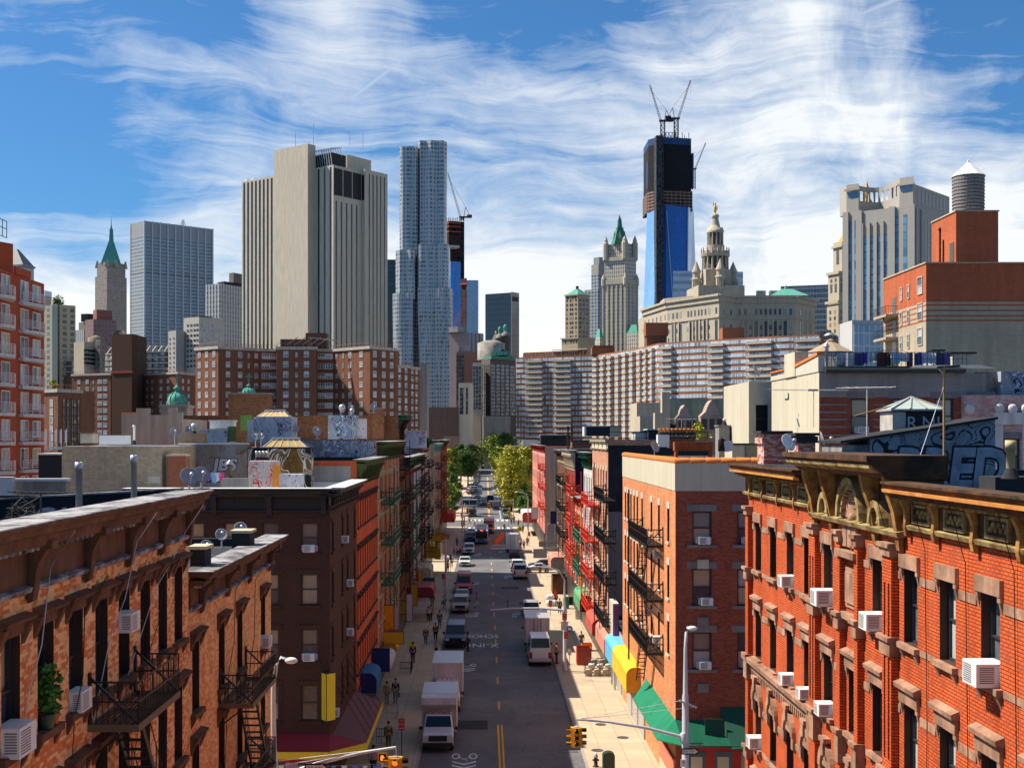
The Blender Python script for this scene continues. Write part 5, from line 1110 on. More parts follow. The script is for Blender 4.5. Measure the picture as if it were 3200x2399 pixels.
# -- roof of the red corner building
T=thing('stair_bulkhead','sloping black roof hut covered in blue grey bubble graffiti behind the ochre cornice','roof hut',(X_(2634,40.5),40.5,18.3))
W_=X_(3110,40.5)-X_(2634,40.5);zl,zr=Z_(1385,40.5)-18.3,Z_(1312,40.5)-18.3
b=MB();b.extr([(.86,0,0),(W_,0,0),(W_,0,zr),(.86,0,zl+(zr-zl)*.2)],(0,2.6,0));b.build('graffiti_wall',GRAFK,T)
b=MB();b.box(0,.1,0,.855,2.5,zl-.05);b.build('cement_end',wall('patchy cement',(.36,.34,.32),(.08,.08,.09),.8,.4,1.8),T)
b=MB();b.extr([(-.1,-.1,zl),(W_+.05,-.1,zr+.02),(W_+.05,-.1,zr+.1),(-.1,-.1,zl+.08)],(0,2.8,0));b.build('roof',TAR,T)
def letters(body,size,x,z,y,T,fm,om,sx=1.0,sh=.15):
    text(body,size,om,(x,y,z),(R(90),0,0),T,'graffiti_outline',sx,.085*size,sh);text(body,size,fm,(x,y-.012,z),(R(90),0,0),T,'graffiti_letters',sx,.045*size,sh)
SPB=wall('pale spray',(.34,.38,.44),(.18,.21,.26),.9,.1,2.);SPK=plain('black spray',(.012,.012,.016),.8);SPW=plain('chalky spray',(.42,.42,.45),.8);SPR=plain('oxblood spray',(.16,.03,.03),.8);SPG=plain('gold spray',(.36,.21,.05),.8)
letters('CAMO',.62,2.9,.42,-.02,TP,SPW,SPR,1.25,.3);letters('JBS',1.05,3.05,1.0,-.02,GW2,SPW,SPK,1.15);text('GB',.42,SPR,(4.05,-.02,1.85),(R(90),0,0),GW2,'graffiti_letters')
letters('BRED',1.75,W_*.70,1.05,-.015,T,SPB,SPK,.85)
T=thing('roof_lantern','black roof box with white scrawl under a pyramid skylight above the graffiti hut','skylight',(X_(2790,42.6),42.6,Z_(1365,42.6)))
w_=X_(2945,42.6)-X_(2790,42.6);hb=Z_(1278,42.6)-Z_(1365,42.6);hp=Z_(1238,42.6)-Z_(1365,42.6)
b=MB();b.box(.45,0,0,w_,1.4,hb);b.build('box',plain('black paint',(.012,.012,.016),.7),T);b=MB();b.box(0,.02,0,.447,1.38,hb-.1);b.build('white_side',wall('flaking white',(.62,.6,.55),(.3,.25,.2),.7,.3,1.5),T)
b=MB();b.prism([(-.08,-.1),(w_+.05,-.1),(w_+.05,1.5),(-.08,1.5)],hb+.004,hp,p2=[(w_*.5-.04,.66),(w_*.5+.04,.66),(w_*.5+.04,.74),(w_*.5-.04,.74)]);b.build('pyramid_glass',plain('pale glass',(.42,.50,.44),.25,0,.6),T)
b=MB()
for x,y in ((-.08,-.1),(w_+.05,-.1),(w_*.33,-.1),(w_*.66,-.1),(-.08,.7)): b.bar((x,y-.01,hb+.02),(w_*.5,.65,hp+.01),.05,.04)
b.box(-.1,-.12,hb-.06,w_+.07,1.52,hb+.002);b.build('bars',wall('grey lead bars',(.42,.4,.38),(.25,.24,.23),.5,0,2.),T)
text('R.N!',.62,plain('white spray',(.45,.45,.47),.8),(w_*.62,-.012,hb*.48),(R(90),0,0),T,'lettering',1.0)
for u0,u1,Y,lab,lab2 in ((2375,2475,46.5,'broad red and white brick chimney with a black slab cap by the white dish',0),(2482,2560,44.5,'second black capped brick chimney right behind the white dish',1)):
    T=pbox('chimney_stack',lab,'chimney',u0+12,u1-12,1346 if not lab2 else 1352,1450,Y,1.1,[brick('whitewashed brick',(.50,.08,.035),(.6,.12,.05),(.4,.3,.25),(.65,.6,.56),.7,1.4,pcon=.06)],TAR,.14)
    b=MB();b.box(-.08,-.08,.75,X_(u1-12,Y)-X_(u0+12,Y)+.08,1.18,.98);b.build('corbel',TAR if lab2 else MATS['whitewashed brick'],T)
dish((X_(2460,42.5),42.5,Z_(1440,42.5)),.29,R(35),R(25),'white round dish at the edge of the ochre cornice',WHITE,h=.6);dish((X_(2568,43.5),43.5,Z_(1430,43.5)),.29,R(80),R(20),'grey dish turned sideways behind the ochre cornice',h=.6)
b=MB();b.tube([(0,0,0),(0,0,2.75)],.032,6);T=thing('tall_antenna','tall rusty pole carrying a long thin aerial in front of the graffiti hut','antenna',(X_(2950,35.5),35.5,Z_(1450,35.5)));b.build('mast',plain('rusty pole',(.36,.2,.06),.7),T)
b=MB();b.tube([(-.2,0,2.72),(.45,0,2.76)],.03,5);b.build('boom',BLACK,T)
for k in range(6): b=MB();b.tube([(-1.0+.05*k,-.1+.05*k,2.70+.015*k),(1.6-.1*k,.3-.05*k,2.70+.015*k)],.007,4);b.build('element',STEEL,T)
b=MB();b.tube([(0,0,2.2),(-1.15,-.7,-.45)],.012,4);b.tube([(0,0,2.5),(-.25,.1,2.85)],.014,4);b.build('guy_wire',WHITE,T)
yagi((X_(2710,41),41,Z_(1400,41)),1.75,R(12),'spread armed television aerial on a thin black mast above the shaded brick',6,1.95,plain('pale rod',(.5,.46,.4),.4),-.02,.9)
b=MB();b.tube([(-1.3,0,0),(1.35,.2,0)],.008,4);b.tube([(-1.5,.1,.03),(.9,.2,.02)],.008,4);b.box(-.1,.02,-.03,.25,.1,.04);b.tube([(.1,.05,-1.3),(.1,.05,0)],.014,4);tag(b.build('wire_aerial',plain('pale rod',(.5,.46,.4),.4),loc=(X_(2535,44),44,Z_(1219,44))),'very thin level wire aerial in front of the cream stucco wall','antenna')
b=MB();b.tube([(0,0,0),(1.2,.1,.32)],.022,5);tag(b.build('bent_pole',plain('rusty pole',(.36,.2,.06),.7),loc=(X_(2668,40),40,Z_(1300,40))),'short rusty boom poking out left of the pyramid skylight','pole')
vpipe(3158,1375,1495,30,.10,'tan clay pipe leaning at the picture edge behind the ochre cornice',plain('clay pipe',(.55,.42,.22),.8));pbox('roof_curb','rough dark roof curb by the tan clay pipe','curb',3110,3300,1490,1560,30.5,1,TAR)
# -- buildings on the side street behind the red corner
B=Bld('cream_side_building','cream stucco building with a lit side wall and a grey and red striped shaded front',(19.2,72.6),90)
hR=B.grid('R',0,[2.35,4.75,7.2,9.3][:4],[20.62,17.3],1.05,2.05,'R2')
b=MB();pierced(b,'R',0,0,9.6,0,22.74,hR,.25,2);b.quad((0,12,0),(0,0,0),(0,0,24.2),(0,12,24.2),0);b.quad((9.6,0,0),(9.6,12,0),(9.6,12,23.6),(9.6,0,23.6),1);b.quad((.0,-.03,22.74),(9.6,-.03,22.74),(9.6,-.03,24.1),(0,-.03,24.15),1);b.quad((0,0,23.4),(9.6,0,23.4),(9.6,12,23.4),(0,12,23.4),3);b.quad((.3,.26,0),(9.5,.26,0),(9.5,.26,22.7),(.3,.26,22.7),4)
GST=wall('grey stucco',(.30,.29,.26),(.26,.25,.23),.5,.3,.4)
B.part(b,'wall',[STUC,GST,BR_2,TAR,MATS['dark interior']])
for z in (18.0,18.5,20.5,20.98,21.4,21.83,22.25):
    for s0,s1 in ((.05,1.6),(3.1,4.05),(5.45,6.5),(7.9,8.6)): b=MB();runprof(b,'R',0,s0,s1,[(-.01,z),(.035,z),(.035,z+.1),(-.01,z+.1)]);B.part(b,'stone_band',STONE)
b=MB();runprof(b,'R',0,.3,8.3,[(-.1,24.12),(.35,24.12),(.4,24.3),(.3,24.5),(-.1,24.5)]);B.part(b,'dark_gutter',plain('dark gutter',(.03,.04,.04),.6))
b=MB();b.box(-.06,8.0,24.2,.35,12,24.0+.5);b.box(-.1,5.3,24.2,.9,8.0,25.7);B.part(b,'stucco_pier',STUC)
b=MB();b.extr([(-.12,.0,25.3),(-.12,5.3,24.9),(-.12,5.3,24.75),(-.12,0,25.15)],(.45,0,0));b.box(-.1,8.0,24.72,.4,12,24.8);B.part(b,'coping_tiles',TILEO)
b=MB();b.extr([(-.05,.0,24.2),(-.05,5.3,24.2),(-.05,5.3,24.75),(-.05,0,25.15)],(.35,0,0));B.part(b,'tagged_parapet',wall('tagged stucco',(.58,.53,.40),(.40,.44,.48),.5,.1,1.5))
B.w.append((7.7,20.5,.8,2.4,'R2s','L',-.06));B.windows();CS=B
aircon(B,'R',0,2.45,20.66,'white air conditioner in the dark window between grey stone stripes, shaded front',.9)
B=Bld('cream_rear_wing','cream stucco rear wing with a tall brown window, just above the red corner cornice',px(2340,1180,86)[:2],90)
zt=Z_(1192,86);b=MB();hs=B.grid('R',0,[.9],[Z_(1352,86)],.85,1.9,'R2s');b=MB();shell(b,3.0,9,zt,hs,None,.2,.3,0,1);b.quad((.1,.22,0),(2.9,.22,0),(2.9,.22,zt-1),(.1,.22,zt-1),2);B.part(b,'wall',[STUC,TAR,MATS['dark interior']]);B.windows()
pbox('stucco_hut','small cream roof hut with an open doorway beside the red chimney','roof hut',2288,2372,1385,1445,80,2.5,STUC,TAR,.1)
b=MB();b.box(0,0,0,.95,.05,1.15);tag(b.build('hut_doorway',plain('dim doorway',(.25,.22,.14),.8),loc=(X_(2332,79.9),79.9,Z_(1445,79.9))),'dim doorway of the small cream roof hut','doorway')
dish((X_(2360,78),78,Z_(1190,78)),.38,R(60),R(25),'grey dish on the roof of the cream rear wing',h=.6)
# drum, laundry, railing on the cream building
T=thing('skylight_drum','cream roof drum with blue scrawls and a rusty pyramid skylight','roof hut',(X_(2595,78),78,Z_(1160,78)));b=MB();b.lathe((0,0,0),[(1.45,0),(1.45,1.15)],8,smooth=False);b.build('drum',GRAFS,T);b=MB();b.lathe((0,0,1.153),[(1.5,0),(.25,.65),(.25,.75),(.02,.85)],8,smooth=False);b.build('pyramid',plain('rusty glazing',(.35,.26,.16),.5),T)
T=thing('roof_railing','thin black roof railing in front of the washing line','railing',(19.6,72.4,24.5));b=MB();b.box(0,0,.78,8,.03,.81);b.box(0,0,.4,8,.03,.42)
for k in range(33): b.box(k*.25,0,0,k*.25+.02,.03,.78)
b.build('rail',BLACK,T)
cl=[(.55,.55,.62),(.60,.58,.55),(.05,.05,.16),(.07,.05,.35),(.62,.62,.6),(.10,.03,.03),(.02,.02,.02),(.30,.45,.65),(.55,.55,.56),(.12,.05,.08),(.05,.06,.3)]
for k in range(16):
    b=MB();w_=.38+.12*(k % 3);h_=.5+.35*((k*7) % 4)/3;x=20.6+k*.44;n=6
    pts=[(x+w_*i/n*1.0,73.6+.05*math.sin(i*2+k),25.35-j*h_/3+.02*math.sin(i+k)) for j in range(4) for i in range(n+1)]
    b.add(pts,[(j*(n+1)+i,j*(n+1)+i+1,(j+1)*(n+1)+i+1,(j+1)*(n+1)+i) for j in range(3) for i in range(n)],0,True)
    nm=['white','pale','navy','violet','white','maroon','black','sky blue','grey','plum','deep blue'][k % 11]
    tag(b.build('laundry',plain('washing '+nm,cl[k % 11],.9)),'a %s garment hanging on the roof washing line' % nm,'laundry','washing on the line' if 1 else None)
vpipe(2583,1085,1160,76,.10,'pale flue with a wide hat beside the scrawled roof drum',ROOFW,'hat');vpipe(2592,1050,1082,110,.25,'grey mushroom vent above the scrawled drum',CONC,'hat')
pbox('roof_stack','cream chimney block with a black slab cap at the end of the washing line','chimney',2976,3044,1100,1240,73.2,1.2,STUC,BLACK,.12);pbox('tagged_stack','cream chimney with dark tags beyond the washing line','chimney',2915,2950,1092,1140,77,.8,GRAFS,BLACK,.06)
pbox('tagged_low_wall','low grey wall with faded tags right of the black capped stack','wall',3045,3128,1162,1240,73.4,2,GRAFN);pbox('blue_tag_shed','dark shed with a blue graffiti panel at the picture edge','shed',3128,3300,1160,1240,72.9,2.5,GRAFB,None)
B=Bld('pale_brick_building','pink and white brick building with an ornate white window surround at the picture edge',(X_(3012,72.2),72.2),90)
zt=Z_(1234,72.2);hs=B.grid('R',0,[2.75],[Z_(1480,72.2)],.95,2.0,'R2');b=MB();shell(b,8,10,zt,hs,None,.25,.3,0,1);b.quad((.1,.27,0),(7.9,.27,0),(7.9,.27,zt-.5),(.1,.27,zt-.5),2);B.part(b,'wall',[brick('faded pink brick',(.42,.18,.15),(.5,.24,.2),(.62,.58,.56),(.45,.10,.06),.5,.4,mort=.02),TAR,MATS['dark interior']])
b=MB();z0=Z_(1475,72.2);runprof(b,'R',0,1.75,2.2,[(-.01,z0-.3),(.12,z0-.3),(.12,z0+2.7),(-.01,z0+2.7)]);runprof(b,'R',0,3.3,3.75,[(-.01,z0-.3),(.12,z0-.3),(.12,z0+2.7),(-.01,z0+2.7)]);runprof(b,'R',0,1.7,3.8,[(-.01,z0+2.71),(.2,z0+2.71),(.2,z0+3.4),(-.01,z0+3.4)]);
for s in (.3,2.0,2.75,3.5,4.9): b.ball(onface('R',0,s,-.1,z0+3.6),.3,8,6,0,(1,.4,1))
B.part(b,'ornate_surround',WHT);B.windows()
# -- roofs behind the sunny corner and row
T=thing('rusty_tank','rusty orange roof trough on legs behind the orange coping','tank',(X_(2108,76),76,Z_(1430,76)));b=MB();b.box(0,0,.42,2.3,.6,.95);b.build('trough',wall('orange rust',(.45,.12,.03),(.2,.05,.03),.7,.3,1.5),T)
for x in (.05,2.1): b=MB();b.box(x,0,0,x+.15,.5,.419);b.build('leg',MATS['orange rust'],T)
pbox('brick_stack','brown brick chimney block crowned with a row of clay pots','chimney',2093,2172,1364,1400,84,1.2,BR2,TAR)
for k in range(9): vpipe(2062+k*13,1338,1362,84.5,.11,'clay chimney pot in the row on the brown brick block',plain('clay pot',(.42,.16,.05),.8))
pbox('white_unit','white cabinet beside the clay chimney pots','cabinet',2056,2092,1358,1396,83.8,.8,WHITE)
dish((X_(2045,82),82,Z_(1425,82)),.36,R(40),R(20),'grey round dish on the stucco topped roof',h=.6)
pbox('grey_stack','grey stucco stack with a thin steel flue left of the cream rear wing','chimney',2247,2280,1328,1430,92,1.5,CONC,STONE);vpipe(2264,1308,1328,92.5,.1,'thin steel flue on the grey stucco stack')
b=MB();b.add([(0,0,.9),(.28,0,1.0),(.55,0,.9),(.62,.05,.35),(.1,.05,.25)],((0,4,3,2,1),));tag(b.build('hung_shirt',plain('washing white',(.55,.55,.62),.9),loc=(X_(2262,78),78,Z_(1425,78))),'white shirt hanging beside the cream roof hut','laundry')
b=MB();b.add([(0,0,1.0),(.2,-.2,1.15),(.45,0,1.0),(.45,.05,.3),(0,.05,.3)],((0,4,3,2,1),));tag(b.build('hung_coat',plain('washing black',(.02,.02,.02),.9),loc=(X_(2244,78.3),78.3,Z_(1425,78.3))),'black coat hanging beside the white shirt','laundry')
pbox('black_hut','long black tar roof hut behind the dark capped chimney pots','roof hut',1905,2050,1392,1420,112,6,TAR,TAR)
for (u0,u1,v0,v1,Y,m,lab) in ((1832,1905,1330,1362,150,TAR,'black roof hut over the sunny row beside a white chimney'),(1826,1832,1327,1362,150,WHT,'slim white chimney on the sunny row'),(1906,1940,1330,1365,150,CREAM,'cream roof hut on the sunny row'),(1985,2025,1348,1385,120,WHT,'white washed roof wall before the clay pots'),(2026,2056,1340,1395,119,TAR,'black roof wall left of the white cabinet'),(1788,1850,1375,1400,140,BR2,'brown brick hut between tall poles on the sunny row'),(1690,1790,1358,1390,205,TAR,'wide dark roof hut beyond the sunny row'),(1632,1680,1372,1394,330,WHT,'round white tank hut over the far brick building')):
    pbox('roof_structure',lab,'roof hut',u0,u1,v0,v1,Y,3,m,TAR if m is not TAR else ROOFW,.1)
for u,Y,lab in ((1775,160,'left tall brown post on the sunny row'),(1787,158,'right tall brown post on the sunny row')):
    b=MB();b.box(-.12,-.12,0,.12,.12,3.2);tag(b.build('roof_post',BROWN,loc=(X_(u,Y),Y,Z_(1410,Y))),lab,'post')
T=thing('roof_fence','black railing fence along the tar roof of the quoined tenement','railing',(WR,112,19.9));b=MB();b.box(.2,0,1.0,9,.04,1.05);b.box(.2,0,.5,9,.04,.54)
for k in range(9): b.box(.2+k*1.09,0,0,.25+k*1.09,.04,1.0)
b.build('rail',BLACK,T)
yagi((X_(2130,100),100,Z_(1400,100)),2.2,R(10),'thin aerial above the clay chimney pots',6,2.3,STEEL,0,1.2)
# ---------------------------------------------------------------- the skyline
for nm,fr,pn,kw in (('far',PALEFRAME,GLASSB,{}),('fard',DARKFRAME,GLASSD,{}),('farw',WHITE,GLASSB,{'mull': 1,'rail': 0}),('farw2',WHITE,GLASSB,{'mull': 2,'rail': 1}),('stone',STONE,GLASSD,{'rail': 0})):
    STYLES[nm]=dict(dict(frame=fr,pane=pn,rec=-.06,fw=.1,fd=.05),**kw)
class Tower:
    def __init__(s,name,label,u,Y,cat='building',group=None):
        s.o=thing(name,label,cat,(X_(u,Y),Y,0),0,group);s.x,s.y=X_(u,Y),Y;s.w=[]
    def p(s,u,Y): return (X_(u,Y)-s.x,Y-s.y)
    def wall(s,chain,z0,z1,mat,dep=None,name='wall',top=None,back=0):
        P=[s.p(*c) for c in chain]
        if dep is None: Q=P+[(P[0][0]+P[2][0]-P[1][0],P[0][1]+P[2][1]-P[1][1])]
        else: Q=P+[(q[0]+back,q[1]+(0 if back else dep)) for q in P[::-1]]
        b=MB();n=len(Q);b.prism(Q,z0,z1,0,False);b.poly([(q[0],q[1],z1) for q in Q],1)
        b.build(name,[mat,top or CONC],s.o);return Q
    def band(s,P,segs,z0,z1,out,mat,name):
        b=MB()
        for i in segs:
            a,c=Vector(P[i]),Vector(P[(i+1) % len(P)]);d=(c-a).normalized();n_=Vector((d.y,-d.x))*out;e=d*out*.7
            a,c=a-e,c+e;b.prism([tuple(a+n_),tuple(c+n_),tuple(c-n_*.2),tuple(a-n_*.2)],z0,z1,bot=True)
        b.build(name,mat,s.o)
    def win(s,a,c,fr,zs,w,h,st):
        a,c=Vector(a),Vector(c);d=c-a;ang=math.atan2(d.y,d.x)
        if isinstance(fr,int): fr=[(i+.5)/fr for i in range(fr)]
        for z in zs:
            for f in fr: q=a+d*f;s.w.append((q.x,z,w,h,st,ang,q.y))
    def done(s,cap=100): put_windows(s.o,s.w,cap);s.w=[]
    def ribs(s,a,c,fr,z0,z1,w,out,mat,name):
        a,c=Vector(a),Vector(c);d=(c-a).normalized();n_=Vector((d.y,-d.x))
        for f in fr:
            q=a+(c-a)*f;b=MB();b.prism([tuple(q-d*w/2+n_*out),tuple(q+d*w/2+n_*out),tuple(q+d*w/2-n_*.05),tuple(q-d*w/2-n_*.05)],z0,z1,bot=True);b.build(name,mat,s.o)
    def pyr(s,c,hw,z0,z1,top,mat,name,ang=45,n=4):
        b=MB();P=[(c[0]+hw*1.414*math.cos(R(ang)+k*2*math.pi/n),c[1]+hw*1.414*math.sin(R(ang)+k*2*math.pi/n)) for k in range(n)];P2=[(c[0]+(p[0]-c[0])*top,c[1]+(p[1]-c[1])*top) for p in P]
        b.prism(P,z0,z1,bot=True,p2=P2);return b.build(name,mat,s.o)
    def lathe(s,c,prof,mat,name,n=16,sm=True):
        b=MB();b.lathe((c[0],c[1],0),prof,n,smooth=sm);return b.build(name,mat,s.o)
def yv(Y,vn,v): return Y*(V0-vn)/(V0-v)
DKG=plain('dark strip glass',(.02,.022,.028),.15,0,.6);BLKM=plain('black plant screen',(.018,.018,.02),.7)
# green-spired tower
T=Tower('spired_tower','slender grey stone skyscraper with a green pyramid roof and needle spire',334,1500)
m=curtain('old stone windows',(.25,.20,.16),(.04,.045,.05),(.30,.27,.23),3.4,3.7,.5,.48,lit=.8,rough=.3)
Q=T.wall([(297,1516),(334,1500),(396,1526)],0,Z_(860,1500),m);
T.wall([(303,1516),(335,1503),(392,1526)],Z_(860,1500)+.01,Z_(831,1500),m);T.wall([(306,1517),(336,1505),(389,1526)],Z_(831,1500)+.01,Z_(816,1500),m)
c=T.p(348,1524);k=1510/3950
for u,Y in ((304,1519),(334,1503),(364,1514),(392,1527)): T.pyr(T.p(u,Y),2.2,Z_(831,1500),Z_(808,1500),.3,CREAM,'corner_pinnacle')
T.pyr(c,37*k*.80,Z_(817,1500),Z_(740,1500),.2,COPPER,'roof',58);T.pyr(c,6.5*k,Z_(740,1500),Z_(706,1500),.75,COPPER,'lantern',58);T.pyr(c,3.5*k,Z_(706,1500),Z_(690,1500),.2,COPPER,'cupola',58);T.lathe(c,[(.5,Z_(690,1500)),(.1,Z_(664,1500))],COPPER,'spire',6)
# big glass and aluminium slab
T=Tower('ribbed_slab_tower','wide glass office slab with pale ribs and a grey top beside the green spire',451,1328)
zt=Z_(690,1328);zb=Z_(735,1328)
m=curtain('slab glazing',(.36,.37,.38),(.05,.09,.12),(.20,.28,.31),1.55,3.75,.16,.42,lit=.6,rough=.12,band=(Z_(853,1328),Z_(843,1328),(.03,.03,.03)))
Q=T.wall([(408,1348),(451,1328),(664,1381)],0,zb,m);Q=T.wall([(408,1348),(451,1328),(664,1381)],zb+.01,zt,curtain('grey louvre band',(.26,.25,.25),(.33,.32,.32),(.36,.35,.34),1.2,60,.4,.01),name='louvre_band')
T.ribs(Q[1],Q[2],[i/9 for i in range(10)],0,zt+.3,1.5,.9,plain('aluminium rib',(.52,.52,.54),.4,.2),'rib');T.ribs(Q[0],Q[1],[0],0,zt+.3,1.5,.5,MATS['aluminium rib'],'rib')
b=MB();c=T.p(572,1370);b.tube([(c[0],c[1],zt),(c[0],c[1],zt+8)],.5,6)
for k in range(6): b.bar((c[0]-3+.3*k,c[1],zt+3+k),(c[0]+3-.3*k,c[1],zt+3+k),.4,.4)
b.build('mast',STEEL,T.o)
T=Tower('striped_block','white and black pinstriped office block tucked left of the tall windowless slab',689,900)
m=curtain('pinstripe',(.50,.49,.47),(.03,.033,.04),(.10,.10,.11),2.9,3.4,.45,.10,lit=.6)
T.wall([(640,908),(689,900),(770,925)],0,Z_(886,900),m);T.wall([(680,912),(700,905),(770,925)],Z_(886,900)+.01,Z_(876,900),BLKM,name='plant_room');T.wall([(716,915),(730,912),(770,925)],Z_(876,900)+.01,Z_(845,900),plain('brown plant room',(.16,.14,.12),.8),name='plant_room')
# the windowless telephone tower
TB=Bld('windowless_tower','massive beige concrete tower, nearly windowless, with dark vertical slits',(X_(962,640),640),38)
STN=wall('beige precast',(.60,.54,.43),(.54,.48,.38),.5,.3,.03,contrast=.2)
def tbox(x0,x1,y0,y1,zt,mat=STN,name='wall',z0=0): b=MB();b.box(x0,y0,z0,x1,y1,zt);return TB.part(b,name,mat)
ys1=TB.L(857);A=TB.Rr(986,0);y1=TB.L(1042,A);Bx=TB.Rr(1130,y1);y2=TB.L(1139.6,Bx);D=TB.Rr(1211,y2);yw=TB.L(756,5)
zs_=TB.z(449);zwing=TB.z(545,5,ys1);zmid=TB.z(515,A,y1);zr=TB.z(528,Bx,y2)
tbox(0,A+.0,0,ys1,zs_);tbox(5,D-12,ys1-.05,yw,zwing);tbox(A+.01,D-2,y1,ys1-.1,zmid);tbox(Bx,D,y2,y1-.01,zr)
q0=TB.L(856,5);n=8
for i in range(n): y=q0+(yw-q0)*(i+.72)/n*.98;b=MB();b.box(4.9,y-1.15,0,5.0-.002,y+.15,zwing-1);TB.part(b,'window_slit',DKG)
for i in range(3): y=-(-y1)*(.18+.33*i);b=MB();b.box(A-.1,y-.55,0,A+.005,y+.55,zmid-1);TB.part(b,'window_slit',DKG)
zl=TB.z(608,A,y1)
for i in range(5): x=A+(Bx-A)*(.10+.18*i);b=MB();b.box(x-.5,y1-.1,0,x+.5,y1-.002,zl-3);TB.part(b,'window_slit',DKG)
for i in range(5): x=Bx+(D-Bx)*(.2+.165*i);b=MB();b.box(x-.4,y2-.1,0,x+.4,y2-.002,zr-2);TB.part(b,'window_slit',DKG)
for i in range(3): xa=A+(Bx-A)*(.02+.33*i);b=MB();b.box(xa,y1-.2,zl,xa+(Bx-A)*.29,y1-.003,zmid-1.5);TB.part(b,'louvre_panel',BLKM)
b=MB();b.box(Bx-.15,y2+.3,zl,Bx-.003,y1-.2,zmid-2);TB.part(b,'louvre_panel',BLKM)
tbox(A+14,D-6,y1+4,y1+15,TB.z(483,A+14,y1+4),name='penthouse',z0=zmid);tbox(A+2,A+12,y1+3,6,zmid+7,BLKM,'plant_screen',zmid)
b=MB();z0=zmid+9
for k in range(9): y=y1+2+k*1.6;b.bar((A+1,y,zmid),(A+1,y+1.5,z0),.3,.3);b.bar((A+1,y+1.5,z0),(A+8,y+1.5,z0+1.5),.3,.3);b.bar((A+8,y+1.5,z0+1.5),(A+8,y,zmid+6),.3,.3)
b.bar((A+1,y1+2,z0),(A+1,y1+17,z0),.3,.3);b.bar((A+8,y1+2,z0+1.5),(A+8,y1+17,z0+1.5),.3,.3);TB.part(b,'roof_truss',STEEL)
for x,y,h in ((2,ys1*.45,8),(A-1,.5,11),(A+18,y1+6,6),(D-8,y1+8,9)): b=MB();z0=zs_ if x < A else zmid+14;b.tube([(x,y,z0),(x,y,z0+h)],.14,5);TB.part(b,'roof_mast',STEEL)
for k in range(4): b=MB();b.box(6+k*2,yw-3-k*3,zwing,8+k*2,yw-1-k*3,zwing+1.6);TB.part(b,'roof_fan',WHITE)
# rippling steel tower
def ripple(Tw,chain,z0,z1,seed,mat,amp=1.3):
    P=[Vector(Tw.p(*c)) for c in chain];pts=[];acc=[0]
    for a,c in zip(P,P[1:]): acc.append(acc[-1]+(c-a).length)
    L=acc[-1];nu,nz=int(L/1.7),int((z1-z0)/3.4)
    r_=random.Random(seed);ph=[r_.uniform(0,6.28) for _ in range(8)]
    b=MB()
    for j in range(nz+1):
        z=z0+(z1-z0)*j/nz
        for i in range(nu+1):
            s=L*i/nu;k=max(q for q in range(len(acc)-1) if acc[q] <= s+1e-6);f=(s-acc[k])/(acc[k+1]-acc[k]);p=P[k].lerp(P[k+1],f);d=(P[k+1]-P[k]).normalized();nn=Vector((d.y,-d.x))
            o=amp*(.6*math.sin(s*.75+.9*math.sin(z*.03+ph[0])+ph[1])+.5*math.sin(s*.42+1.2*math.sin(z*.022+ph[2])+ph[3]))
            e=min(1,s/1.5,(L-s)/1.5);p=p+nn*o*e;pts.append((p.x,p.y,z))
    b.add(pts,[(j*(nu+1)+i,j*(nu+1)+i+1,(j+1)*(nu+1)+i+1,(j+1)*(nu+1)+i) for j in range(nz) for i in range(nu)])
    Q=[pts[nz*(nu+1)+i][:2] for i in range(nu+1)];b.poly([(q[0],q[1],z1) for q in Q]+[(P[-1].x,P[-1].y+24,z1),(P[0].x,P[0].y+24,z1)],1)
    b.quad((P[-1].x,P[-1].y,z0),(P[-1].x,P[-1].y+24,z0),(P[-1].x,P[-1].y+24,z1),(P[-1].x,P[-1].y,z1));b.quad((P[0].x,P[0].y+24,z0),(P[0].x,P[0].y,z0),(P[0].x,P[0].y,z1),(P[0].x,P[0].y+24,z1))
    b.build('steel_skin',[mat,CONC],Tw.o)
m=curtain('rippled steel',(.44,.45,.44),(.03,.045,.055),(.26,.31,.34),2.6,3.3,.42,.42,lit=.75,rough=.15,frough=.45,fmetal=.25,spec=.9)
T=Tower('rippled_steel_tower','tall shining apartment tower with rippling stainless steel skin and a deep groove',1320,990)
for (a,g0,g1,e,v0,v1,sd) in ((1249,1302,1312,1393,2399,447,3),(1240,1298,1308,1404,2399,772,4),(1230,1293,1310,1409,2399,908,5)):
    o_={447:0,772:3,908:6}[v1];Y=990-o_
    zz=Z_(v1,990);z0=0 if v1 == 908 else (Z_(908,990)-7 if v1 == 772 else Z_(772,990)-7)
    ripple(T,[(a,Y+8),(a+8,Y),(g0,Y),(g0+2,Y+10)],z0,zz-2.5,sd,m);ripple(T,[(g0+2,Y+10.5),(g1-1,Y+10)],z0,zz-4,sd+20,m,.3);ripple(T,[(g1-2,Y+10),(g1,Y-2),(e-3,Y-2),(e,Y+8)],z0,zz+1.5,sd+10,m)
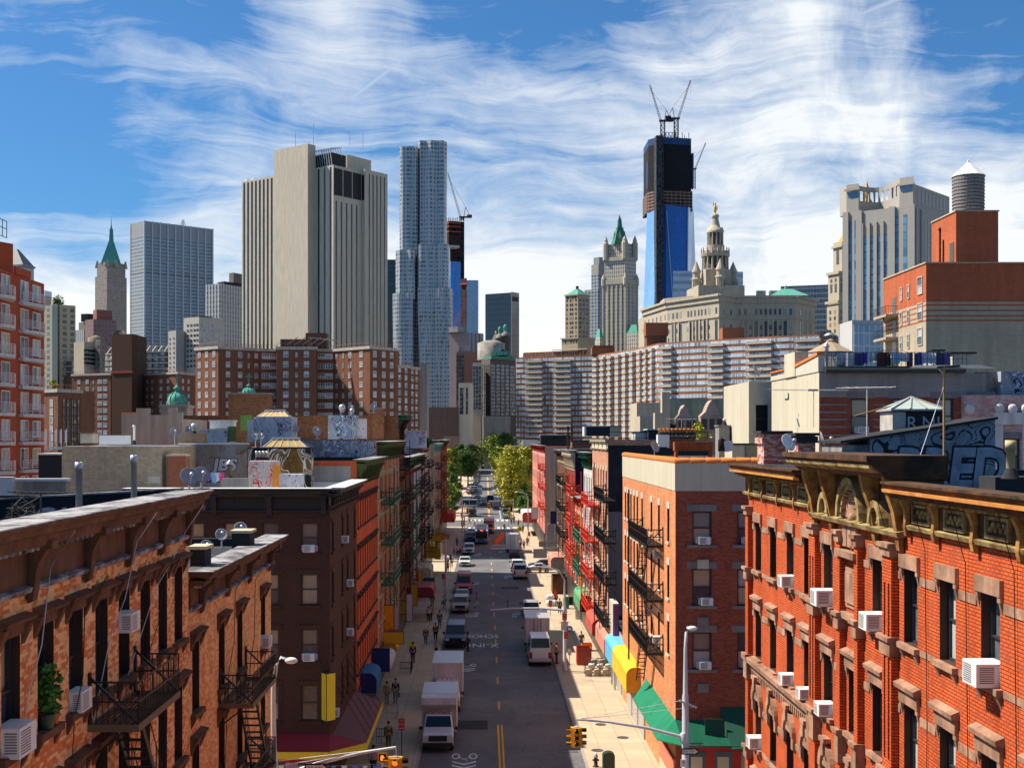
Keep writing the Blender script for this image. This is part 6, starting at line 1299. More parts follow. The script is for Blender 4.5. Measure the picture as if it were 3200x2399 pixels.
# unfinished tower with blue glass and crane
T=Tower('unfinished_blue_tower','half clad tower with black steel frame above bright blue glass and a crane',1400,1250)
FR=curtain('steel skeleton',(.045,.03,.028),(.008,.008,.009),(.07,.03,.025),4.2,4.0,.14,.30,lit=.9,rough=.8,spec=.1);BG=curtain('sky blue glass',(.06,.22,.55),(.035,.17,.55),(.09,.30,.75),3,4,.05,.08,lit=.5,rough=.06);BG2=curtain('pale blue glass',(.34,.45,.60),(.28,.42,.62),(.42,.56,.72),2.5,4,.08,.12,lit=.6,rough=.08)
Y=1250;T.wall([(1394,Y+8),(1402,Y),(1451,Y+6)],0,Z_(690,Y),FR,name='frame');T.wall([(1403,Y-5),(1408,Y-8),(1440,Y-4)],0,Z_(820,Y),BG,name='glass');T.wall([(1394,Y-1),(1402,Y-9),(1436,Y-6)],Z_(778,Y),Z_(770,Y),plain('white hoarding',(.55,.54,.5),.8),name='hoarding')
for v in (695,706,722): T.wall([(1393.5,Y+7),(1402,Y-1.5),(1440,Y+3)],Z_(v+3,Y),Z_(v,Y),plain('orange netting',(.55,.09,.04),.8),name='netting')
for i in range(9): b=MB();q=T.p(1396+i*6.5,Y+2);b.box(q[0]-.4,q[1],Z_(690,Y),q[0]+.4,q[1]+.8,Z_(680-2*(i%2),Y));b.build('column',FR,T.o)
def crane(Tw,p,h,jib,L,ang,mat=None,mat2=None,s=1.0):
    x,y,z=p;m1=mat or plain('crane black',(.03,.03,.035),.6);m2=mat2 or plain('crane white',(.55,.50,.42),.5)
    b=MB();w_=2.2*s
    for sx in (-1,1):
        for sy in (-1,1): b.bar((x+sx*w_,y+sy*w_,z),(x+sx*w_,y+sy*w_,z+h),.7*s,.7*s)
    n=max(2,int(h/(w_*2)))
    for k in range(n): z0=z+h*k/n;z1=z+h*(k+1)/n;b.bar((x-w_,y-w_,z0),(x+w_,y-w_,z1),.5*s,.5*s);b.bar((x+w_,y-w_,z0),(x-w_,y-w_,z1),.5*s,.5*s);b.bar((x-w_,y-w_,z1),(x+w_,y-w_,z1),.5*s,.5*s)
    b.build('mast',m1,Tw)
    sg=1 if ang >= 0 else -1;zz=z+h
    b=MB();b.box(x-sg*9*s-3*s,y-2.4*s,zz,x-sg*9*s+3*s,y+2.4*s,zz+3.5*s);b.box(x-11*s,y-2.2*s,zz,x+4*s,y+2.2*s,zz+1.6*s) if sg > 0 else b.box(x-4*s,y-2.2*s,zz,x+11*s,y+2.2*s,zz+1.6*s);b.build('machinery',m1,Tw)
    b=MB();b.bar((x-sg*2*s,y,zz+1),(x-sg*4*s,y,zz+13*s),.8*s,.8*s);b.bar((x-sg*9*s,y,zz+3*s),(x-sg*4*s,y,zz+13*s),.6*s,.6*s);b.build('mast_frame',m2,Tw)
    d=Vector((math.sin(R(ang)),0,math.cos(R(ang))));nrm=Vector((d.z,0,-d.x));b=MB();a0=Vector((x+sg*2.5*s,y,zz+1.6*s))
    for o in (-1,1): b.bar(a0+nrm*o*.9*s,a0+d*L+nrm*o*.5*s,.55*s,.55*s)
    for k in range(int(L/(3*s))): f0,f1=k*3*s/L,(k+1)*3*s/L;b.bar(a0+d*L*f0+nrm*(.9-.4*f0)*s,a0+d*L*f1-nrm*(.9-.4*f1)*s,.35*s,.35*s)
    b.build('jib',m2,Tw)
    b=MB();tp=a0+d*L;b.tube([(x-sg*4*s,y,zz+13*s),tuple(a0+d*L*.85)],.14*s,4);b.tube([tuple(tp),(tp.x,tp.y,tp.z-L*.35)],.10*s,4);b.build('cable',m1,Tw)
c=T.p(1451,Y);crane(T.o,(c[0]-2,c[1],Z_(690,Y)),3,0,45,-16,plain('crane brown',(.12,.07,.04),.6),plain('crane cream',(.62,.45,.25),.5),.8)
T=Tower('pale_glass_tower','pale blue glass tower with a dark rough edge beside the half clad one',1458,1200);T.wall([(1440,1206),(1458,1196),(1458.5,1196)],0,Z_(870,1200),FR,10,'frame');T.wall([(1458.6,1196),(1494,1196),(1496,1206)],0,Z_(877,1200),BG2,10,'glass');T.wall([(1438,1200),(1459,1195),(1460,1200)],Z_(890,1200),Z_(886,1200),MATS['orange netting'],5,'netting')
T=Tower('pink_office_block','plain pinkish office block with fine pinstripes below the blue glass towers',1465,760);T.wall([(1404,764),(1462,760),(1463,760)],0,Z_(1038,760),wall('pinkish panel',(.42,.33,.32),(.38,.30,.29),.4,.2,.02),30);T.wall([(1463.2,760),(1509,764),(1511,770)],0,Z_(1040,760),curtain('pinkish fins',(.42,.33,.32),(.12,.09,.09),(.16,.12,.12),2.6,90,.5,.01),30,'wall');T.wall([(1402,762),(1430,759),(1458,761)],Z_(1038,760)+.01,Z_(1021,760),wall('rooftop plant',(.48,.46,.42),(.2,.2,.2),.8,.2,.3),20,'plant')
T=Tower('black_glass_tower','black glass slab tower with a grey ribbed side, alone against the pale sky',1597,900);m=curtain('black glass',(.015,.018,.026),(.008,.011,.02),(.02,.03,.055),1.8,3.8,.12,.12,lit=.4,rough=.08)
Q=T.wall([(1516.5,911),(1597,900),(1621,908)],0,Z_(914,900),m);b=MB();a,c=Vector(Q[1]),Vector(Q[2]);d_=(c-a).normalized();n_=Vector((d_.y,-d_.x));b.prism([tuple(a+n_*.4),tuple(c+n_*.4),tuple(c),tuple(a)],0,Z_(914,900)+.5,bot=True);b.build('ribbed_side',curtain('grey ribs',(.17,.18,.20),(.10,.11,.13),(.14,.15,.17),1.2,3.8,.5,.12),T.o)
b=MB();a2=a+(c-a)*.12;c2=a+(c-a)*.88;b.prism([tuple(a2+n_*.6),tuple(c2+n_*.6),tuple(c2+n_*.3),tuple(a2+n_*.3)],Z_(940,900),Z_(926,900),bot=True);b.build('plant_opening',BLKM,T.o)
# brick and stone blocks under it
T=Tower('brown_loft_building','brown loft building with paired dark windows and roof plant, below the pink block',1450,640);Q=T.wall([(1426,644),(1452,640),(1510,648)],0,Z_(1097,640),brick('loft brick',(.30,.15,.12),(.34,.18,.14),(.25,.15,.12),mort=.005),name='wall');T.win(Q[0],Q[1],3,[Z_(1110+12*k,640)-1.3 for k in range(12)],1.4,1.5,'fard');T.done();T.wall([(1434,645),(1450,642),(1470,648)],Z_(1097,640)+.02,Z_(1078,640),MATS['rooftop plant'],name='plant')
T=Tower('cream_loft_building','narrow cream loft with stacked brick bays beside the dark stone block',1480,560);Q=T.wall([(1477,561),(1504,560),(1506,564)],0,Z_(1133,560),CREAM,25);T.win(Q[0],Q[1],3,[Z_(1146+12.5*k,560)-1.2 for k in range(11)],1.0,1.5,'fard');T.done()
T=Tower('white_low_block','low cream white block with slot windows at the end of the street',1450,520);Q=T.wall([(1433,521),(1468,520),(1478,524)],0,Z_(1196,520),wall('ivory render',(.62,.54,.40),(.5,.44,.34),.4,.2,.1),25);T.win(Q[0],Q[1],[.2,.35,.75],[Z_(1212+14*k,520)-1.6 for k in range(6)],.8,1.7,'fard');T.done()
T=Tower('dark_stone_block','dark grey stone office block with a green mansard roof and arched top windows',1530,585);DST=wall('dark grey stone',(.15,.13,.12),(.11,.10,.09),.5,.3,.1)
Q=T.wall([(1504,592),(1532,585),(1612,596)],0,Z_(1122,585),DST);T.win(Q[1],Q[2],[.07,.15,.27,.33,.45,.51,.63,.69,.81,.87,.94],[Z_(1140+11.5*k,585)-1 for k in range(14)],.95,1.25,'far');T.win(Q[0],Q[1],4,[Z_(1140+11.5*k,585)-1 for k in range(14)],.8,1.2,'fard')
T.wall([(1512,590),(1535,584),(1608,595)],Z_(1122,585)+.01,Z_(1112,585),plain('copper cornice',(.07,.22,.15),.7),name='cornice')
b=MB();Pm=[T.p(u,Y) for u,Y in ((1536,592),(1590,592),(1606,612),(1536,612))];b.prism(Pm,Z_(1112,585)+.02,Z_(1086,585),p2=[(p[0]+(1.5 if i in (0,3) else -2.5),p[1]+(2 if i < 2 else -2)) for i,p in enumerate(Pm)]);b.build('mansard_roof',wall('moss green copper',(.07,.20,.05),(.05,.14,.05),.6,.3,.2),T.o)
for k in range(4):
    c=T.p(1546+11*k,589);b=MB();b.box(c[0]-.7,c[1],Z_(1108,585),c[0]+.7,c[1]+3,Z_(1097,585));b.build('dormer',COPPER,T.o)
c=T.p(1535,598);T.lathe(c,[(6.5,Z_(1120,585)),(6.5,Z_(1066,585)),(3,Z_(1058,585)),(.2,Z_(1057,585))],wall('stained drum',(.45,.42,.36),(.2,.18,.16),.7,.4,.3),'tank_drum')
T.done()
T=Tower('twin_domed_towers','pair of small green onion domes on granite cupolas before the black glass slab',1580,760)
for u,vb,r in ((1562,1063,13),(1579,1056,15)):
    c=T.p(u,760);k=760/3950;rr=r*k;zb=Z_(vb,760)
    T.lathe(c,[(rr*.95,0),(rr*.95,zb),(rr*1.15,zb+.2),(rr*1.15,zb+1.2)],DST,'drum',8);T.lathe(c,[(rr,zb+1.2),(rr*.9,zb+2.6),(rr*.4,zb+3.9)],plain('granite dome',(.24,.20,.19),.8),'dome');T.lathe(c,[(rr*.35,zb+3.9),(rr*.35,zb+5.6),(rr*.42,zb+6),(rr*.42,zb+7),(rr*.2,zb+8.0),(.02,zb+8.4)],COPPER,'cupola')
c=T.p(1549,780);T.pyr(c,3.2,Z_(1072,780),Z_(1045,780),.25,CREAM,'stepped_spire');b=MB();b.ball((c[0],c[1],Z_(1040,780)),.8,8,6,0,(.6,.6,1.5));b.build('gilded_figure',plain('gilding',(.80,.48,.06),.35,.6),T.o)
# left-hand group
T=Tower('pavilion_roof_tower','office tower with a dark hipped roof and pale cornice peeking over the balcony block',70,1400);T.wall([(20,1408),(70,1400),(106,1420)],0,Z_(832,1400),curtain('pavilion glazing',(.30,.31,.33),(.06,.12,.20),(.22,.34,.48),2.2,4,.35,.3));T.wall([(10,1408),(72,1397),(111,1421)],Z_(832,1400)+.02,Z_(826,1400),CONC,name='cornice')
b=MB();Pm=[T.p(u,Y) for u,Y in ((15,1408),(72,1399),(107,1420),(60,1440))];cc=T.p(48,1418);b.prism(Pm,Z_(826,1400)+.05,Z_(772,1400),p2=[(cc[0]+(p[0]-cc[0])*.18,cc[1]+(p[1]-cc[1])*.18) for p in Pm]);b.build('hipped_roof',plain('slate blue roof',(.05,.07,.10),.5),T.o)
T=Tower('teal_glass_condo','tan condominium tower with teal window bands and a planted roof',180,700);m=curtain('teal condo',(.42,.34,.22),(.03,.09,.10),(.14,.24,.24),4.6,3.3,.45,.35,lit=.7);Q=T.wall([(137,704),(177,698),(236,706)],0,Z_(952,700),m);T.wall([(163,700),(180,696),(182,697)],0,Z_(955,700),plain('teal column',(.02,.05,.06),.15),6,'glass_column');T.wall([(160,708),(178,704),(192,708)],Z_(952,700)+.02,Z_(930,700),CREAM,name='penthouse');b=MB();leaves(b,(*T.p(183,702),Z_(942,700)+.5),3.2,160,.8,rnd);b.build('roof_planting',LEAFD,T.o)
T=Tower('far_round_tower','faint grey tower with a glass crown left of the tan condominium',145,1100);T.wall([(120,1105),(140,1100),(162,1110)],0,Z_(925,1100),CREAM);T.wall([(120,1105),(140,1099),(162,1110)],Z_(925,1100)+.02,Z_(908,1100),BG2,name='crown')
T=Tower('rose_stepped_tower','stepped rose brick tower in front of the green spired one',300,950);RS=curtain('rose brick windows',(.26,.12,.10),(.06,.06,.07),(.20,.17,.16),2.6,3.4,.5,.5,lit=.8);T.wall([(266,955),(292,948),(364,956)],0,Z_(998,950),RS);T.wall([(266,955),(280,952),(300,956)],0,Z_(1000,950),RS,8,'wing');T.wall([(291,956),(302,950),(351,958)],Z_(998,950)+.02,Z_(967,950),wall('rose panel',(.30,.13,.11),(.26,.11,.1),.4,.2,.1),name='penthouse');T.wall([(364,957),(373,955),(380,958)],0,Z_(1030,950),RS,10,'wing')
T=Tower('black_cube_top','black screen box on a pale stepped office top left of the rose tower',270,1150);T.wall([(253,1152),(275,1150),(292,1154)],Z_(1005,1150),Z_(980,1150),BLKM,name='plant_box');T.wall([(236,1156),(262,1150),(290,1156)],0,Z_(1030,1150),curtain('pale fluted stone',(.46,.45,.43),(.2,.2,.2),(.3,.3,.3),3,60,.5,.02),name='wall');T.wall([(246,1156),(266,1152),(290,1156)],Z_(1030,1150)+.01,Z_(1006,1150),CONC,name='setback')
T=Tower('cream_corner_block','cream block with square windows and a roof garden, near the dark tank tower',262,620);Q=T.wall([(231,624),(263,618),(298,624)],0,Z_(1068,620),CREAM);T.win(Q[1],Q[2],6,[Z_(1100+13*k,620) for k in range(4)],1.6,1.4,'fard');T.done();c=T.p(300,630);T.lathe(c,[(4,Z_(1075,620)),(4,Z_(1052,620)),(.3,Z_(1042,620))],wall('tank wood',(.3,.24,.18),(.2,.16,.12),.5,.3,.3),'water_tank',12);T.wall([(298,622),(312,620),(328,624)],0,Z_(1060,620),curtain('brown lattice',(.16,.13,.12),(.05,.05,.05),(.1,.1,.1),3,3,.4,.3),name='wing')
T=Tower('white_condo','white block with small dark windows casting a diagonal shadow, left of the concrete tower',620,640);WH=wall('white precast',(.56,.53,.47),(.46,.43,.38),.4,.25,.1)
Q=T.wall([(574,647),(622,640),(700,650)],0,Z_(990,640),WH);T.win(Q[0],Q[1],[.28,.5,.72,.9],[Z_(1018+16*k,640) for k in range(9)],1.5,1.1,'fard');T.win(Q[1],Q[2],[.1,.2,.4,.5,.7,.8],[Z_(1018+16*k,640) for k in range(5)],1.3,1.1,'farw');T.done();T.wall([(592,652),(622,644),(664,650)],Z_(990,640)+.02,Z_(984,640),BLKM,name='roof_edge')
Q=T.wall([(526,646),(550,640),(575,644)],0,Z_(1032,640),wall('grey precast',(.40,.38,.36),(.33,.31,.3),.4,.3,.1),20,'wing');T.win(Q[0],Q[1],[.25,.75],[Z_(1060+15*k,640) for k in range(8)],1.2,1.0,'fard');T.done()
# brick housing slabs
HB=brick('housing brick',(.20,.085,.05),(.25,.11,.065),(.17,.09,.06),None,0,mort=.006,streak=.3);BAND=wall('pale parapet band',(.55,.50,.42),(.42,.38,.32),.5,.4,.5);RAIL=plain('orange roof rail',(.42,.17,.08),.8)
def housing(name,label,chain,zt,wins,rows,dep=14,fl=None):
    T=Tower(name,label,chain[0][0],chain[0][1]);Q=T.wall(chain,0,zt,HB,dep,top=TAR);n=len(chain)-1
    T.band(Q,range(n),zt-.7,zt+.1,.35,BAND,'parapet_band')
    b=MB()
    for i in range(n):
        a,c=Vector(Q[i]),Vector(Q[i+1]);d_=(c-a);b.bar((a.x,a.y+.6,zt+1.1),(c.x,c.y+.6,zt+1.1),.08,.08);k=max(2,int(d_.length/1.2))
        for j in range(k): q=a+d_*j/k;b.bar((q.x,q.y+.6,zt),(q.x,q.y+.6,zt+1.1),.12,.06)
    b.build('roof_rail',RAIL,T.o)
    for seg,fr,w,h,st in wins: T.win(Q[seg],Q[seg+1],fr,rows,w,h,st)
    T.done();return T
T=housing('brick_housing_slab','big brown brick apartment slab with folded wings below the concrete tower',[(611,357.5),(682,350),(816,360),(864,361.5),(864.5,353),(989,353),(989.5,361.5),(1041,361.5),(1156,350),(1237,359)],Z_(1082,350),
    [(0,[.18,.5,.82],1.3,1.6,'farw2'),(1,[.22,.5],1.3,1.6,'farw2'),(1,[.7],.6,1.4,'far'),(1,[.88],1.2,1.5,'far'),(2,[.3,.98-.2],2.3,1.6,'farw2'),(4,[.23,.75],1.4,1.7,'farw2'),(4,[.5],.6,1.4,'far'),(6,[.32,.75],2.3,1.6,'farw2'),(7,[.1,.28],.8,1.4,'far'),(7,[.47,.77],1.3,1.6,'farw2'),(8,[.18,.52,.83],1.4,1.7,'farw2')],[Z_(1082+22+31.7*k,350)-.9 for k in range(7)])
b=MB();zt=Z_(1082,350);q0,q1=T.p(876,358),T.p(1010,368);b.box(q0[0],q0[1],zt,q0[0]+8,q0[1]+7,Z_(1057,355));b.build('roof_house',HB,T.o);b=MB();b.box(q0[0]+6,q0[1]+8,zt,q0[0]+12,q0[1]+14,Z_(1030,355));b.build('roof_house',HB,T.o)
b=MB()
for k in range(5): b.bar((q0[0]+2+k*2.2,q0[1]-.5,zt+1),(q0[0]+5+k*2.2,q0[1]-.5,Z_(1052,355)),.2,.2)
b.bar((q0[0]+8,q0[1]-.6,Z_(1052,355)),(q0[0]+16,q0[1]-.6,Z_(1062,355)),.3,.3);b.build('scaffold',CREAM,T.o)
T=housing('brick_housing_wing','lower brick apartment wing stepping down beside the big slab towards the street',[(1237.5,366),(1280,372),(1281,376),(1309,380)],Z_(1140,366),[(0,[.25,.72],1.4,1.6,'far'),(2,[.25,.72],1.2,1.5,'far')],[Z_(1152+24*k,366)-1 for k in range(9)],10)
T=housing('long_brick_housing','long brown brick apartment slab with folded front behind the copper dome',[(225,486),(346,478),(436,488),(490,478),(556,470),(606,482)],Z_(1166,478),[(0,[.18,.4],1.4,1.6,'farw2'),(0,[.56],.7,1.3,'far'),(0,[.72,.86],2.0,1.6,'farw2'),(1,[.15],1.2,1.5,'far'),(1,[.4,.65,.9],2.2,1.6,'farw2'),(2,[.45,.75],1.2,1.5,'far'),(3,[.2,.55],1.3,1.5,'farw2'),(4,[.3,.65],1.3,1.5,'farw2')],[Z_(1188+22.8*k,478)-1.2 for k in range(10)],14)
T=housing('near_brick_block','darker brown brick block with narrow paired windows right of the balcony building',[(137,300),(181,296),(254,303)],Z_(1216,296),[(0,[.55],1.3,1.7,'farw'),(1,[.25,.42,.62,.72,.88],.7,1.9,'fard')],[Z_(1250+27*k,296)-1.5 for k in range(6)],10)
T=Tower('brown_tank_house','dark rust brown windowless box rising above the brick housing',382,470);T.wall([(349,474),(412,470),(427,474)],0,Z_(1043,470),wall('dark rust brick',(.085,.045,.03),(.07,.04,.03),.4,.2,.1),14);T.wall([(349,480),(353,478),(358,480)],Z_(1043,470)+.01,Z_(1032,470),BLKM,3,'flue')
T.wall([(349,473.6),(413,469.6),(414,470)],Z_(1165,470),Z_(1158,470),plain('red roof edge',(.25,.04,.03),.8),3,'roof_edge')
SB=wall('olive brown brick',(.15,.11,.075),(.12,.09,.06),.4,.3,.1)
def terraced(name,label,chain,v0,n,Y,balc):
    T=Tower(name,label,chain[0][0],Y);Q=T.wall(chain,0,Z_(v0,Y),SB,16)
    for k in range(n): T.band(Q,range(len(chain)-1),Z_(v0+2+17.5*k,Y),Z_(v0-1+17.5*k,Y),.35,BAND,'floor_band')
    for i,fr in balc:
        T.win(Q[i],Q[i+1],fr,[Z_(v0+15+17.5*k,Y) for k in range(n)],2.6,1.9,'far')
        T.win(Q[i],Q[i+1],[f+.5/len(fr) for f in fr][:-1],[Z_(v0+15+17.5*k,Y) for k in range(n)],1.8,2.0,'fard')
    T.done(80)
    b=MB();a,c=Vector(Q[0]),Vector(Q[len(chain)-1]);zt=Z_(v0,Y);n2=int((c-a).length/3)
    for k in range(n2): q=a+(c-a)*(k+.2)/n2;b.bar((q.x,q.y+1,zt+.2),(q.x+1.3,q.y+5,zt+4),.45,.3);b.bar((q.x+1.3,q.y+5,zt+4),(q.x+1.3,q.y+6,zt+.2),.3,.3)
    b.bar((a.x,a.y+5,zt+4),(c.x,c.y+5,zt+4),.4,.4);b.build('roof_trellis',BAND,T.o);return T
terraced('terraced_housing','olive brown apartment terrace with pale floor bands and roof trellis right of the tank house',[(414,690),(525,684),(526,690)],1098,4,684,[(0,[.12,.3,.48,.66,.84])]);terraced('terraced_housing','olive brown apartment terrace with roof trellis left of the tank house',[(137,704),(220,700),(322,704)],1126,3,700,[(0,[.3,.75]),(1,[.12,.37,.62,.87])]);terraced('terraced_housing','olive brown terrace corner squeezed between the tank house and pale tower',[(327,672),(350,668),(352,672)],1105,4,668,[(0,[.3,.8])]);terraced('terraced_housing','small olive brown terrace block between the white block and the brick slab',[(524,660),(564,656),(610,662)],1150,2,656,[(1,[.2,.5,.8])])
# apartment block with white balconies at the picture edge
BRM=brick('modern red brick',(.42,.08,.035),(.48,.10,.045),(.30,.09,.05),None,0,mort=.006);
T=Tower('balcony_block','modern red brick apartment block with white railed balconies at the picture edge',0,130)
xs=-50.0;Yk=lambda u: F*xs/(u-U0)
Q=T.wall([(45,Yk(45)),(137,Yk(137)),(138,Yk(137)+.2)],0,Z_(872,139),BRM,12,back=-14);T.wall([(-90,Yk(-90)),(0,Yk(0)),(45,Yk(45)-.05)],0,Z_(845,132),BRM,12,'wall',back=-14);T.wall([(-80,Yk(-80)+2),(0,Yk(0)+2),(41,Yk(41))],Z_(845,132)+.02,Z_(753,132),BRM,8,'penthouse',back=-8);T.band([T.p(45,Yk(45)),T.p(90,Yk(90))],[0],Z_(872,139),Z_(850,139),.2,BRM,'parapet')
zf=[Z_(952+85.5*k,139) for k in range(8)]
for u0,u1,us in ((58,125,((62,86,1.0),(100,124,.86))),(-30,29,((2,28,1.0),(-28,-6,1.0)))):
    a,c=Vector(T.p(u0,Yk(u0))),Vector(T.p(u1,Yk(u1)));d_=(c-a).normalized();n_=Vector((d_.y,-d_.x));L=(c-a).length
    for z in zf:
        for ua,ub,hf in us:
            p0,p1=Vector(T.p(ua,Yk(ua))),Vector(T.p(ub,Yk(ub)));q=(p0+p1)/2;T.w.append((q.x,z+.1 if hf == 1 else z+.5,(p1-p0).length,2.25 if hf == 1 else 1.8,'farw',math.atan2(d_.y,d_.x),q.y))
        arc=[a+d_*L*i/10+n_*(.5+.9*math.sin(math.pi*i/10)) for i in range(11)]
        b=MB();b.prism([tuple(a)]+[tuple(p) for p in arc]+[tuple(c)],z-.35,z,bot=True);bo=b.build('balcony',wall('white balcony slab',(.66,.65,.62),(.5,.5,.48),.4,.3,.5),T.o)
        b=MB()
        for h in (.25,.45,.65,.85,1.05): b.tube([(p.x,p.y,z+h) for p in arc],.03,4,cap=False)
        for p in arc[::2]: b.bar((p.x,p.y,z),(p.x,p.y,z+1.05),.05,.05)
        b.build('railing',WHITE,bo)
T.done()
b=MB();z=Z_(745,132);q0,q1=T.p(-20,Yk(-20)-.5),T.p(21,Yk(21)-.5)
for h in (0,.9,1.7): b.bar((q0[0],q0[1],z+h),(q1[0],q1[1],z+h),.06,.06)
for k in range(4): f=k/3;b.bar((q0[0]+(q1[0]-q0[0])*f,q0[1]+(q1[1]-q0[1])*f,z),(q0[0]+(q1[0]-q0[0])*f,q0[1]+(q1[1]-q0[1])*f,z+1.7),.06,.06)
b.build('roof_rail',BLACK,T.o)
# serpentine brick and balcony slab
zt=59.9;yy=lambda v: F*(zt-CH)/(V0-v)
ch=[(1614,yy(1117)),(1860,yy(1109)),(1930,yy(1099)),(2000,yy(1086)),(2060,yy(1072)),(2150,yy(1066)),(2300,yy(1057)),(2440,yy(1049)),(2560,yy(1044)),(2576,yy(1044)+2)]
T=Tower('serpentine_apartment_slab','long winding apartment slab with orange brick stripes, white window bands and stacked balconies',1614,ch[0][1]);Q=T.wall(ch,0,zt,brick('orange stripe brick',(.30,.125,.07),(.35,.155,.085),(.25,.14,.09),None,0,mort=.005),14)
WB=curtain('white window band',(.60,.61,.62),(.10,.14,.18),(.56,.64,.72),1.6,5.2,.18,.01,lit=.85,rough=.1)
for k in range(20): T.band(Q,range(8),zt-2.25-2.62*k,zt-.75-2.62*k,.14,WB,'window_band')
BAL=wall('beige balcony',(.50,.45,.38),(.42,.38,.32),.4,.25,.3);bal=[]
for i,fr,w_ in ((0,[.24,.60],9),(1,[.1,.42,.74],4.6),(2,[.1,.42,.74],4.6),(3,[.08,.4,.72],4.6),(4,[.3],6),(5,[.62],7),(6,[.55],11),(7,[.72],10)):
    a,c=Vector(Q[i]),Vector(Q[i+1]);d_=(c-a).normalized();n_=Vector((d_.y,-d_.x))
    for f in fr:
        for k in range(20):
            if i == 0 and f > .2 and False: continue
            bal.append((a+(c-a)*f,d_,n_,w_,zt-2.62*(k+1)))
bal.sort(key=lambda t: (t[4] < 28,-t[4]))
rest=MB()
for j,(p,d_,n_,w_,z) in enumerate(bal):
    b=MB() if j < 100 else rest
    A,C,m_=p-d_*w_/2,p+d_*w_/2,1.7
    b.prism([tuple(A+n_*.15),tuple(A+n_*m_),tuple(C+n_*m_),tuple(C+n_*.15)],z-.15,z+.95,bot=True)
    if j < 100: b.build('balcony',BAL,T.o)
rest.build('balconies',BAL,T.o,kind='stuff')
a,c=Vector(Q[0]),Vector(Q[2]);b=MB();P0,P1=Vector(T.p(1636,ch[0][1]+8)),Vector(T.p(1835,yy(1109)+8));b.prism([tuple(P0),tuple(P1),tuple(P1+Vector((0,10))),tuple(P0+Vector((0,10)))],zt,zt+2.9);b.build('roof_house',HB,T.o)
b=MB()
for k in range(30): q=P0+(P1-P0)*(.45+.55*k/30);b.bar((q.x,q.y-3,zt+3.2),(q.x+1,q.y+8,zt+4.2),.35,.3)
for k in range(46): q=P0+(P1-P0)*(k/46);b.bar((q.x,q.y-4,zt),(q.x+rnd.uniform(-1,1),q.y-4,zt+rnd.uniform(.8,2.6)),.12,.12)
b.build('roof_trellis',BAND,T.o)
for u0,u1,v1,Y in ((2018,2088,1008,545),(2258,2325,1024,515),(1850,1920,1085,600)):
    b=MB();q0,q1=T.p(u0,Y),T.p(u1,Y);b.box(q0[0],q0[1],zt+(4.5 if v1 < 1010 else 0),q1[0],q0[1]+7,Z_(v1,Y));b.build('roof_house',plain('orange brick plain',(.30,.10,.045),.85),T.o)
    b=MB();b.box(q0[0]+.5,q0[1]+.5,zt,q1[0]-.5,q0[1]+6,zt+4.4);b.build('roof_house',HB,T.o)
# tan hotel-like tower with green pyramid
T=Tower('green_pyramid_block','tan stone tower with a shallow green pyramid roof and chimney, left of the gothic one',1806,1050);TS=wall('tan stone',(.50,.41,.27),(.46,.37,.24),.4,.25,.05)
Q=T.wall([(1766,1056),(1806,1048),(1842,1056)],0,Z_(922,1050),TS);fl_=[Z_(942+14.2*k,1050) for k in range(12)]
T.win(Q[0],Q[1],[.15,.42,.58,.85],fl_,1.6,2.3,'stone');T.win(Q[1],Q[2],[.15,.25,.45,.55,.75,.85],fl_,1.4,2.3,'stone');Q2=T.wall([(1769,1058),(1807,1050),(1841,1058)],Z_(922,1050)+.02,Z_(921-9+6,1050),TS,name='attic');T.win(Q[0],Q[1],[.2,.4,.6,.8],[Z_(934,1050)],1.5,3.2,'stone')
T.band(Q,[0,1],Z_(923,1050),Z_(919,1050),.8,TS,'cornice');b=MB();Pm=[T.p(u,Y) for u,Y in ((1768,1057),(1806,1049),(1841,1057),(1803,1066))];cc=T.p(1804,1057);b.prism(Pm,Z_(919,1050)+.1,Z_(899,1050),p2=[(cc[0]+(p[0]-cc[0])*.1,cc[1]+(p[1]-cc[1])*.1) for p in Pm]);b.build('pyramid_roof',COPPER,T.o);b=MB();b.box(cc[0]-1.1,cc[1]-1,Z_(905,1050),cc[0]+1.1,cc[1]+1,Z_(891,1050));b.build('chimney',BROWN,T.o)
Q3=T.wall([(1755,1052),(1806,1042),(1858,1052)],0,Z_(1060,1050),TS,name='base');T.band(Q3,[0,1],Z_(1060,1050),Z_(1056,1050),.8,TS,'cornice');T.win(Q3[0],Q3[1],6,[Z_(1074,1050)],1.6,2.6,'stone');T.done()
T=Tower('grey_setback_tower','grey striped office tower with a notched top behind the gothic tower',1870,1400);m=curtain('grey strip windows',(.40,.37,.33),(.05,.08,.13),(.14,.20,.30),4,3.8,.35,.3,lit=.7)
T.wall([(1826,1406),(1868,1396),(1920,1404)],0,Z_(905,1400),m);T.wall([(1848,1408),(1870,1402),(1910,1408)],Z_(905,1400)+.02,Z_(856,1400),m,name='setback');T.wall([(1848,1408),(1870,1402),(1910,1408)],Z_(856,1400)+.02,Z_(825,1400),wall('blank stone top',(.42,.39,.34),(.38,.35,.31),.4,.2,.03),name='setback');T.wall([(1855,1408),(1872,1403),(1905,1408)],Z_(825,1400)+.02,Z_(802,1400),curtain('lattice top',(.36,.34,.31),(.15,.15,.16),(.2,.2,.2),2.5,2.5,.4,.4),name='crown')
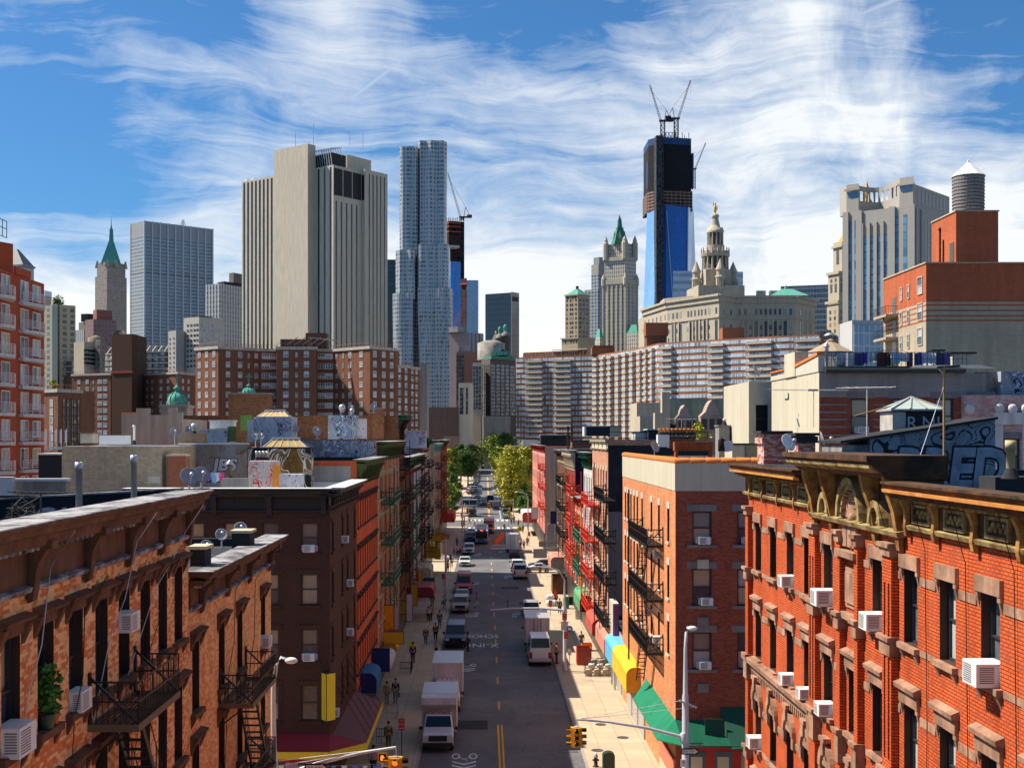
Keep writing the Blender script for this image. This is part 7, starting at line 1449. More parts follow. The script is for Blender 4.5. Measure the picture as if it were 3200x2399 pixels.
# gothic tower
T=Tower('gothic_tower','cream gothic skyscraper with pinnacles and a steep green copper crown',1954,1250);GC=wall('gothic terracotta',(.56,.50,.39),(.48,.42,.32),.5,.3,.08);GW=curtain('gothic piers',(.56,.50,.39),(.07,.07,.07),(.25,.22,.18),2.35,3.8,.52,.30,lit=.8,rough=.4)
Q=T.wall([(1884,1262),(1954,1250),(1992,1260)],0,Z_(876,1250),GW);T.band(Q,[0,1],Z_(886,1250),Z_(872,1250),1.0,GC,'carved_band');Q1=T.wall([(1889,1263),(1953,1252),(1988,1260)],Z_(876,1250)+.02,Z_(806,1250),GW,name='shaft');T.band(Q1,[0,1],Z_(812,1250),Z_(800,1250),1.0,GC,'carved_band');Q2=T.wall([(1893,1264),(1952,1254),(1984,1261)],Z_(806,1250)+.02,Z_(758,1250),GW,name='shaft')
T.ribs(Q[0],Q[1],[0,.22,.42,.62,.82,1],0,Z_(870,1250),1.6,.7,GC,'pier');T.ribs(Q[1],Q[2],[.02,.35,.68,.98],0,Z_(870,1250),1.6,.7,GC,'pier')
for u,Y,v1 in ((1893,1263,730),(1952,1253,735),(1984,1260,730),(1926,1268,735)):
    c=T.p(u,Y);T.lathe(c,[(3.0,Z_(808,1250)),(3.0,Z_(756,1250)),(2.2,Z_(752,1250)),(2.0,Z_(745,1250)),(.1,Z_(v1,1250))],GC,'pinnacle',8,False)
for u,Y in ((1886,1262),(1990,1260),(1954,1249)): c=T.p(u,Y);T.lathe(c,[(2.2,Z_(890,1250)),(2.2,Z_(868,1250)),(.1,Z_(852,1250))],GC,'pinnacle',8,False)
c=T.p(1936,1262);k=1250/3950;GR=wall('dark copper',(.06,.20,.13),(.12,.32,.24),.7,.3,.2);T.pyr(c,27*k*.85,Z_(759,1250),Z_(710,1250),.42,GR,'crown_roof',55);T.pyr(c,10*k,Z_(712,1250),Z_(706,1250),1,GR,'gallery',55);T.pyr(c,7*k,Z_(706,1250),Z_(680,1250),.7,GR,'lantern',55);T.pyr(c,4.2*k,Z_(680,1250),Z_(664,1250),.05,GR,'finial',55)
for dx,dy in ((-1,0),(1,0),(0,-1)): T.pyr((c[0]+dx*5.2,c[1]+dy*5.2),1.2,Z_(740,1250),Z_(715,1250),.1,GC,'pinnacle')
for u0,um,u1,v0 in ((1958,1992,2016,1042),(1860,1875,1886,1056)):
    Qw=T.wall([(u0,1248),(um,1240),(u1,1246)],0,Z_(v0,1245),GW,name='wing');b=MB();Pm=[(q[0],q[1]) for q in Qw];cc=((Pm[0][0]+Pm[2][0])/2,(Pm[0][1]+Pm[2][1])/2);b.prism(Pm,Z_(v0,1245)+.05,Z_(v0-28,1245),p2=[(cc[0]+(p[0]-cc[0])*.45,cc[1]+(p[1]-cc[1])*.45) for p in Pm]);b.build('wing_roof',COPPER,T.o)
T.lathe(T.p(2005,1280),[(5.5,Z_(1015,1250)),(5.2,Z_(1005,1250)),(3.6,Z_(997,1250)),(.2,Z_(993,1250))],plain('grey dome',(.25,.30,.36),.5),'glass_dome')
# supertall under construction
T=Tower('blue_glass_supertall','tallest tower, mirror blue glass below and dark netted steel above, still being built',2074,1640);Y=1640;G1=curtain('deep blue mirror',(.02,.10,.36),(.012,.085,.36),(.03,.17,.55),3,4,.04,.07,lit=.35,rough=.05);G2=curtain('light blue mirror',(.16,.38,.72),(.14,.36,.74),(.24,.46,.80),3,4,.05,.07,lit=.4,rough=.05);G3=curtain('white blue mirror',(.50,.60,.74),(.50,.60,.76),(.62,.70,.82),3,4,.06,.08,lit=.4,rough=.06)
zb,zg=Z_(1120,Y),Z_(655,Y);pt=lambda u,v,dy=0: (*T.p(u,Y+dy),Z_(v,Y+dy))
b=MB()
b.poly([pt(2006,1120,22),pt(2040,1120,0),pt(2052,655,4),pt(2022,662,20)],1);b.poly([pt(2040,1120,0),pt(2084,1120,-6),pt(2080,640,-3),pt(2052,655,4)],0)
b.poly([pt(2084,1120,-6),pt(2108,1120,-6),pt(2080,640,-3)],0);b.poly([pt(2108,1120,-6),pt(2146,1120,-2),pt(2151,648,-2),pt(2080,640,-3)],0);b.poly([pt(2146,1120,-2),pt(2184,1120,30),pt(2167,652,26),pt(2151,648,-2)],2)
b.poly([pt(2022,662,20),pt(2052,655,4),pt(2080,640,-3),pt(2151,648,-2),pt(2167,652,26),pt(2100,655,70)],0);b.build('glass',[G1,G2,G3],T.o)
b=MB();b.bar(pt(2083,660,-5),pt(2110,1050,-8),1.2,1.2);b.bar(pt(2150,652,-4),pt(2146,1120,-5),1.2,1.2);b.build('edge',plain('steel edge',(.35,.42,.5),.3,.5),T.o)
DKN=wall('black netting',(.022,.021,.024),(.035,.032,.035),.5,.3,.05);NETB=wall('blue netting',(.03,.10,.26),(.05,.07,.12),.7,.3,.2);SK=curtain('open floors',(.30,.22,.18),(.02,.015,.012),(.12,.05,.035),6,4.2,.12,.28,lit=.8,rough=.8,spec=.1)
T.wall([(2023,Y+18),(2056,Y+3),(2164,Y+12)],zg,Z_(592,Y),SK,50,'open_floors');T.wall([(2026,Y+17),(2058,Y+2),(2160,Y+11)],Z_(592,Y)+.02,Z_(448,Y),DKN,50,'netted_floors');T.wall([(2026,Y+17),(2058,Y+1.5),(2160,Y+11)],Z_(448,Y)+.02,Z_(427,Y),NETB,50,'blue_screen');T.wall([(2022.5,Y+22),(2024,Y+21),(2030,Y+20)],Z_(580,Y),Z_(495,Y),NETB,8,'side_cage');T.wall([(2161,Y+12),(2165,Y+10),(2168,Y+13)],Z_(582,Y),Z_(473,Y),NETB,8,'side_cage')
HS=curtain('hoist lattice',(.05,.05,.055),(.012,.012,.014),(.10,.11,.13),3.2,3.2,.3,.3,lit=.9,rough=.8,spec=.1);T.wall([(2047,Y-3),(2051,Y-12),(2074,Y-11)],zb,Z_(430,Y),HS,10,'hoist_tower')
b=MB();z0=Z_(427,Y);q0,q1=T.p(2080,Y+20),T.p(2110,Y+20)
for k in range(4): x=q0[0]+(q1[0]-q0[0])*k/3;b.bar((x,q0[1],z0),(x,q0[1],z0+10),.6,.6);b.bar((x,q0[1],z0+10),(x+4,q0[1],z0),.5,.5)
b.bar((q0[0],q0[1],z0+10),(q1[0],q0[1],z0+10),.6,.6);b.bar((q0[0],q0[1],z0+5),(q1[0],q0[1],z0+5),.6,.6);b.build('roof_steel',FR,T.o)
for k in range(14): b=MB();q=T.p(2062+k*7,Y+14);b.box(q[0]-.4,q[1],z0,q[0]+.4,q[1]+.8,z0+2.5+3*(k*5%3));b.build('column',NETB,T.o)
CW=plain('crane pinkish',(.42,.30,.26),.5);c=T.p(2071,Y+18);crane(T.o,(c[0],c[1],z0),24,0,48,-17,None,CW,1.15);c=T.p(2113,Y+18);crane(T.o,(c[0],c[1],z0),27,0,52,18,None,CW,1.15);c=T.p(2168,Y+14);crane(T.o,(c[0],c[1],Z_(585,Y)),26,0,36,22,plain('crane red',(.2,.06,.05),.6),plain('crane dark',(.12,.10,.10),.6),.85)
T=Tower('white_banded_tower','pale banded glass office tower behind the columned spire',2200,1500);T.wall([(2103,1502),(2240,1500),(2322,1510)],0,Z_(846,1500),curtain('white bands',(.56,.60,.66),(.20,.25,.32),(.45,.52,.62),30,9,.01,.55,lit=.4,rough=.1))
T=Tower('blue_banded_slab','blue glass slab with pale horizontal bands right of the stone palace',2500,1000);T.wall([(2440,1012),(2594,1000),(2640,1010)],0,Z_(889,1000),curtain('blue bands',(.20,.24,.28),(.025,.045,.075),(.09,.13,.18),2.4,4.2,.12,.36,lit=.5,rough=.1))
# stone palace with the columned wedding-cake tower
T=Tower('columned_palace','broad limestone municipal palace with a colonnade and a wedding cake tower topped in gold',2247,861);LS=wall('palace limestone',(.50,.44,.34),(.42,.37,.29),.5,.35,.06)
ch=[(2010,966),(2085,909),(2247,861),(2300,874),(2486,872),(2547,897)];zt=118.5
Q=T.wall(ch,0,zt-5,LS,30);T.band(Q,range(5),zt-5,zt-1.5,1.0,LS,'entablature');T.band(Q,range(5),zt-1.5,zt,2.2,LS,'cornice');T.band(Q,range(5),72.5,74,.9,LS,'string_course');T.band(Q,range(5),102.5,103.8,.7,LS,'string_course')
for i,fr in ((0,6),(1,[.03,.12,.2,.27,.42,.48,.55,.62,.68,.75,.82,.95]),(3,[.06,.16,.24,.34,.42,.5,.58,.66,.74,.82,.92])):
    T.win(Q[i],Q[i+1],fr,[105.3],1.7,4.2,'stone');T.win(Q[i],Q[i+1],fr,[60.5,54.5,48.5],1.7,3.2,'stone')
    if i: T.win(Q[i],Q[i+1],[f for j,f in enumerate(fr) if j % 2],[76],2.6,25,'fard');T.win(Q[i],Q[i+1],[f for j,f in enumerate(fr) if j % 2 == 0],[77,83,89,95],1.5,3,'stone')
    else: T.win(Q[0],Q[1],fr,[76],2.6,25,'fard')
T.win(Q[2],Q[3],[.3,.7],[50,56,62,77,83,89,95,105],1.6,3.4,'stone');T.win(Q[4],Q[5],[.25,.5,.75],[76],2.8,25,'fard');T.win(Q[4],Q[5],[.25,.5,.75],[105.3,60.5,54.5],1.7,4,'stone')
T.ribs(Q[1],Q[2],[.16,.24,.45,.52,.58,.65,.72,.79],74.5,102,1.2,.8,LS,'column');T.ribs(Q[3],Q[4],[.12,.2,.29,.38,.46,.54,.62,.7,.78,.87],74.5,102,1.2,.8,LS,'column')
T.done();c=T.p(2235,900);Z=lambda v: Z_(v,885)
T.wall([(2075,915),(2247,880),(2300,895)],zt-4.9,Z(918),LS,20,'attic');T.pyr(c,16.5,zt-2,Z(892),1,LS,'tower_base',50);T.pyr(c,9.2,Z(892),Z(838),1,LS,'tower_block',50)
for a_ in range(5,95,30):
    pass
T.lathe(c,[(7.2,Z(838)),(7.2,Z(792))],DST,'drum_core',16);T.lathe(c,[(9.6,Z(838)),(9.6,Z(834))],LS,'drum_step',16)
for k in range(16): a_=k*math.pi/8;T.lathe((c[0]+8.9*math.cos(a_),c[1]+8.9*math.sin(a_)),[(.75,Z(835)),(.65,Z(794))],LS,'column',8)
T.lathe(c,[(10,Z(794)),(10.5,Z(786)),(10.5,Z(784)),(9.6,Z(783.5)),(9.6,Z(777))],LS,'drum_entablature',16,False)
for k in range(16): a_=k*math.pi/8;T.lathe((c[0]+9.8*math.cos(a_),c[1]+9.8*math.sin(a_)),[(.4,Z(783)),(.55,Z(773)),(.1,Z(764))],LS,'urn',6)
T.lathe(c,[(6.6,Z(778)),(6.6,Z(758))],LS,'upper_step',16);T.lathe(c,[(4.0,Z(758)),(4.0,Z(718))],DST,'lantern_core',12)
for k in range(12): a_=k*math.pi/6;T.lathe((c[0]+5.3*math.cos(a_),c[1]+5.3*math.sin(a_)),[(.6,Z(758)),(.5,Z(718))],LS,'column',8)
T.lathe(c,[(6,Z(718)),(6.3,Z(710)),(5.6,Z(709)),(5.6,Z(702)),(3.6,Z(700)),(3.2,Z(690)),(2.4,Z(676)),(2.3,Z(670)),(2.7,Z(668)),(2.7,Z(660)),(1.2,Z(657))],LS,'dome',16)
GILD=plain('gilding',(.80,.48,.06),.35,.6);b=MB();b.lathe((c[0],c[1],0),[(1.0,Z(657)),(.5,Z(652)),(.9,Z(650)),(1.1,Z(644)),(.9,Z(638)),(1.1,Z(633)),(.5,Z(628.5)),(.3,Z(628))],10);b.ball((c[0],c[1],Z(625)),.75,8,6);b.tube([(c[0]-.6,c[1],Z(632)),(c[0]-1.5,c[1],Z(626)),(c[0]-1.0,c[1],Z(619))],.3,5);b.tube([(c[0]+.6,c[1],Z(632)),(c[0]+1.5,c[1],Z(637)),(c[0]+1.2,c[1],Z(644))],.3,5);b.build('gold_statue',GILD,T.o)
for du,dY in ((-59,0),(16,-14),(56,3),(-20,16)):
    q=T.p(2235+du,900+dY);T.lathe(q,[(3.2,Z(905)),(3.2,Z(868)),(3.7,Z(866)),(3.4,Z(862)),(2.7,Z(860)),(2.7,Z(845)),(3.3,Z(843)),(3.1,Z(838)),(.1,Z(806))],LS,'turret',12,False)
    for k in range(8): a_=k*math.pi/4;T.lathe((q[0]+3.2*math.cos(a_),q[1]+3.2*math.sin(a_)),[(.25,Z(895)),(.25,Z(872))],DST,'slot',4)
c=T.p(2456,884);T.pyr(c,13,zt,Z_(903,880),.3,COPPER,'corner_roof',45);T.lathe(c,[(1.2,Z_(903,880)),(1.0,Z_(896,880)),(.1,Z_(888,880))],COPPER,'finial',8)
for u in (2380,2420): b=MB();q=T.p(u,885);b.box(q[0]-3,q[1],zt,q[0]+3,q[1]+4,zt+5);b.build('cooling_plant',MATS['rooftop plant'],T.o)
# cream courthouse with gilded pyramid
T=Tower('gold_roofed_courthouse','cream stone courthouse tower with a gilded pyramid, mostly hidden behind the grey court tower',2709,900);Q=T.wall([(2584,908),(2620,896),(2760,920)],0,Z_(950,900),CREAM);Q1=T.wall([(2588,910),(2622,899),(2755,920)],Z_(950,900)+.02,Z_(850,900),CREAM,name='shaft');T.band(Q1,[0,1],Z_(856,900),Z_(848,900),1.2,CREAM,'cornice');Q2=T.wall([(2604,912),(2632,902),(2752,922)],Z_(848,900)+.02,Z_(752,900),CREAM,name='upper_shaft');T.band(Q2,[0,1],Z_(770,900),Z_(764,900),1.2,CREAM,'cornice');T.band(Q,[0,1],Z_(948,900),Z_(940,900),1.2,CREAM,'cornice')
for a,c_ in ((0,1),(1,2)):
    T.win(Q[a],Q[c_],[.3,.7] if a == 0 else 8,[Z_(980+20*k,900) for k in range(8)],2.0,2.6,'stone');T.win(Q1[a],Q1[c_],[.3,.7] if a == 0 else 7,[Z_(912,900)],2.4,6,'fard');T.win(Q1[a],Q1[c_],[.3,.7] if a == 0 else 7,[Z_(880,900)],2.0,2.6,'stone');T.win(Q2[a],Q2[c_],[.5] if a == 0 else 4,[Z_(822,900)],3.0,10,'fard')
T.done();c=T.p(2709,920);k=900/3950;T.pyr(c,87*k*.82,Z_(752,900),Z_(600,900),.08,wall('gilded tiles',(.62,.36,.06),(.45,.25,.04),.5,.3,.1),'gilded_pyramid',60);T.lathe(c,[(2.2,Z_(601,900)),(2.2,Z_(575,900)),(1.6,Z_(572,900)),(1.0,Z_(562,900)),(.1,Z_(549,900))],plain('gold lantern',(.45,.20,.04),.5,.3),'lantern',8)
# grey court tower
T=Tower('grey_court_tower','grey stone court tower with blue slit windows and a curved open crown',2851,620);GS2=wall('grey granite',(.38,.36,.32),(.33,.31,.28),.4,.25,.04);CG=curtain('granite joints',(.30,.28,.26),(.40,.37,.33),(.36,.34,.30),1.9,1.9,.04,.04,rough=.7,spec=.2,lit=.3)
BLW=curtain('blue slit glass',(.10,.13,.16),(.04,.11,.22),(.18,.36,.52),9,3.9,.01,.22,lit=.8,rough=.08)
L_,N_,R_=(2640,641),(2855,618),(2968,654);zc_=Z_(655,630);Q=T.wall([L_,N_,R_],0,zc_,CG);a,n0,r0=Vector(Q[0]),Vector(Q[1]),Vector(Q[2])
for f,h in ((.07,.0),(.17,0),(.31,8),(.41,8),(.51,8),(.61,8),(.76,-3),(.88,-3)): T.ribs(a,n0,[f],0,zc_-8+(-h*.6 if h > 0 else 4),1.9,.12,BLW,'window_strip')
for f in (.26,.36,.46,.56,.66): T.ribs(a,n0,[f],0,zc_-6,1.5,.8,CG,'pier')
for f in (.02,.22,.70,.98): T.ribs(a,n0,[f],0,zc_+.5,3.0,.9,CG,'pier')
for f in [.32+.075*k for k in range(9)]: T.ribs(n0,r0,[f],0,zc_-4,1.6,.12,plain('dark slit',(.06,.09,.12),.15),'window_strip')
T.ribs(n0,r0,[.06,.2],0,zc_-1,2.4,.8,CG,'pier')
zk=Z_(578,640);zk2=Z_(556,622)
def blk(u0,u1,Yl,Yr,z0,z1,dep,nm='crown_block',m_=CG): T.wall([(u0,Yl),(u1,Yr),(u1+1,Yr+.3)],z0,z1,m_,dep,nm)
blk(2645,2683,640.5,636.5,zc_,zk,12);blk(2811,2853,623,618.5,zc_,zk2,12);T.wall([(2853.5,619),(2966,653),(2967,656)],zc_,Z_(600,640),CG,8,'crown_side');T.band([T.p(2644,640),T.p(2684,636)],[0],zk-3.3,zk-2.4,.9,CG,'crown_cornice');T.band([T.p(2810,622.6),T.p(2854,618)],[0],zk2-4,zk2-3,.9,CG,'crown_cornice')
for u0,u1,Y0,Y1,z in ((2650,2681,640,636.6,zk),(2816,2850,622.4,618.9,zk2)): T.band([T.p(u0,Y0),T.p(u1,Y1)],[0],z-6.6,z-4.2,.12,BLW,'crown_window')
arc=[]
for i in range(9): f=i/8;s_=math.sin(math.pi*f);arc.append((2683+(2811-2683)*f,637+(623-637)*f+11*s_))
P=[Vector(T.p(*q)) for q in arc]
b=MB()
for i in range(8):
    for z0,z1 in ((zc_-2,zk-8.5),(zk-3.2,zk-1)): b.prism([tuple(P[i]),tuple(P[i+1]),tuple(P[i+1]+Vector((0,1.5))),tuple(P[i]+Vector((0,1.5)))],z0,z1,bot=True)
    b.prism([tuple(P[i]),tuple(P[i].lerp(P[i+1],.3)),tuple(P[i].lerp(P[i+1],.3)+Vector((0,1.4))),tuple(P[i]+Vector((0,1.4)))],zk-8.5,zk-3.2)
b.build('curved_screen',CG,T.o)
for f in [.15+.1*k for k in range(8)]: q0,q1=Vector(T.p(2853.5,619)),Vector(T.p(2966,653));T.ribs(q0,q1,[f],zc_+2,Z_(612,640),2.2,.12,plain('dark slit',(.06,.09,.12),.15),'crown_slot')
T=Tower('white_glass_annex','small pale block with big blue panes below the grey court tower',2700,330);T.wall([(2661,331),(2663,330),(2770,332)],0,Z_(1000,330),wall('pale panel',(.50,.50,.50),(.42,.42,.42),.4,.2,.1),12);T.wall([(2668,329.8),(2669,329.7),(2766,331.6)],Z_(1175,330),Z_(1015,330),curtain('annex panes',(.55,.55,.55),(.16,.24,.32),(.32,.42,.52),1.6,3.4,.2,.12,lit=.7),1,'glazing')
# red and cream brick block with the water tank
B=Bld('water_tank_block','maroon and cream brick apartment block carrying a wooden water tank',(X_(2894,148),148),90);RB=brick('orange facing brick',(.46,.11,.05),(.52,.14,.06),(.28,.1,.06),None,0,mort=.012,bw=.4,bh=.14);CB=brick('cream facing brick',(.42,.35,.25),(.48,.40,.29),(.38,.32,.24),None,0,mort=.01,bw=.4,bh=.14)
zt,zm=Z_(823,148),Z_(943,148);b=MB();wl,dl=26,B.L(2761)
hs=[]
for v,h in ((900,1.9),(985,1.9),(1062,2.0)): hs += B.grid('L',0,[B.L(2876)],[Z_(920,150) if v == 900 else Z_(v+17,150)],1.7,2.1,'far')+B.grid('L',0,[B.L(2840),B.L(2817)],[Z_(927,152) if v == 900 else Z_(v+22,152)],.8,1.7,'far')
pierced(b,'L',0,0,dl,0,zm,hs,.2,1);pierced(b,'L',0,0,dl,zm,zt,hs,.2,0);pierced(b,'R',0,0,wl,0,zm,[],.2,1);pierced(b,'R',0,0,wl,zm,zt,[],.2,0);b.quad((0,0,zt),(wl,0,zt),(wl,dl,zt),(0,dl,zt),2);b.quad((.22,dl,0),(.22,.1,0),(.22,.1,zt-.2),(.22,dl,zt-.2),3)
B.part(b,'wall',[RB,CB,TAR,MATS['dark interior']])
for v in (955,972,989,1003): z=Z_(v,148);b=MB();runprof(b,'R',0,0,wl,[(-.01,z),(.03,z),(.03,z+.16),(-.01,z+.16)]);runprof(b,'L',0,0,dl,[(-.01,z),(.03,z),(.03,z+.16),(-.01,z+.16)]);B.part(b,'brick_stripe',RB)
b=MB();runprof(b,'R',0,-.1,wl,[(-.2,zt),(.12,zt),(.12,zt+.15),(-.2,zt+.15)]);runprof(b,'L',0,-.1,dl,[(-.2,zt+.004),(.12,zt+.004),(.12,zt+.18),(-.2,zt+.18)]);B.part(b,'coping',CREAM)
xu=X_(2987.6,148)-B.N[0];zu=Z_(661,148);b=MB();b.box(xu,.006,zt+.01,xu+4.95,8,zu);B.part(b,'stair_tower',RB);b=MB();b.box(xu-.12,-.1,zu+.003,xu+5.05,8.1,zu+.16);B.part(b,'coping',CREAM)
b=MB();b.tube([(xu-.1,5,zt),(xu-.1,5,Z_(712,152))],.1,6);b.ball((xu-.1,5,Z_(712,152)),.22,8,5);b.tube([(xu-.1,3.9,zt),(xu-.1,3.9,Z_(750,152))],.08,6);B.part(b,'wall_pipe',BLACK);b=MB();b.box(xu-.06,.6,zt+.3,xu-.004,1.9,zt+2.6);B.part(b,'roof_door',plain('dark door',(.08,.09,.07),.6))
for v in (973,1046,1112):
    z=Z_(v,155);y0,y1=B.L(2806),B.L(2766);b=MB();b.box(-1.5,y0,z-.3,0,y1,z);o_=B.part(b,'balcony',CB)
    b=MB();b.box(-1.5,y0,z+.98,-1.45,y1,z+1.03);b.box(-1.5,y0,z+.98,0,y0+.05,z+1.03)
    for k in range(16): y=y0+(y1-y0)*k/15;b.box(-1.49,y,z,-1.46,y+.03,z+.98)
    for k in range(6): b.box(-1.5+k*.28,y0,z,-1.47+k*.28,y0+.03,z+.98)
    b.build('railing',BLACK,o_);b=MB();b.box(-.05,y0+.6,z+.02,-.004,y0+2.0,z+2.2);B.part(b,'balcony_door',GLASSB)
B.windows();dish((*B.W(-1.2,B.L(2790)),Z_(1005,155)),.45,R(60),R(20),'dark dish on the balcony of the maroon and cream brick block',BLACK,h=.6)
p=(X_(3026,154),154,zu+.1);T=thing('water_tank','round wooden water tank with a white conical roof on the maroon brick stair tower','water tank',p);k=154/3950;r=48*k;h0,h1=0,Z_(553,154)-p[2]
def wood():
    m,t=newmat('tank staves');uv=(t.n('ShaderNodeTexCoord'),3);g=t.n('ShaderNodeNewGeometry');sp_=t.n('ShaderNodeSeparateXYZ',{0: (t.n('ShaderNodeTexCoord'),3)})
    a=t.math('MULTIPLY',t.math('ARCTAN2',(sp_,1),(sp_,0)),16.0);st=t.math('ABSOLUTE',t.math('SINE',a));n_=t.noise(t.scalev(uv,(3,3,.25)),1.5,5,.7)
    c_=t.mix(n_,(.14,.13,.13),(.34,.32,.31));c_=t.mix(t.math('LESS_THAN',st,.12),c_,(.06,.055,.055));t.out(c_,.85,0,.2);return m
b=MB();b.lathe((0,0,0),[(r*.97,.35),(r,h1)],40);b.build('staves',wood(),T)
for i in range(12): z=.5+(h1-.6)*i/11;b=MB();b.lathe((0,0,0),[(r*1.012,z-.03),(r*1.02,z),(r*1.012,z+.03)],40);b.build('hoop',BLACK,T)
b=MB();b.lathe((0,0,0),[(r*1.06,h1),(r*1.06,h1+.06),(.12,h1+1.75),(.12,h1+2.0),(.02,h1+2.1)],14,smooth=False);b.build('conical_roof',wall('white tank roof',(.80,.80,.78),(.66,.66,.64),.4,.2,.5),T);b=MB()
for k in range(6): b.box(-r+k*r*.4-.1,-r*.8,-.1,-r+k*r*.4+.1,r*.8,.35)
b.build('frame',BLACK,T)
# dormered slate roof below
T=Tower('dormered_school','old school with a dark slate roof and curly pink stone gables',2085,210);SLATE=wall('dark slate',(.03,.05,.055),(.05,.08,.08),.6,.5,.4);PKS=wall('pink stone',(.42,.32,.27),(.35,.26,.22),.5,.3,.3)
q0,q1=T.p(2082,210),T.p(2300,210);z0,z1=Z_(1345,210),Z_(1243,210);b=MB();b.quad((q0[0],q0[1],z0),(q1[0],q0[1],z0),(q1[0],q0[1]+4,z1),(q0[0],q0[1]+4,z1));b.quad((q0[0],q0[1]+9,z0),(q0[0],q0[1]+4,z1),(q1[0],q0[1]+4,z1),(q1[0],q0[1]+9,z0));b.build('slate_roof',SLATE,T.o);b=MB();b.box(q0[0],q0[1],0,q1[0],q0[1]+9,z0);b.build('wall',PKS,T.o)
for u,hw,vt in ((2139,25,1265),(2224,35,1250)):
    c=T.p(u,209.4);s_=hw*210/3950;zt_=Z_(vt,210);zb_=Z_(1345,210);zm_=zb_+(zt_-zb_)*.46
    pr=[(-s_,zb_),(s_,zb_),(s_,zm_),(s_*.95,zm_+.15),(s_*.55,zm_+(zt_-zm_)*.3),(s_*.38,zm_+(zt_-zm_)*.62),(s_*.2,zm_+(zt_-zm_)*.85),(0,zt_),(-s_*.2,zm_+(zt_-zm_)*.85),(-s_*.38,zm_+(zt_-zm_)*.62),(-s_*.55,zm_+(zt_-zm_)*.3),(-s_*.95,zm_+.15),(-s_,zm_)]
    b=MB();b.extr([(c[0]+x,c[1]-.3,z) for x,z in pr],(0,3.4,0));o_=b.build('dormer',PKS,T.o)
    for k in range(2 if hw < 30 else 3): b=MB();n_=2 if hw < 30 else 3;x=c[0]-s_+2*s_*(k+.5)/n_;b.box(x-.42,c[1]-.36,zb_+.2,x+.42,c[1]-.303,zm_-.4);b.build('window',plain('dark dormer pane',(.05,.04,.04),.4),o_)
    b=MB();b.box(c[0]-s_*1.06,c[1]-.45,zm_-.25,c[0]+s_*1.06,c[1]-.304,zm_);b.build('moulding',PKS,o_)
b=MB();q=T.p(2088,209);b.box(q[0]-2.2,q[1],0,q[0],q[1]+2,Z_(1290,210));b.box(q[0]-1.0,q[1]+.01,0,q[0]+.3,q[1]+1.9,Z_(1225,210));b.build('stepped_gable',CREAM,T.o)
# blocks at the end of the street
def block(name,label,u0,u1,v0,Y,dep,mat,wins=None,top=None):
    T=Tower(name,label,u0,Y);Q=T.wall([(u0,Y),(u1,Y),(u1+.5,Y+.1)],0,Z_(v0,Y),mat,dep,top=top)
    if wins: T.win(Q[0],Q[1],wins[0],[Z_(v,Y) for v in wins[1]],wins[2],wins[3],wins[4]);T.done()
    return T
block('brown_ramp_building','plain brown concrete building at the end of the shaded row beyond the trees',1314,1432,1272,520,30,wall('brown concrete',(.17,.11,.09),(.14,.09,.075),.5,.3,.08));block('brown_ledge','pale brown ledge wall below the plain brown concrete building',1385,1434,1362,500,8,wall('tan concrete',(.28,.19,.14),(.22,.15,.11),.5,.3,.1))
block('grey_slab_wall','bare grey concrete block closing the street on the sunny side',1512,1594,1300,560,20,wall('bare grey concrete',(.36,.34,.30),(.30,.28,.25),.5,.4,.06));block('tan_wall_block','tan low building behind the grey concrete block',1452,1512,1310,640,20,CREAM)
block('grey_tall_slab','tall narrow grey concrete slab right of the brick housing',1310,1334,1136,420,14,CONC);block('dark_glass_slab','dark blue glass slab between the concrete tower and the rippled one',1208,1262,811,1100,30,curtain('dark navy glass',(.03,.035,.045),(.015,.02,.03),(.06,.07,.09),3,3.8,.15,.35,lit=.6))
block('far_brick_flats','low red brick flats with a grey parapet behind the big yellow tree',1578,1688,1418,345,15,brick('flats brick',(.34,.10,.06),(.40,.13,.08),(.4,.3,.25)),([.2,.42,.64,.86],[1462,1495,1530],1.6,2.0,'fard'));block('grey_parapet','grey upper storey with white roof units over the red brick flats',1579,1690,1393,346,13,CONC)
block('beige_block','beige block with a few small windows beside the slate roofed school',1990,2092,1258,330,15,CREAM,([.2,.5,.8],[1320,1345],1.2,1.4,'fard'));block('cream_wall_block','cream low block over the sunny row, left of the clay pots',2000,2060,1300,260,10,CREAM)
# ---------------------------------------------------------------- lamps, signals, signs
POLE=plain('pale grey pole',(.55,.55,.57),.45,.2);LAMPW=plain('white lamp',(.74,.74,.74),.4);BLK=plain('black lens',(.01,.01,.01),.3)
SIGR=glow('red signal lens',(1,.12,.02),1.2);HAND=glow('orange hand',(1,.16,.03),1.6)
def lamp(name,label,p,H,arm,head_dz=0,side=1,r=.11):
    T=thing(name,label,'street lamp',p,0,'street lamps');b=MB();b.lathe((0,0,0),[(r*1.9,0),(r*1.9,.5),(r*1.45,.6),(r*1.3,H*.62),(r*1.0,H*.64),(r*.8,H*.8)],8);b.build('pole',POLE,T)
    b=MB();b.tube([(0,0,H*.78),(0,0,H*.88),(side*arm*.2,0,H*.97),(side*arm*.55,0,H),(side*arm,0,H+head_dz)],[r*.8,r*.7,r*.6,r*.5,r*.45],8);b.build('arm',POLE,T)
    b=MB();b.ball((side*(arm+.15),0,H+head_dz-.03),.23,12,8,0,(1.25,.8,.62));b.build('lamp_head',LAMPW,T);return T
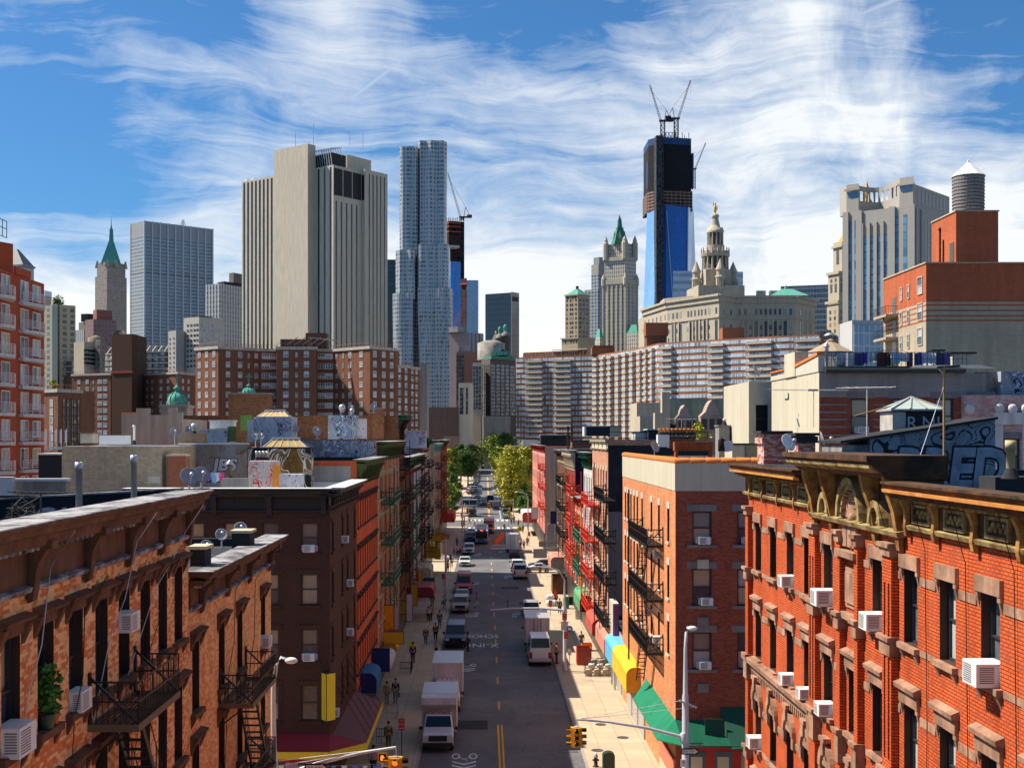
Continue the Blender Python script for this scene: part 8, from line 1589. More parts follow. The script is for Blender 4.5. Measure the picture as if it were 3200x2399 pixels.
def signal(p,label,rz=0,faces=2,s=1.0):
    T=thing('traffic_light',label,'traffic light',p,rz,'yellow traffic lights')
    for k in range(faces):
        a=(0,math.pi/2,-math.pi/2)[k];M_=Matrix.Rotation(a,4,'Z')
        b=MB();b.box(-.17,-.30,-1.05,.17,-.06,0);b.v=[tuple(M_ @ Vector(q)) for q in b.v];h=b.build('housing',YEL,T);h.location=(0,0,0)
        for i in range(3):
            zc=-.18-.345*i;v=MB();n=9
            pts=[(.14*math.cos(math.pi*(j/(n-1))*1.2-.31),yy_,zc+.14*math.sin(math.pi*(j/(n-1))*1.2-.31)) for yy_ in (-.30,-.55) for j in range(n)]
            pts=[tuple(M_ @ Vector(q)) for q in pts];v.add(pts,[(j,j+1,n+j+1,n+j) for j in range(n-1)]+[(n+j,n+j+1,j+1,j) for j in range(n-1)],0,True);v.build('visor',YEL,h)
            l=MB();l.lathe((0,0,0),[(.12,-.305),(.001,-.33)],14,ax='y',cap=False);l.v=[tuple(M_ @ Vector((q[0],q[1],q[2]+zc))) for q in l.v];l.build('lens',SIGR if (i == 0 and k == 0 and 'glowing' in label) else BLK,h)
    b=MB();b.box(-.08,-.2,0,.08,.08,.06);b.tube([(0,0,.05),(.04,.02,.2),(0,0,.42)],.03,6);b.build('hanger',POLE,T);T.scale=(s,s,s);return T
def board(name,label,p,w,h,mat,lines=(),fg=None,rz=0,size=None,group=None,cat='sign',post=None,pm=None):
    T=thing(name,label,cat,p,rz,group);b=MB();b.box(-w/2,0,-h/2,w/2,.03,h/2);b.build('panel',mat,T)
    n=len(lines)
    for i,ln in enumerate(lines): text(ln,size or h/n*.85,fg,(0,-.008,h/2-h*(i+.5)/n),(R(90),0,0),T,'lettering',1.0)
    if post is not None: b=MB();b.tube([(0,.06,h/2),(0,.06,-post)],.03,6);b.build('post',pm or GREENS,T)
    return T
WT=plain('sign white',(.75,.75,.73),.5)
def oneway(p,label,flip=False):
    T=thing('one_way_sign',label,'sign',p,0);b=MB();b.box(-.48,0,-.17,.48,.03,.17);b.build('panel',BLK,T)
    b=MB();b.extr([(-.42,-.01,-.10),(.24,-.01,-.10),(.24,-.01,-.15),(.45,-.01,0),(.24,-.01,.15),(.24,-.01,.10),(-.42,-.01,.10)],(0,.008,0));b.build('arrow',WT,T);text('ONE WAY',.165,BLK,(-.06,-.016,0),(R(90),0,0),T,'lettering',.95);return T
def wires(name,label,segs,r,mat,group=None):
    b=MB()
    for s in segs: b.tube(s,r,4)
    return tag(b.build(name,mat),label,'wire',group)
def mastarm(p0,p1,label): T=thing('signal_mast_arm',label,'mast arm',p0);d=Vector(p1)-Vector(p0);b=MB();b.tube([(0,0,0),tuple(d*.35+Vector((0,0,.18))),tuple(d*.7+Vector((0,0,.16))),tuple(d)],[.10,.085,.07,.055],8);b.build('arm',POLE,T);b=MB();b.lathe((0,0,-.25),[(.19,0),(.21,.1),(.21,.4),(.17,.5)],8);b.build('clamp',POLE,T)
yR=69.3;xR=X_(2142,yR);lamp('street_lamp','tall white street lamp carrying the one way sign before the stucco topped corner',(xR,yR,0),Z_(1958,yR),.22,-.05,1,.14)
aR=(X_(1800,yR),yR-.3,Z_(2243,yR));mastarm((xR-.1,yR-.05,Z_(2302,yR)),aR,'grey bent arm holding the sunlit yellow traffic light');signal((aR[0],aR[1],aR[2]-.42),'sunlit yellow traffic light hanging from the grey arm by the hydrant',0,3)
b=MB();b.bar((xR-.35,yR-.15,Z_(2186,yR)),(xR+.6,yR-.15,Z_(2208,yR)),.1,.1);tag(b.build('wire_bracket',POLE),'stub bracket for the guy wires on the right street lamp','bracket');wires('guy_wire','two thin pale wires from the lamp post to the traffic light arm',[[(xR-.3,yR-.15,Z_(2186,yR)),aR],[(xR+.55,yR-.15,Z_(2206,yR)),aR]],.012,POLE)
board('street_name_sign','green street name sign on the lamp post above the one way sign',(X_(2175,yR),yR-.2,Z_(2324,yR)),.72,.26,GREENS,['MARKET ST'],WT,size=.15);oneway((X_(2153,yR),yR-.25,Z_(2343,yR)),'black and white one way sign in front of the green awning');board('parking_sign','small white sign with a red circle below the one way sign',(X_(2135,yR),yR-.22,Z_(2380,yR)),.34,.42,WT,['P'],REDS,size=.3)
yL=54.4;xL=X_(854,yL);lamp('street_lamp','tall white street lamp at the corner of the lower orange brick tenement',(xL,yL,0),Z_(2052,yL),.62,-.12,1,.14)
aL=(X_(1238,yL),yL-.2,Z_(2330,yL));mastarm((xL+.1,yL-.05,Z_(2430,yL)),aL,'white arm holding the traffic light before the red awning');signal((aL[0]-.02,aL[1],aL[2]-.42),'yellow traffic light with a glowing red lens before the parked box trucks',0,3);wires('guy_wire','thin white wires slung from the left lamp to its arm',[[(xL,yL-.1,Z_(2376,yL)),aL],[(xL,yL-.1,Z_(2392,yL)),aL]],.014,LAMPW);oneway((X_(989,yL),yL-.25,Z_(2392,yL)),'white one way sign hung under the wires at the picture foot')
T=thing('pedestrian_signal','yellow pedestrian signal with a lit orange hand near the left traffic light','pedestrian signal',(X_(1195,68.5),68.5,Z_(2366,68.5)));b=MB();b.box(-.26,0,-.26,.26,.25,.26);b.build('housing',YEL,T);b=MB();b.box(-.2,-.02,-.2,.2,-.002,.2);b.build('face',BLK,T);b=MB();b.box(-.09,-.04,-.14,.07,-.022,.02)
for k in range(4): b.box(-.09+k*.042,-.04,.022,-.06+k*.042,-.022,.13-.02*(k in (0,3)))
b.box(.072,-.04,-.06,.11,-.022,.03);b.build('hand',HAND,T);b=MB();b.tube([(0,.12,-.27),(0,.12,-3.2)],.06,8);b.build('post',POLE,T)
T=thing('pennant_string','string of blue and white pennants under the red awning','pennants',(-14,69.6,2.35));b=MB();b.tube([(0,0,.1),(4,0,-.05),(9,0,.15)],.008,4);b.build('string',POLE,T)
for k in range(15): b=MB();x=.3+k*.58;b.extr([(x,0,.02),(x+.3,0,.02),(x+.32,.05,-.26),(x+.05,.05,-.22)] if k % 3 else [(x,0,.02),(x+.3,0,.02),(x+.15,.05,-.3)],(0,.01,0));b.build('pennant',plain('blue flag',(.10,.25,.60),.7) if k % 2 else WT,T)
board('led_sign','black sign with glowing red digits in the corner shop under the awning',(X_(927,70.9),70.85,Z_(2374,70.9)),.72,.3,BLK,['1201.10'],glow('red led',(1,.05,.02),3),size=.24)
for k,(y0,z0,y1,z1) in enumerate(((24.5,18.6,22.9,12.5),(26.6,17.5,26.2,11.5),(30.6,18.6,27.2,13),(33.3,17.6,31.0,12),(35.6,18.5,30.5,14.5),(42.6,16.0,42.1,9),(46.3,15.9,45.9,8))):
    xx=WL+.03;wires('hanging_cable','%s loose cable hanging down the orange brick wall' % ('pale','black','long pale','thin black','slanting pale','dark','second dark')[k],[[(WL+.76,y0,z0),(WL+.3,y0-.05,z0-.7),(xx+.25,(y0*.7+y1*.3),(z0*.65+z1*.35)),(xx+.06,(y0+y1)/2+.12,(z0+z1)/2),(xx,y1,z1)]],.012,POLE if k in (0,2,4) else BLK)
for k,(y0,z0,z1) in enumerate(((28.2,17.9,8.5),(30.8,18,9),(33.5,17.9,12),(25.6,18,8))):
    wires('hanging_cable','%s black cable running down the bright red brick wall' % ('first','second','third','last')[k],[[(WR-.5,y0,z0+1.2),(WR-.06,y0+.05,z0-.3),(WR-.04,y0-.05,(z0+z1)/2),(WR-.04,y0+.03,z1)]],.011,BLK)
# lamps further down
yM=110;xM=6.95;lamp('street_lamp','grey curved street lamp beside the white van on the sunny kerb',(xM,yM,.13),9.0,2.6,.1,-1);mastarm((xM,yM,5.4),(X_(1532,yM),yM,Z_(1905,yM)),'long thin level arm reaching over the road by the white van');b=MB();b.box(X_(1587,yM)-.03,yM,Z_(1904,yM),X_(1587,yM)+.03,yM+.06,Z_(1880,yM));b.ball((X_(1587,yM),yM,Z_(1878,yM)),.09,8,5);tag(b.build('traffic_camera',BLK),'small camera standing on the long level arm over the road','camera')
board('lane_sign','green and white shared lane sign on the lamp post by the white van',(xM-.02,yM-.25,Z_(1953,yM)),.62,.75,WT,['BIKE ROUTE','USE','SHARED','LANE'],BLK,size=.17);board('red_sign','red parking sign above the shared lane sign',(xM-.02,yM-.25,Z_(1925,yM)),.42,.55,REDS,['NO','STANDING'],WT,size=.09);board('red_sign','red parking sign under the shared lane sign',(xM+.12,yM-.25,Z_(1982,yM)),.42,.6,REDS,['NO','PARKING'],WT,size=.09)
T=board('bus_stop_sign','round blue bus stop sign on a green post by the white van',(X_(1780,106),106,Z_(1964,106)),.1,.1,WT,post=3.0);b=MB();b.lathe((0,-.02,0),[(.27,0),(.27,.02)],20,ax='y');b.build('disc',plain('bus stop blue',(.05,.12,.5),.5),T);b=MB();b.box(-.13,-.05,-.1,.13,-.022,.1);b.build('symbol',WT,T);b=MB();b.box(-.15,-.03,-2.2,.15,.1,-1.75);b.build('timetable_box',POLE,T)
lamp('street_lamp','grey street lamp standing among the shaded shop signs',(-5.0,162,.13),8.3,2.4,.2,1);lamp('street_lamp','far street lamp before the dark green street tree',(X_(1650,262),262,.13),9,2.3,.1,-1);lamp('street_lamp','far street lamp beside the left trees',(X_(1445,268),268,.13),9,2.0,.1,1)
for u,v,Y,lab in ((1528,1572,298,'far yellow traffic light over the sunny kerb at the second crossing'),(1460,1586,292,'far yellow traffic light in front of the grey turning van'),(1444,1625,285,'low far yellow traffic light on the shaded corner'),(1482,1474,430,'tiny yellow traffic light at the third crossing')): signal((X_(u,Y),Y,Z_(v,Y)),lab,0,2,1.25 if Y < 400 else 1.4);b=MB();sx=1 if u > 1500 else -1;xe=(KR+.5 if sx > 0 else KL-.5);zt=Z_(v,Y)+.5;b.tube([(X_(u,Y),Y,zt),(xe,Y,zt+.2)],.07,6);b.tube([(xe,Y,gz(Y)),(xe,Y,zt+.6)],.1,6);tag(b.build('signal_post',POLE),'grey post and arm carrying '+lab.split(' in front')[0].split(' over')[0].split(' on the')[0].split(' at the')[0]+' (%s)' % {1528:'sunny kerb',1460:'by grey van',1444:'shaded corner',1482:'third crossing'}[u],'post')
for u,v,Y,lab in ((1255,2262,79,'red parking sign on a dark post beside the front box truck'),(1385,1800,168,'red parking sign on the lamp post in the shaded row'),(1408,1741,186,'tall red parking sign near the white sedan'),(1736,1850,150,'pink red parking sign beside the pile of bags'),(1720,1885,142,'pink red parking sign near the silver car'),(1688,1780,180,'red parking sign in front of the silver turning sedan'),(1654,1668,232,'small dark red sign by the far white awning')):
    z=Z_(v,Y);board('red_sign',lab,(X_(u,Y),Y,z),.4,.75,REDS,['NO','STANDING','ANYTIME'],WT,size=.085,post=z-.13-.38,pm=BLK)
for u,v,Y,lab in ((1589.5,1601,278,'yellow green school crossing sign by the far bus shelter'),(1624,1651,245,'yellow green school crossing sign near the sunny far corner')):
    z=Z_(v,Y);T=thing('crossing_sign',lab,'sign',(X_(u,Y),Y,z));b=MB();b.extr([(-.45,0,-.5),(.45,0,-.5),(.45,0,.15),(0,0,.6),(-.45,0,.15)],(0,.03,0));b.build('panel',plain('fluorescent yellow',(.62,.80,.03),.5),T);b=MB();b.tube([(0,.05,.3),(0,.05,-z+.13)],.04,6);b.build('post',POLE,T)
    for x in (-.14,.14): b=MB();b.extr([(x-.05,-.01,-.3),(x+.05,-.01,-.3),(x+.09,-.01,.05),(x,-.01,.2),(x-.09,-.01,.05)],(0,.006,0));b.build('symbol',BLK,T)
b=MB();b.box(-.35,0,-.25,.35,.02,.25);tag(b.build('shop_notice',plain('lime notice',(.60,.85,.02),.6),loc=(X_(1284,118),118,Z_(2014,118))),'bright lime notice board on the shaded pavement','sign')
T=thing('fire_hydrant','black fire hydrant with a silver top on the sunny kerb','hydrant',(X_(1862,78),78,.13));b=MB();b.lathe((0,0,0),[(.19,0),(.19,.05),(.12,.08),(.11,.55),(.14,.58)],12);b.build('barrel',BLACK,T);b=MB();b.lathe((0,0,.582),[(.14,0),(.13,.12),(.07,.2),(.05,.28),(.0,.29)],12);b.build('bonnet',STEEL,T);b=MB();b.lathe((0,0,.42),[(.06,-.2),(.06,.2)],8,ax='x');b.build('nozzle',BLACK,T)
T=thing('relay_mailbox','dark green rounded top postal box near the hydrant','mailbox',(7.55,76.8,.13));b=MB();pr=[(-.36,.12),(.36,.12),(.36,.95)]+[(.36*math.cos(a),.95+.22*math.sin(a)) for a in np.linspace(.2,2.94,9)]+[(-.36,.95)];b.extr([(x,0,z) for x,z in pr],(0,.6,0));b.build('body',plain('postal green',(.015,.035,.02),.45),T);b=MB()
for x in (-.3,.22): b.box(x,.05,0,x+.08,.13,.119);b.box(x,.45,0,x+.08,.53,.119)
b.build('leg',BLACK,T)
for k,(x,y) in enumerate(((2.0,243),(2.35,246.5),(2.7,250),(3.0,253.5),(3.3,257),(3.55,260.5))):
    T=thing('traffic_barrel','orange and white striped barrel beside the bus','traffic barrel',(x,y,0),0,'row of orange barrels');b=MB();b.lathe((0,0,0),[(.42,0),(.42,.06),(.3,.1),(.24,1.0),(.1,1.02)],12);b.build('barrel',plain('barrel orange',(.85,.16,.02),.6),T);b=MB()
    for z in (.35,.68): b.lathe((0,0,z),[(.292-.06*z,0),(.285-.06*z,.14)],12,cap=False)
    b.build('stripe',WT,T)
# ---------------------------------------------------------------- vehicles
PAINTS={n: (lambda m: m)(plain('car paint '+n,c,.28,.15,.6,.04)) for n,c in dict(white=(.66,.66,.66),silver=(.36,.37,.38),grey=(.16,.17,.18),black=(.012,.012,.014),navy=(.012,.022,.06),red=(.42,.02,.02),tan=(.36,.31,.23),blue=(.04,.10,.25),maroon=(.15,.02,.02),orange=(.75,.24,.02)).items()}
CG_=plain('car glass',(.012,.016,.02),.08,0,.45,.1);TYRE=plain('tyre',(.02,.02,.02),.8);RIM=plain('rim',(.4,.4,.41),.4,.6);HEADL=plain('headlight',(.62,.64,.66),.15,0,.8);TAIL=plain('tail light',(.45,.01,.01),.25);TRIM=plain('black trim',(.02,.02,.022),.5)
KINDS_={  # half width, side profile (y forward = -, z), roof front/back, glass
 'sedan': (.9,[(-2.3,.35),(-2.35,.62),(-2.2,.78),(-1.15,.95),(-.35,1.42),(.75,1.44),(1.5,1.05),(2.2,1.0),(2.3,.7),(2.25,.35)],(3,4),(5,6),.33),
 'suv': (.97,[(-2.45,.42),(-2.5,.75),(-2.4,1.05),(-1.2,1.15),(-.55,1.78),(2.1,1.80),(2.4,1.15),(2.48,.8),(2.45,.42)],(3,4),(5,6),.38),
 'van': (1.0,[(-2.7,.42),(-2.75,.8),(-2.6,1.08),(-1.75,1.28),(-.95,2.08),(2.55,2.12),(2.72,1.35),(2.75,.8),(2.7,.42)],(3,4),(5,6),.38),
 'tall_van': (1.0,[(-2.9,.42),(-2.95,.8),(-2.8,1.12),(-2.15,1.35),(-1.3,2.3),(-1.0,2.55),(2.85,2.58),(2.95,1.5),(3.0,.8),(2.95,.42)],(3,4),(6,7),.40),
 'cab': (1.0,[(-3.2,.45),(-3.25,.9),(-3.1,1.22),(-2.2,1.38),(-1.65,2.12),(-.6,2.18),(-.6,.6)],(3,4),(5,6),.42)}
def vehicle(kind,paint,label,p,rz=0,cat=None,bed=None):
    """front looks along -y before turning"""
    hw,pr,fr,bk,wr=KINDS_[kind];T=thing({'cab':'box_truck','tall_van':'cargo_van','van':'passenger_van','suv':'suv','sedan':'parked_car'}[kind],label,cat or {'cab':'truck','tall_van':'van','van':'van'}.get(kind,'car'),p,rz,None)
    zb=1.0 if kind == 'sedan' else 1.2;zt=max(q[1] for q in pr);wf=lambda z: hw*(1-.16*max(0,(z-zb)/(zt-zb)))
    b=MB();n=len(pr);L_=[(-wf(z),y,z) for y,z in pr];R_=[(wf(z),y,z) for y,z in pr]
    b.add(L_+R_,[(i,n+i,n+(i+1)%n,(i+1)%n) for i in range(n)]+[tuple(range(n-1,-1,-1))[::-1],tuple(range(n,2*n))[::-1]])
    o=b.build('body',paint,T);bv=o.modifiers.new('b','BEVEL');bv.width=.07;bv.segments=2;bv.limit_method='ANGLE';bv.angle_limit=R(20)
    def pan(i,j,nm,k0=.08,k1=.9):
        (y0,z0),(y1,z1)=pr[i],pr[j];a=(y0+(y1-y0)*k0,z0+(z1-z0)*k0);c=(y0+(y1-y0)*k1,z0+(z1-z0)*k1);nn=Vector((0,-(z1-z0),(y1-y0))).normalized()*.03;
        if nn.y*(1 if y0 > 0 else -1) < 0: nn=-nn
        g=MB();wa,wc=wf(a[1])*.9,wf(c[1])*.88;P=[(-wa,a[0]+nn.y,a[1]+nn.z),(wa,a[0]+nn.y,a[1]+nn.z),(wc,c[0]+nn.y,c[1]+nn.z),(-wc,c[0]+nn.y,c[1]+nn.z)];g.extr(P,tuple(-nn*.8));g.build(nm,CG_,T)
    pan(fr[0],fr[1],'windscreen');
    if kind != 'cab': pan(bk[0],bk[1],'rear_window',.06,.82 if kind != 'sedan' else .95)
    ya,yb=pr[fr[1]][0]+.05,pr[bk[0]][0]-.1
    for s in (-1,1):
        zz0,zz1=zb+.02,zt-.12;k=2 if kind != 'cab' else 1
        for i in range(k):
            y0=ya-.25*(i == 0)+(yb-ya)*i/k+.06;y1=ya+(yb-ya)*(i+1)/k-.03;t0=ya+(yb-ya)*i/k+.06;g=MB()
            P=[(s*(wf(zz0)+.012),y0,zz0),(s*(wf(zz0)+.012),y1,zz0),(s*(wf(zz1)+.012),y1,zz1),(s*(wf(zz1)+.012),t0,zz1)];g.extr(P if s < 0 else P[::-1],(-s*.02,0,0));g.build('side_window',CG_,T)
        m=MB();m.ball((s*(hw+.17),ya-.35,zb+.12),.14,8,5,0,(1,.5,1));m.build('mirror',TRIM,T)
        h=MB();yf=pr[1][0];zf=pr[1][1];h.box(s*(hw*.62),yf-.02,zf-.02,s*(hw*.95),yf+.12,zf+.2);h.build('headlight',HEADL,T)
        if kind != 'cab': h=MB();ye=pr[-2][0];h.box(s*(hw*.72),ye-.1,pr[-2][1]-.05,s*(hw*.98),ye+.035,pr[-2][1]+(.25 if kind == 'sedan' else .5));h.build('tail_light',TAIL,T)
    b=MB();b.box(-hw*.6,pr[1][0]-.03,pr[1][1]-.15,hw*.6,pr[1][0]+.1,pr[1][1]+.2);b.box(-.22,pr[0][0]-.14,pr[0][1]+.02,.22,pr[0][0]-.125,pr[0][1]+.14);b.build('grille',TRIM,T);b=MB();b.box(-hw*.98,pr[0][0]-.12,pr[0][1]-.02,hw*.98,pr[0][0]+.1,pr[0][1]+.2);b.build('bumper',TRIM if kind in ('van','cab') else paint,T)
    y2=(bed or 0) if kind == 'cab' else pr[-1][0];ws=(pr[0][0]+.9,(y2-1.2) if kind == 'cab' else pr[-1][0]-.9)
    for y in ws:
        for s in (-1,1):
            w_=MB();w_.lathe((s*(hw-.1),y,wr),[(wr*.6,-.12),(wr*.96,-.11),(wr,-.05),(wr,.05),(wr*.96,.11),(wr*.6,.12)],18,ax='x');wo=w_.build('wheel',TYRE,T);r_=MB();r_.lathe((s*(hw-.1)+s*.1,y,wr),[(wr*.62,0),(wr*.55,s*.03),(.02,s*.015)],14,ax='x');r_.build('rim',RIM,wo)
    if kind == 'cab':
        bx=MB();bx.box(-1.15,-.55,.75,1.15,bed,3.3);bx.extr([(-1.15,-.552,2.25),(-1.15,-1.5,2.75),(-1.15,-1.5,3.2),(-1.15,-.552,3.3)],(2.3,0,0)) if bed < 4.5 else None;c_=bx.build('cargo_box',BOXW,T)
        r_=MB()
        for e in ((-1.16,-.56,3.25,1.16,bed+.01,3.32),(-1.16,bed-.05,.7,-1.1,bed+.015,3.25),(1.1,bed-.05,.7,1.16,bed+.015,3.25),(-1.1,bed-.02,.68,1.1,bed+.02,.8),(-1.17,-.57,.70,-1.1,bed,.78),(1.1,-.57,.70,1.17,bed,.78)): r_.box(*e)
        r_.build('box_rail',plain('aluminium trim',(.5,.5,.5),.4,.4),c_);ch_=MB();ch_.box(-.5,-1,.45,.5,bed-.1,.749);ch_.build('chassis',TRIM,T)
        for k in range(5): l=MB();l.box(-.7+k*.35-.05,-1.5,2.19,-.7+k*.35+.05,-1.4,2.26);l.build('marker_light',plain('amber light',(.7,.12,.02),.3),T)
        d=MB();d.box(-.012,bed+.005,.82,.012,bed+.03,3.2);d.box(-.35,bed+.01,.85,-.3,bed+.05,3.2);d.box(.3,bed+.01,.85,.35,bed+.05,3.2);d.build('door_bar',TRIM,T)
    return T
BOXW=wall('white truck box',(.66,.65,.65),(.54,.52,.53),.5,.25,.7,.45)
vehicle('cab',PAINTS['white'],'white box truck with a smooth cab hood, first of the parked line in the shade',(-3.05,82+3.2,0),0,bed=3.4);vehicle('cab',PAINTS['white'],'bigger white box truck parked behind the front one, its side door open',(-2.85,93.4+3.2,0),0,bed=5.0)
vehicle('van',PAINTS['navy'],'navy passenger van parked before the school lettering',(-2.85,122.5+2.7,0));vehicle('suv',PAINTS['tan'],'tan silver suv parked near the man in the white cap',(-2.88,146.8+2.5,0));vehicle('sedan',PAINTS['grey'],'grey sedan squeezed between the tan suv and the red van',(-2.85,156.2+2.3,0));vehicle('tall_van',PAINTS['red'],'tall red cargo van in the parked line',(-2.75,164.8+3,0))
vehicle('sedan',PAINTS['white'],'white sedan driving toward the camera across the sunny strip',(-3.2,200+2.3,0));vehicle('suv',PAINTS['white'],'white pickup sized suv waiting before the bus',(-2.8,221+2.5,0));vehicle('suv',PAINTS['blue'],'dark blue suv parked beside the bus',(-2.9,248+2.5,0));vehicle('suv',PAINTS['grey'],'grey suv parked behind the dark blue one',(-2.95,256+2.5,0))
vehicle('tall_van',PAINTS['white'],'white cargo van with a blue roof band parked on the sunny kerb',(4.95,112.7+3,0),math.pi);vehicle('cab',PAINTS['white'],'cream backed box truck parked ahead of the white cargo van',(5.0,125.3,0),math.pi,bed=5.2);vehicle('suv',PAINTS['silver'],'silver hatchback with red tail lights ahead of the cream box truck',(5.25,143+2.5,0),math.pi)
vehicle('van',PAINTS['white'],'white passenger van with dark rear glass on the sunny side',(5.1,182+2.7,0),math.pi);vehicle('suv',PAINTS['white'],'white suv directly ahead of the white passenger van',(5.0,192+2.5,0),math.pi);vehicle('sedan',PAINTS['black'],'black sedan with red tail lights behind the tan backed truck',(5.1,214+2.3,0),math.pi);vehicle('cab',PAINTS['white'],'white truck with tan boards, farthest parked in the sun',(4.9,228,0),math.pi,bed=3.6)
vehicle('sedan',PAINTS['silver'],'silver sedan turning out of the sunny lot',(8.0,192,0),-math.pi/2);vehicle('sedan',PAINTS['navy'],'dark blue sedan behind the silver turning one',(9.2,197.5,0),-math.pi/2);vehicle('sedan',PAINTS['white'],'white sedan leaving the shaded parking gap',(-7.6,209,0),math.pi/2);vehicle('tall_van',PAINTS['silver'],'long grey van crossing at the second junction',(X_(1458,340),340,gz(340)),-math.pi/2)
vehicle('cab',PAINTS['orange'],'orange truck with a white roof behind the bus',(.9,271,0),0,bed=4.2)
cs=[PAINTS[k] for k in ('silver','black','white','navy','grey','silver','white','maroon','black','tan')];pr_=[None]*3;cn=['silver','black','white','navy','grey','pale silver','pure white','maroon','jet black','tan']
far=[(5.3,312+6.2*k,0,'right') for k in range(9)]+[(4.6,392+4.0*k,.9,'angled') for k in range(9)]+[(-3.4,395+4.0*k,-.9,'left') for k in range(10)]+[(-3.1,318,math.pi,'lone'),(-.4,355,math.pi,'lone'),(2.6,352,0,'lone'),(1.6,368,0,'lone'),(-2.2,383,math.pi,'lone'),(3.0,338,0,'lone')]+[(5.2,450+6*k,0,'right') for k in range(10)]+[(-3.3,455+6*k,math.pi,'left') for k in range(10)]
for i,(x,y,rz,w_) in enumerate(far):
    j=i % 3 != 1
    lab='small far %s car %s' % (cn[i % 10],{'right':'in line along the kerb beside the yellow tree','angled':'parked aslant on the sunny kerb','left':'parked along the left trees','lone':'out on the road beyond the second crossing'}[w_])
    if pr_[j] is None: o=pr_[j]=vehicle('sedan' if j else 'suv',PAINTS['silver'],lab,(x,y,gz(y)),rz+math.pi)
    else: o=dup(pr_[j],(x,y,gz(y)),rz+math.pi,lab)
    o['group']='far parked cars, '+w_
    for ch in o.children:
        if ch.name.startswith('body') or ch.name.startswith('bumper'): setm(ch,cs[i % 10])
# city bus
T=thing('city_bus','white and blue city bus with a red lit sign in mid road','bus',(-.62,242,0));W_=1.27
b=MB();b.box(-W_,0,.35,W_,12,3.05);o=b.build('body',PAINTS['white'],T);m_=o.modifiers.new('b','BEVEL');m_.width=.15;m_.segments=3
for nm,bx,mt in (('windscreen',(-1.12,-.04,1.15,1.12,.05,2.5),CG_),('destination_sign',(-.8,-.06,2.55,.8,.02,2.85),BLK),('blue_skirt',(-1.2,-.05,.45,1.2,.05,1.1),PAINTS['blue']),('roof_unit',(-.9,6,3.051,.9,10.5,3.3),PAINTS['silver']),('roof_unit',(-.9,1,3.051,.9,4,3.2),PAINTS['silver'])): b=MB();b.box(*bx);b.build(nm,mt,T)
text('M22',.26,glow('led orange',(1,.1,.02),4),(0,-.075,2.7),(R(90),0,0),T,'lettering',1.2)
for s in (-1,1):
    for k in range(7): b=MB();b.box(s*(W_+.015),.9+k*1.55,1.35,s*(W_-.02),2.3+k*1.55,2.5);b.build('side_window',CG_,T)
    b=MB();b.box(s*.75,-.07,.75,s*1.1,.02,.95);b.build('headlight',HEADL,T);b=MB();b.ball((s*1.05,-.05,2.78),.1,8,5);b.build('marker_light',glow('bus blue light',(.1,.3,1),2),T);b=MB();b.box(s*1.35,-.25,1.6,s*1.55,-.1,2.1);b.build('mirror',TRIM,T)
    for y in (2.6,8.8): b=MB();b.lathe((s*(W_-.13),y,.48),[(.25,-.14),(.48,-.13),(.48,.13),(.25,.14)],18,ax='x');b.build('wheel',TYRE,T)
# ---------------------------------------------------------------- people
SKINT=plain('skin',(.42,.24,.16),.6)
def skinned(joints,edges,sub=1):
    me=bpy.data.meshes.new('pose');me.from_pydata([j[0] for j in joints],edges,[]);o=link(bpy.data.objects.new('pose',me));sk=o.modifiers.new('s','SKIN');sb=o.modifiers.new('u','SUBSURF');sb.levels=sb.render_levels=sub
    for v,j in zip(me.skin_vertices[0].data,joints): r_=j[1];v.radius=r_ if isinstance(r_,tuple) else (r_,r_)
    me.skin_vertices[0].data[0].use_root=True;dg=bpy.context.evaluated_depsgraph_get();out=bpy.data.meshes.new_from_object(o.evaluated_get(dg));bpy.data.objects.remove(o);bpy.data.meshes.remove(me)
    for p in out.polygons: p.use_smooth=True
    out.materials.clear();out.materials.append(SKINT);return out
def pose(st,arm,bend=0.0):
    """st: stride; arm: swing; returns baked body, top, trousers, skirt-free shoes; faces -y"""
    J=[((0,0,.95),(.15,.11)),((0,-.02,1.18),(.13,.10)),((0,0,1.40),(.155,.10)),((0,-.01,1.50),.055),((0,-.03,1.60),(.075,.09)),((0,-.035,1.70),(.072,.085))];E=[(0,1),(1,2),(2,3),(3,4),(4,5)];fing=[]
    for s in (-1,1):
        k=len(J);a=arm*s;J += [((s*.19,0,1.40),.06),((s*.235,-.05*bend+.10*a,1.12),.043),((s*.23,-.12-.16*bend+.22*a-.06,.90+.16*bend),.034),((s*.23,-.15-.2*bend+.26*a-.06,.82+.18*bend),.03)];E += [(2,k),(k,k+1),(k+1,k+2),(k+2,k+3)]
        for q in range(5):
            m=len(J);p=J[k+3][0];dx=(q-2)*.018;J.append(((p[0]+dx,p[1]-.02,p[2]-.075+.012*abs(q-2)),.009));E.append((k+3,m))
        k=len(J);f=st*s;J += [((s*.09,0,.88),.10),((s*.10,-.16*f-.05*abs(st),.50),.062),((s*.10,-.10*f+.20*max(0,-f)+(-.22*max(0,f)),.10+.08*max(0,-f)),.04),((s*.105,-.22*f-.14+.25*max(0,-f),.04+.05*max(0,-f)),.035)];E += [(0,k),(k,k+1),(k+1,k+2),(k+2,k+3)]
    def sub(ids,gr):
        mp={i: n for n,i in enumerate(ids)};return skinned([(J[i][0],tuple(x+gr for x in J[i][1]) if isinstance(J[i][1],tuple) else J[i][1]+gr) for i in ids],[(mp[a],mp[c]) for a,c in E if a in mp and c in mp])
    body=skinned(J,E);arms=[6,7,8,6+13,7+13,8+13];legs=[15,16,17,28,29,30]
    return body,sub([0,1,2]+arms,.018),sub([0]+legs,.018),[J[18][0],J[31][0]],[J[17][0],J[30][0]]
POSES=[pose(.9,.8),pose(.25,.15),pose(.15,0,1.0),pose(-.8,-.7)]
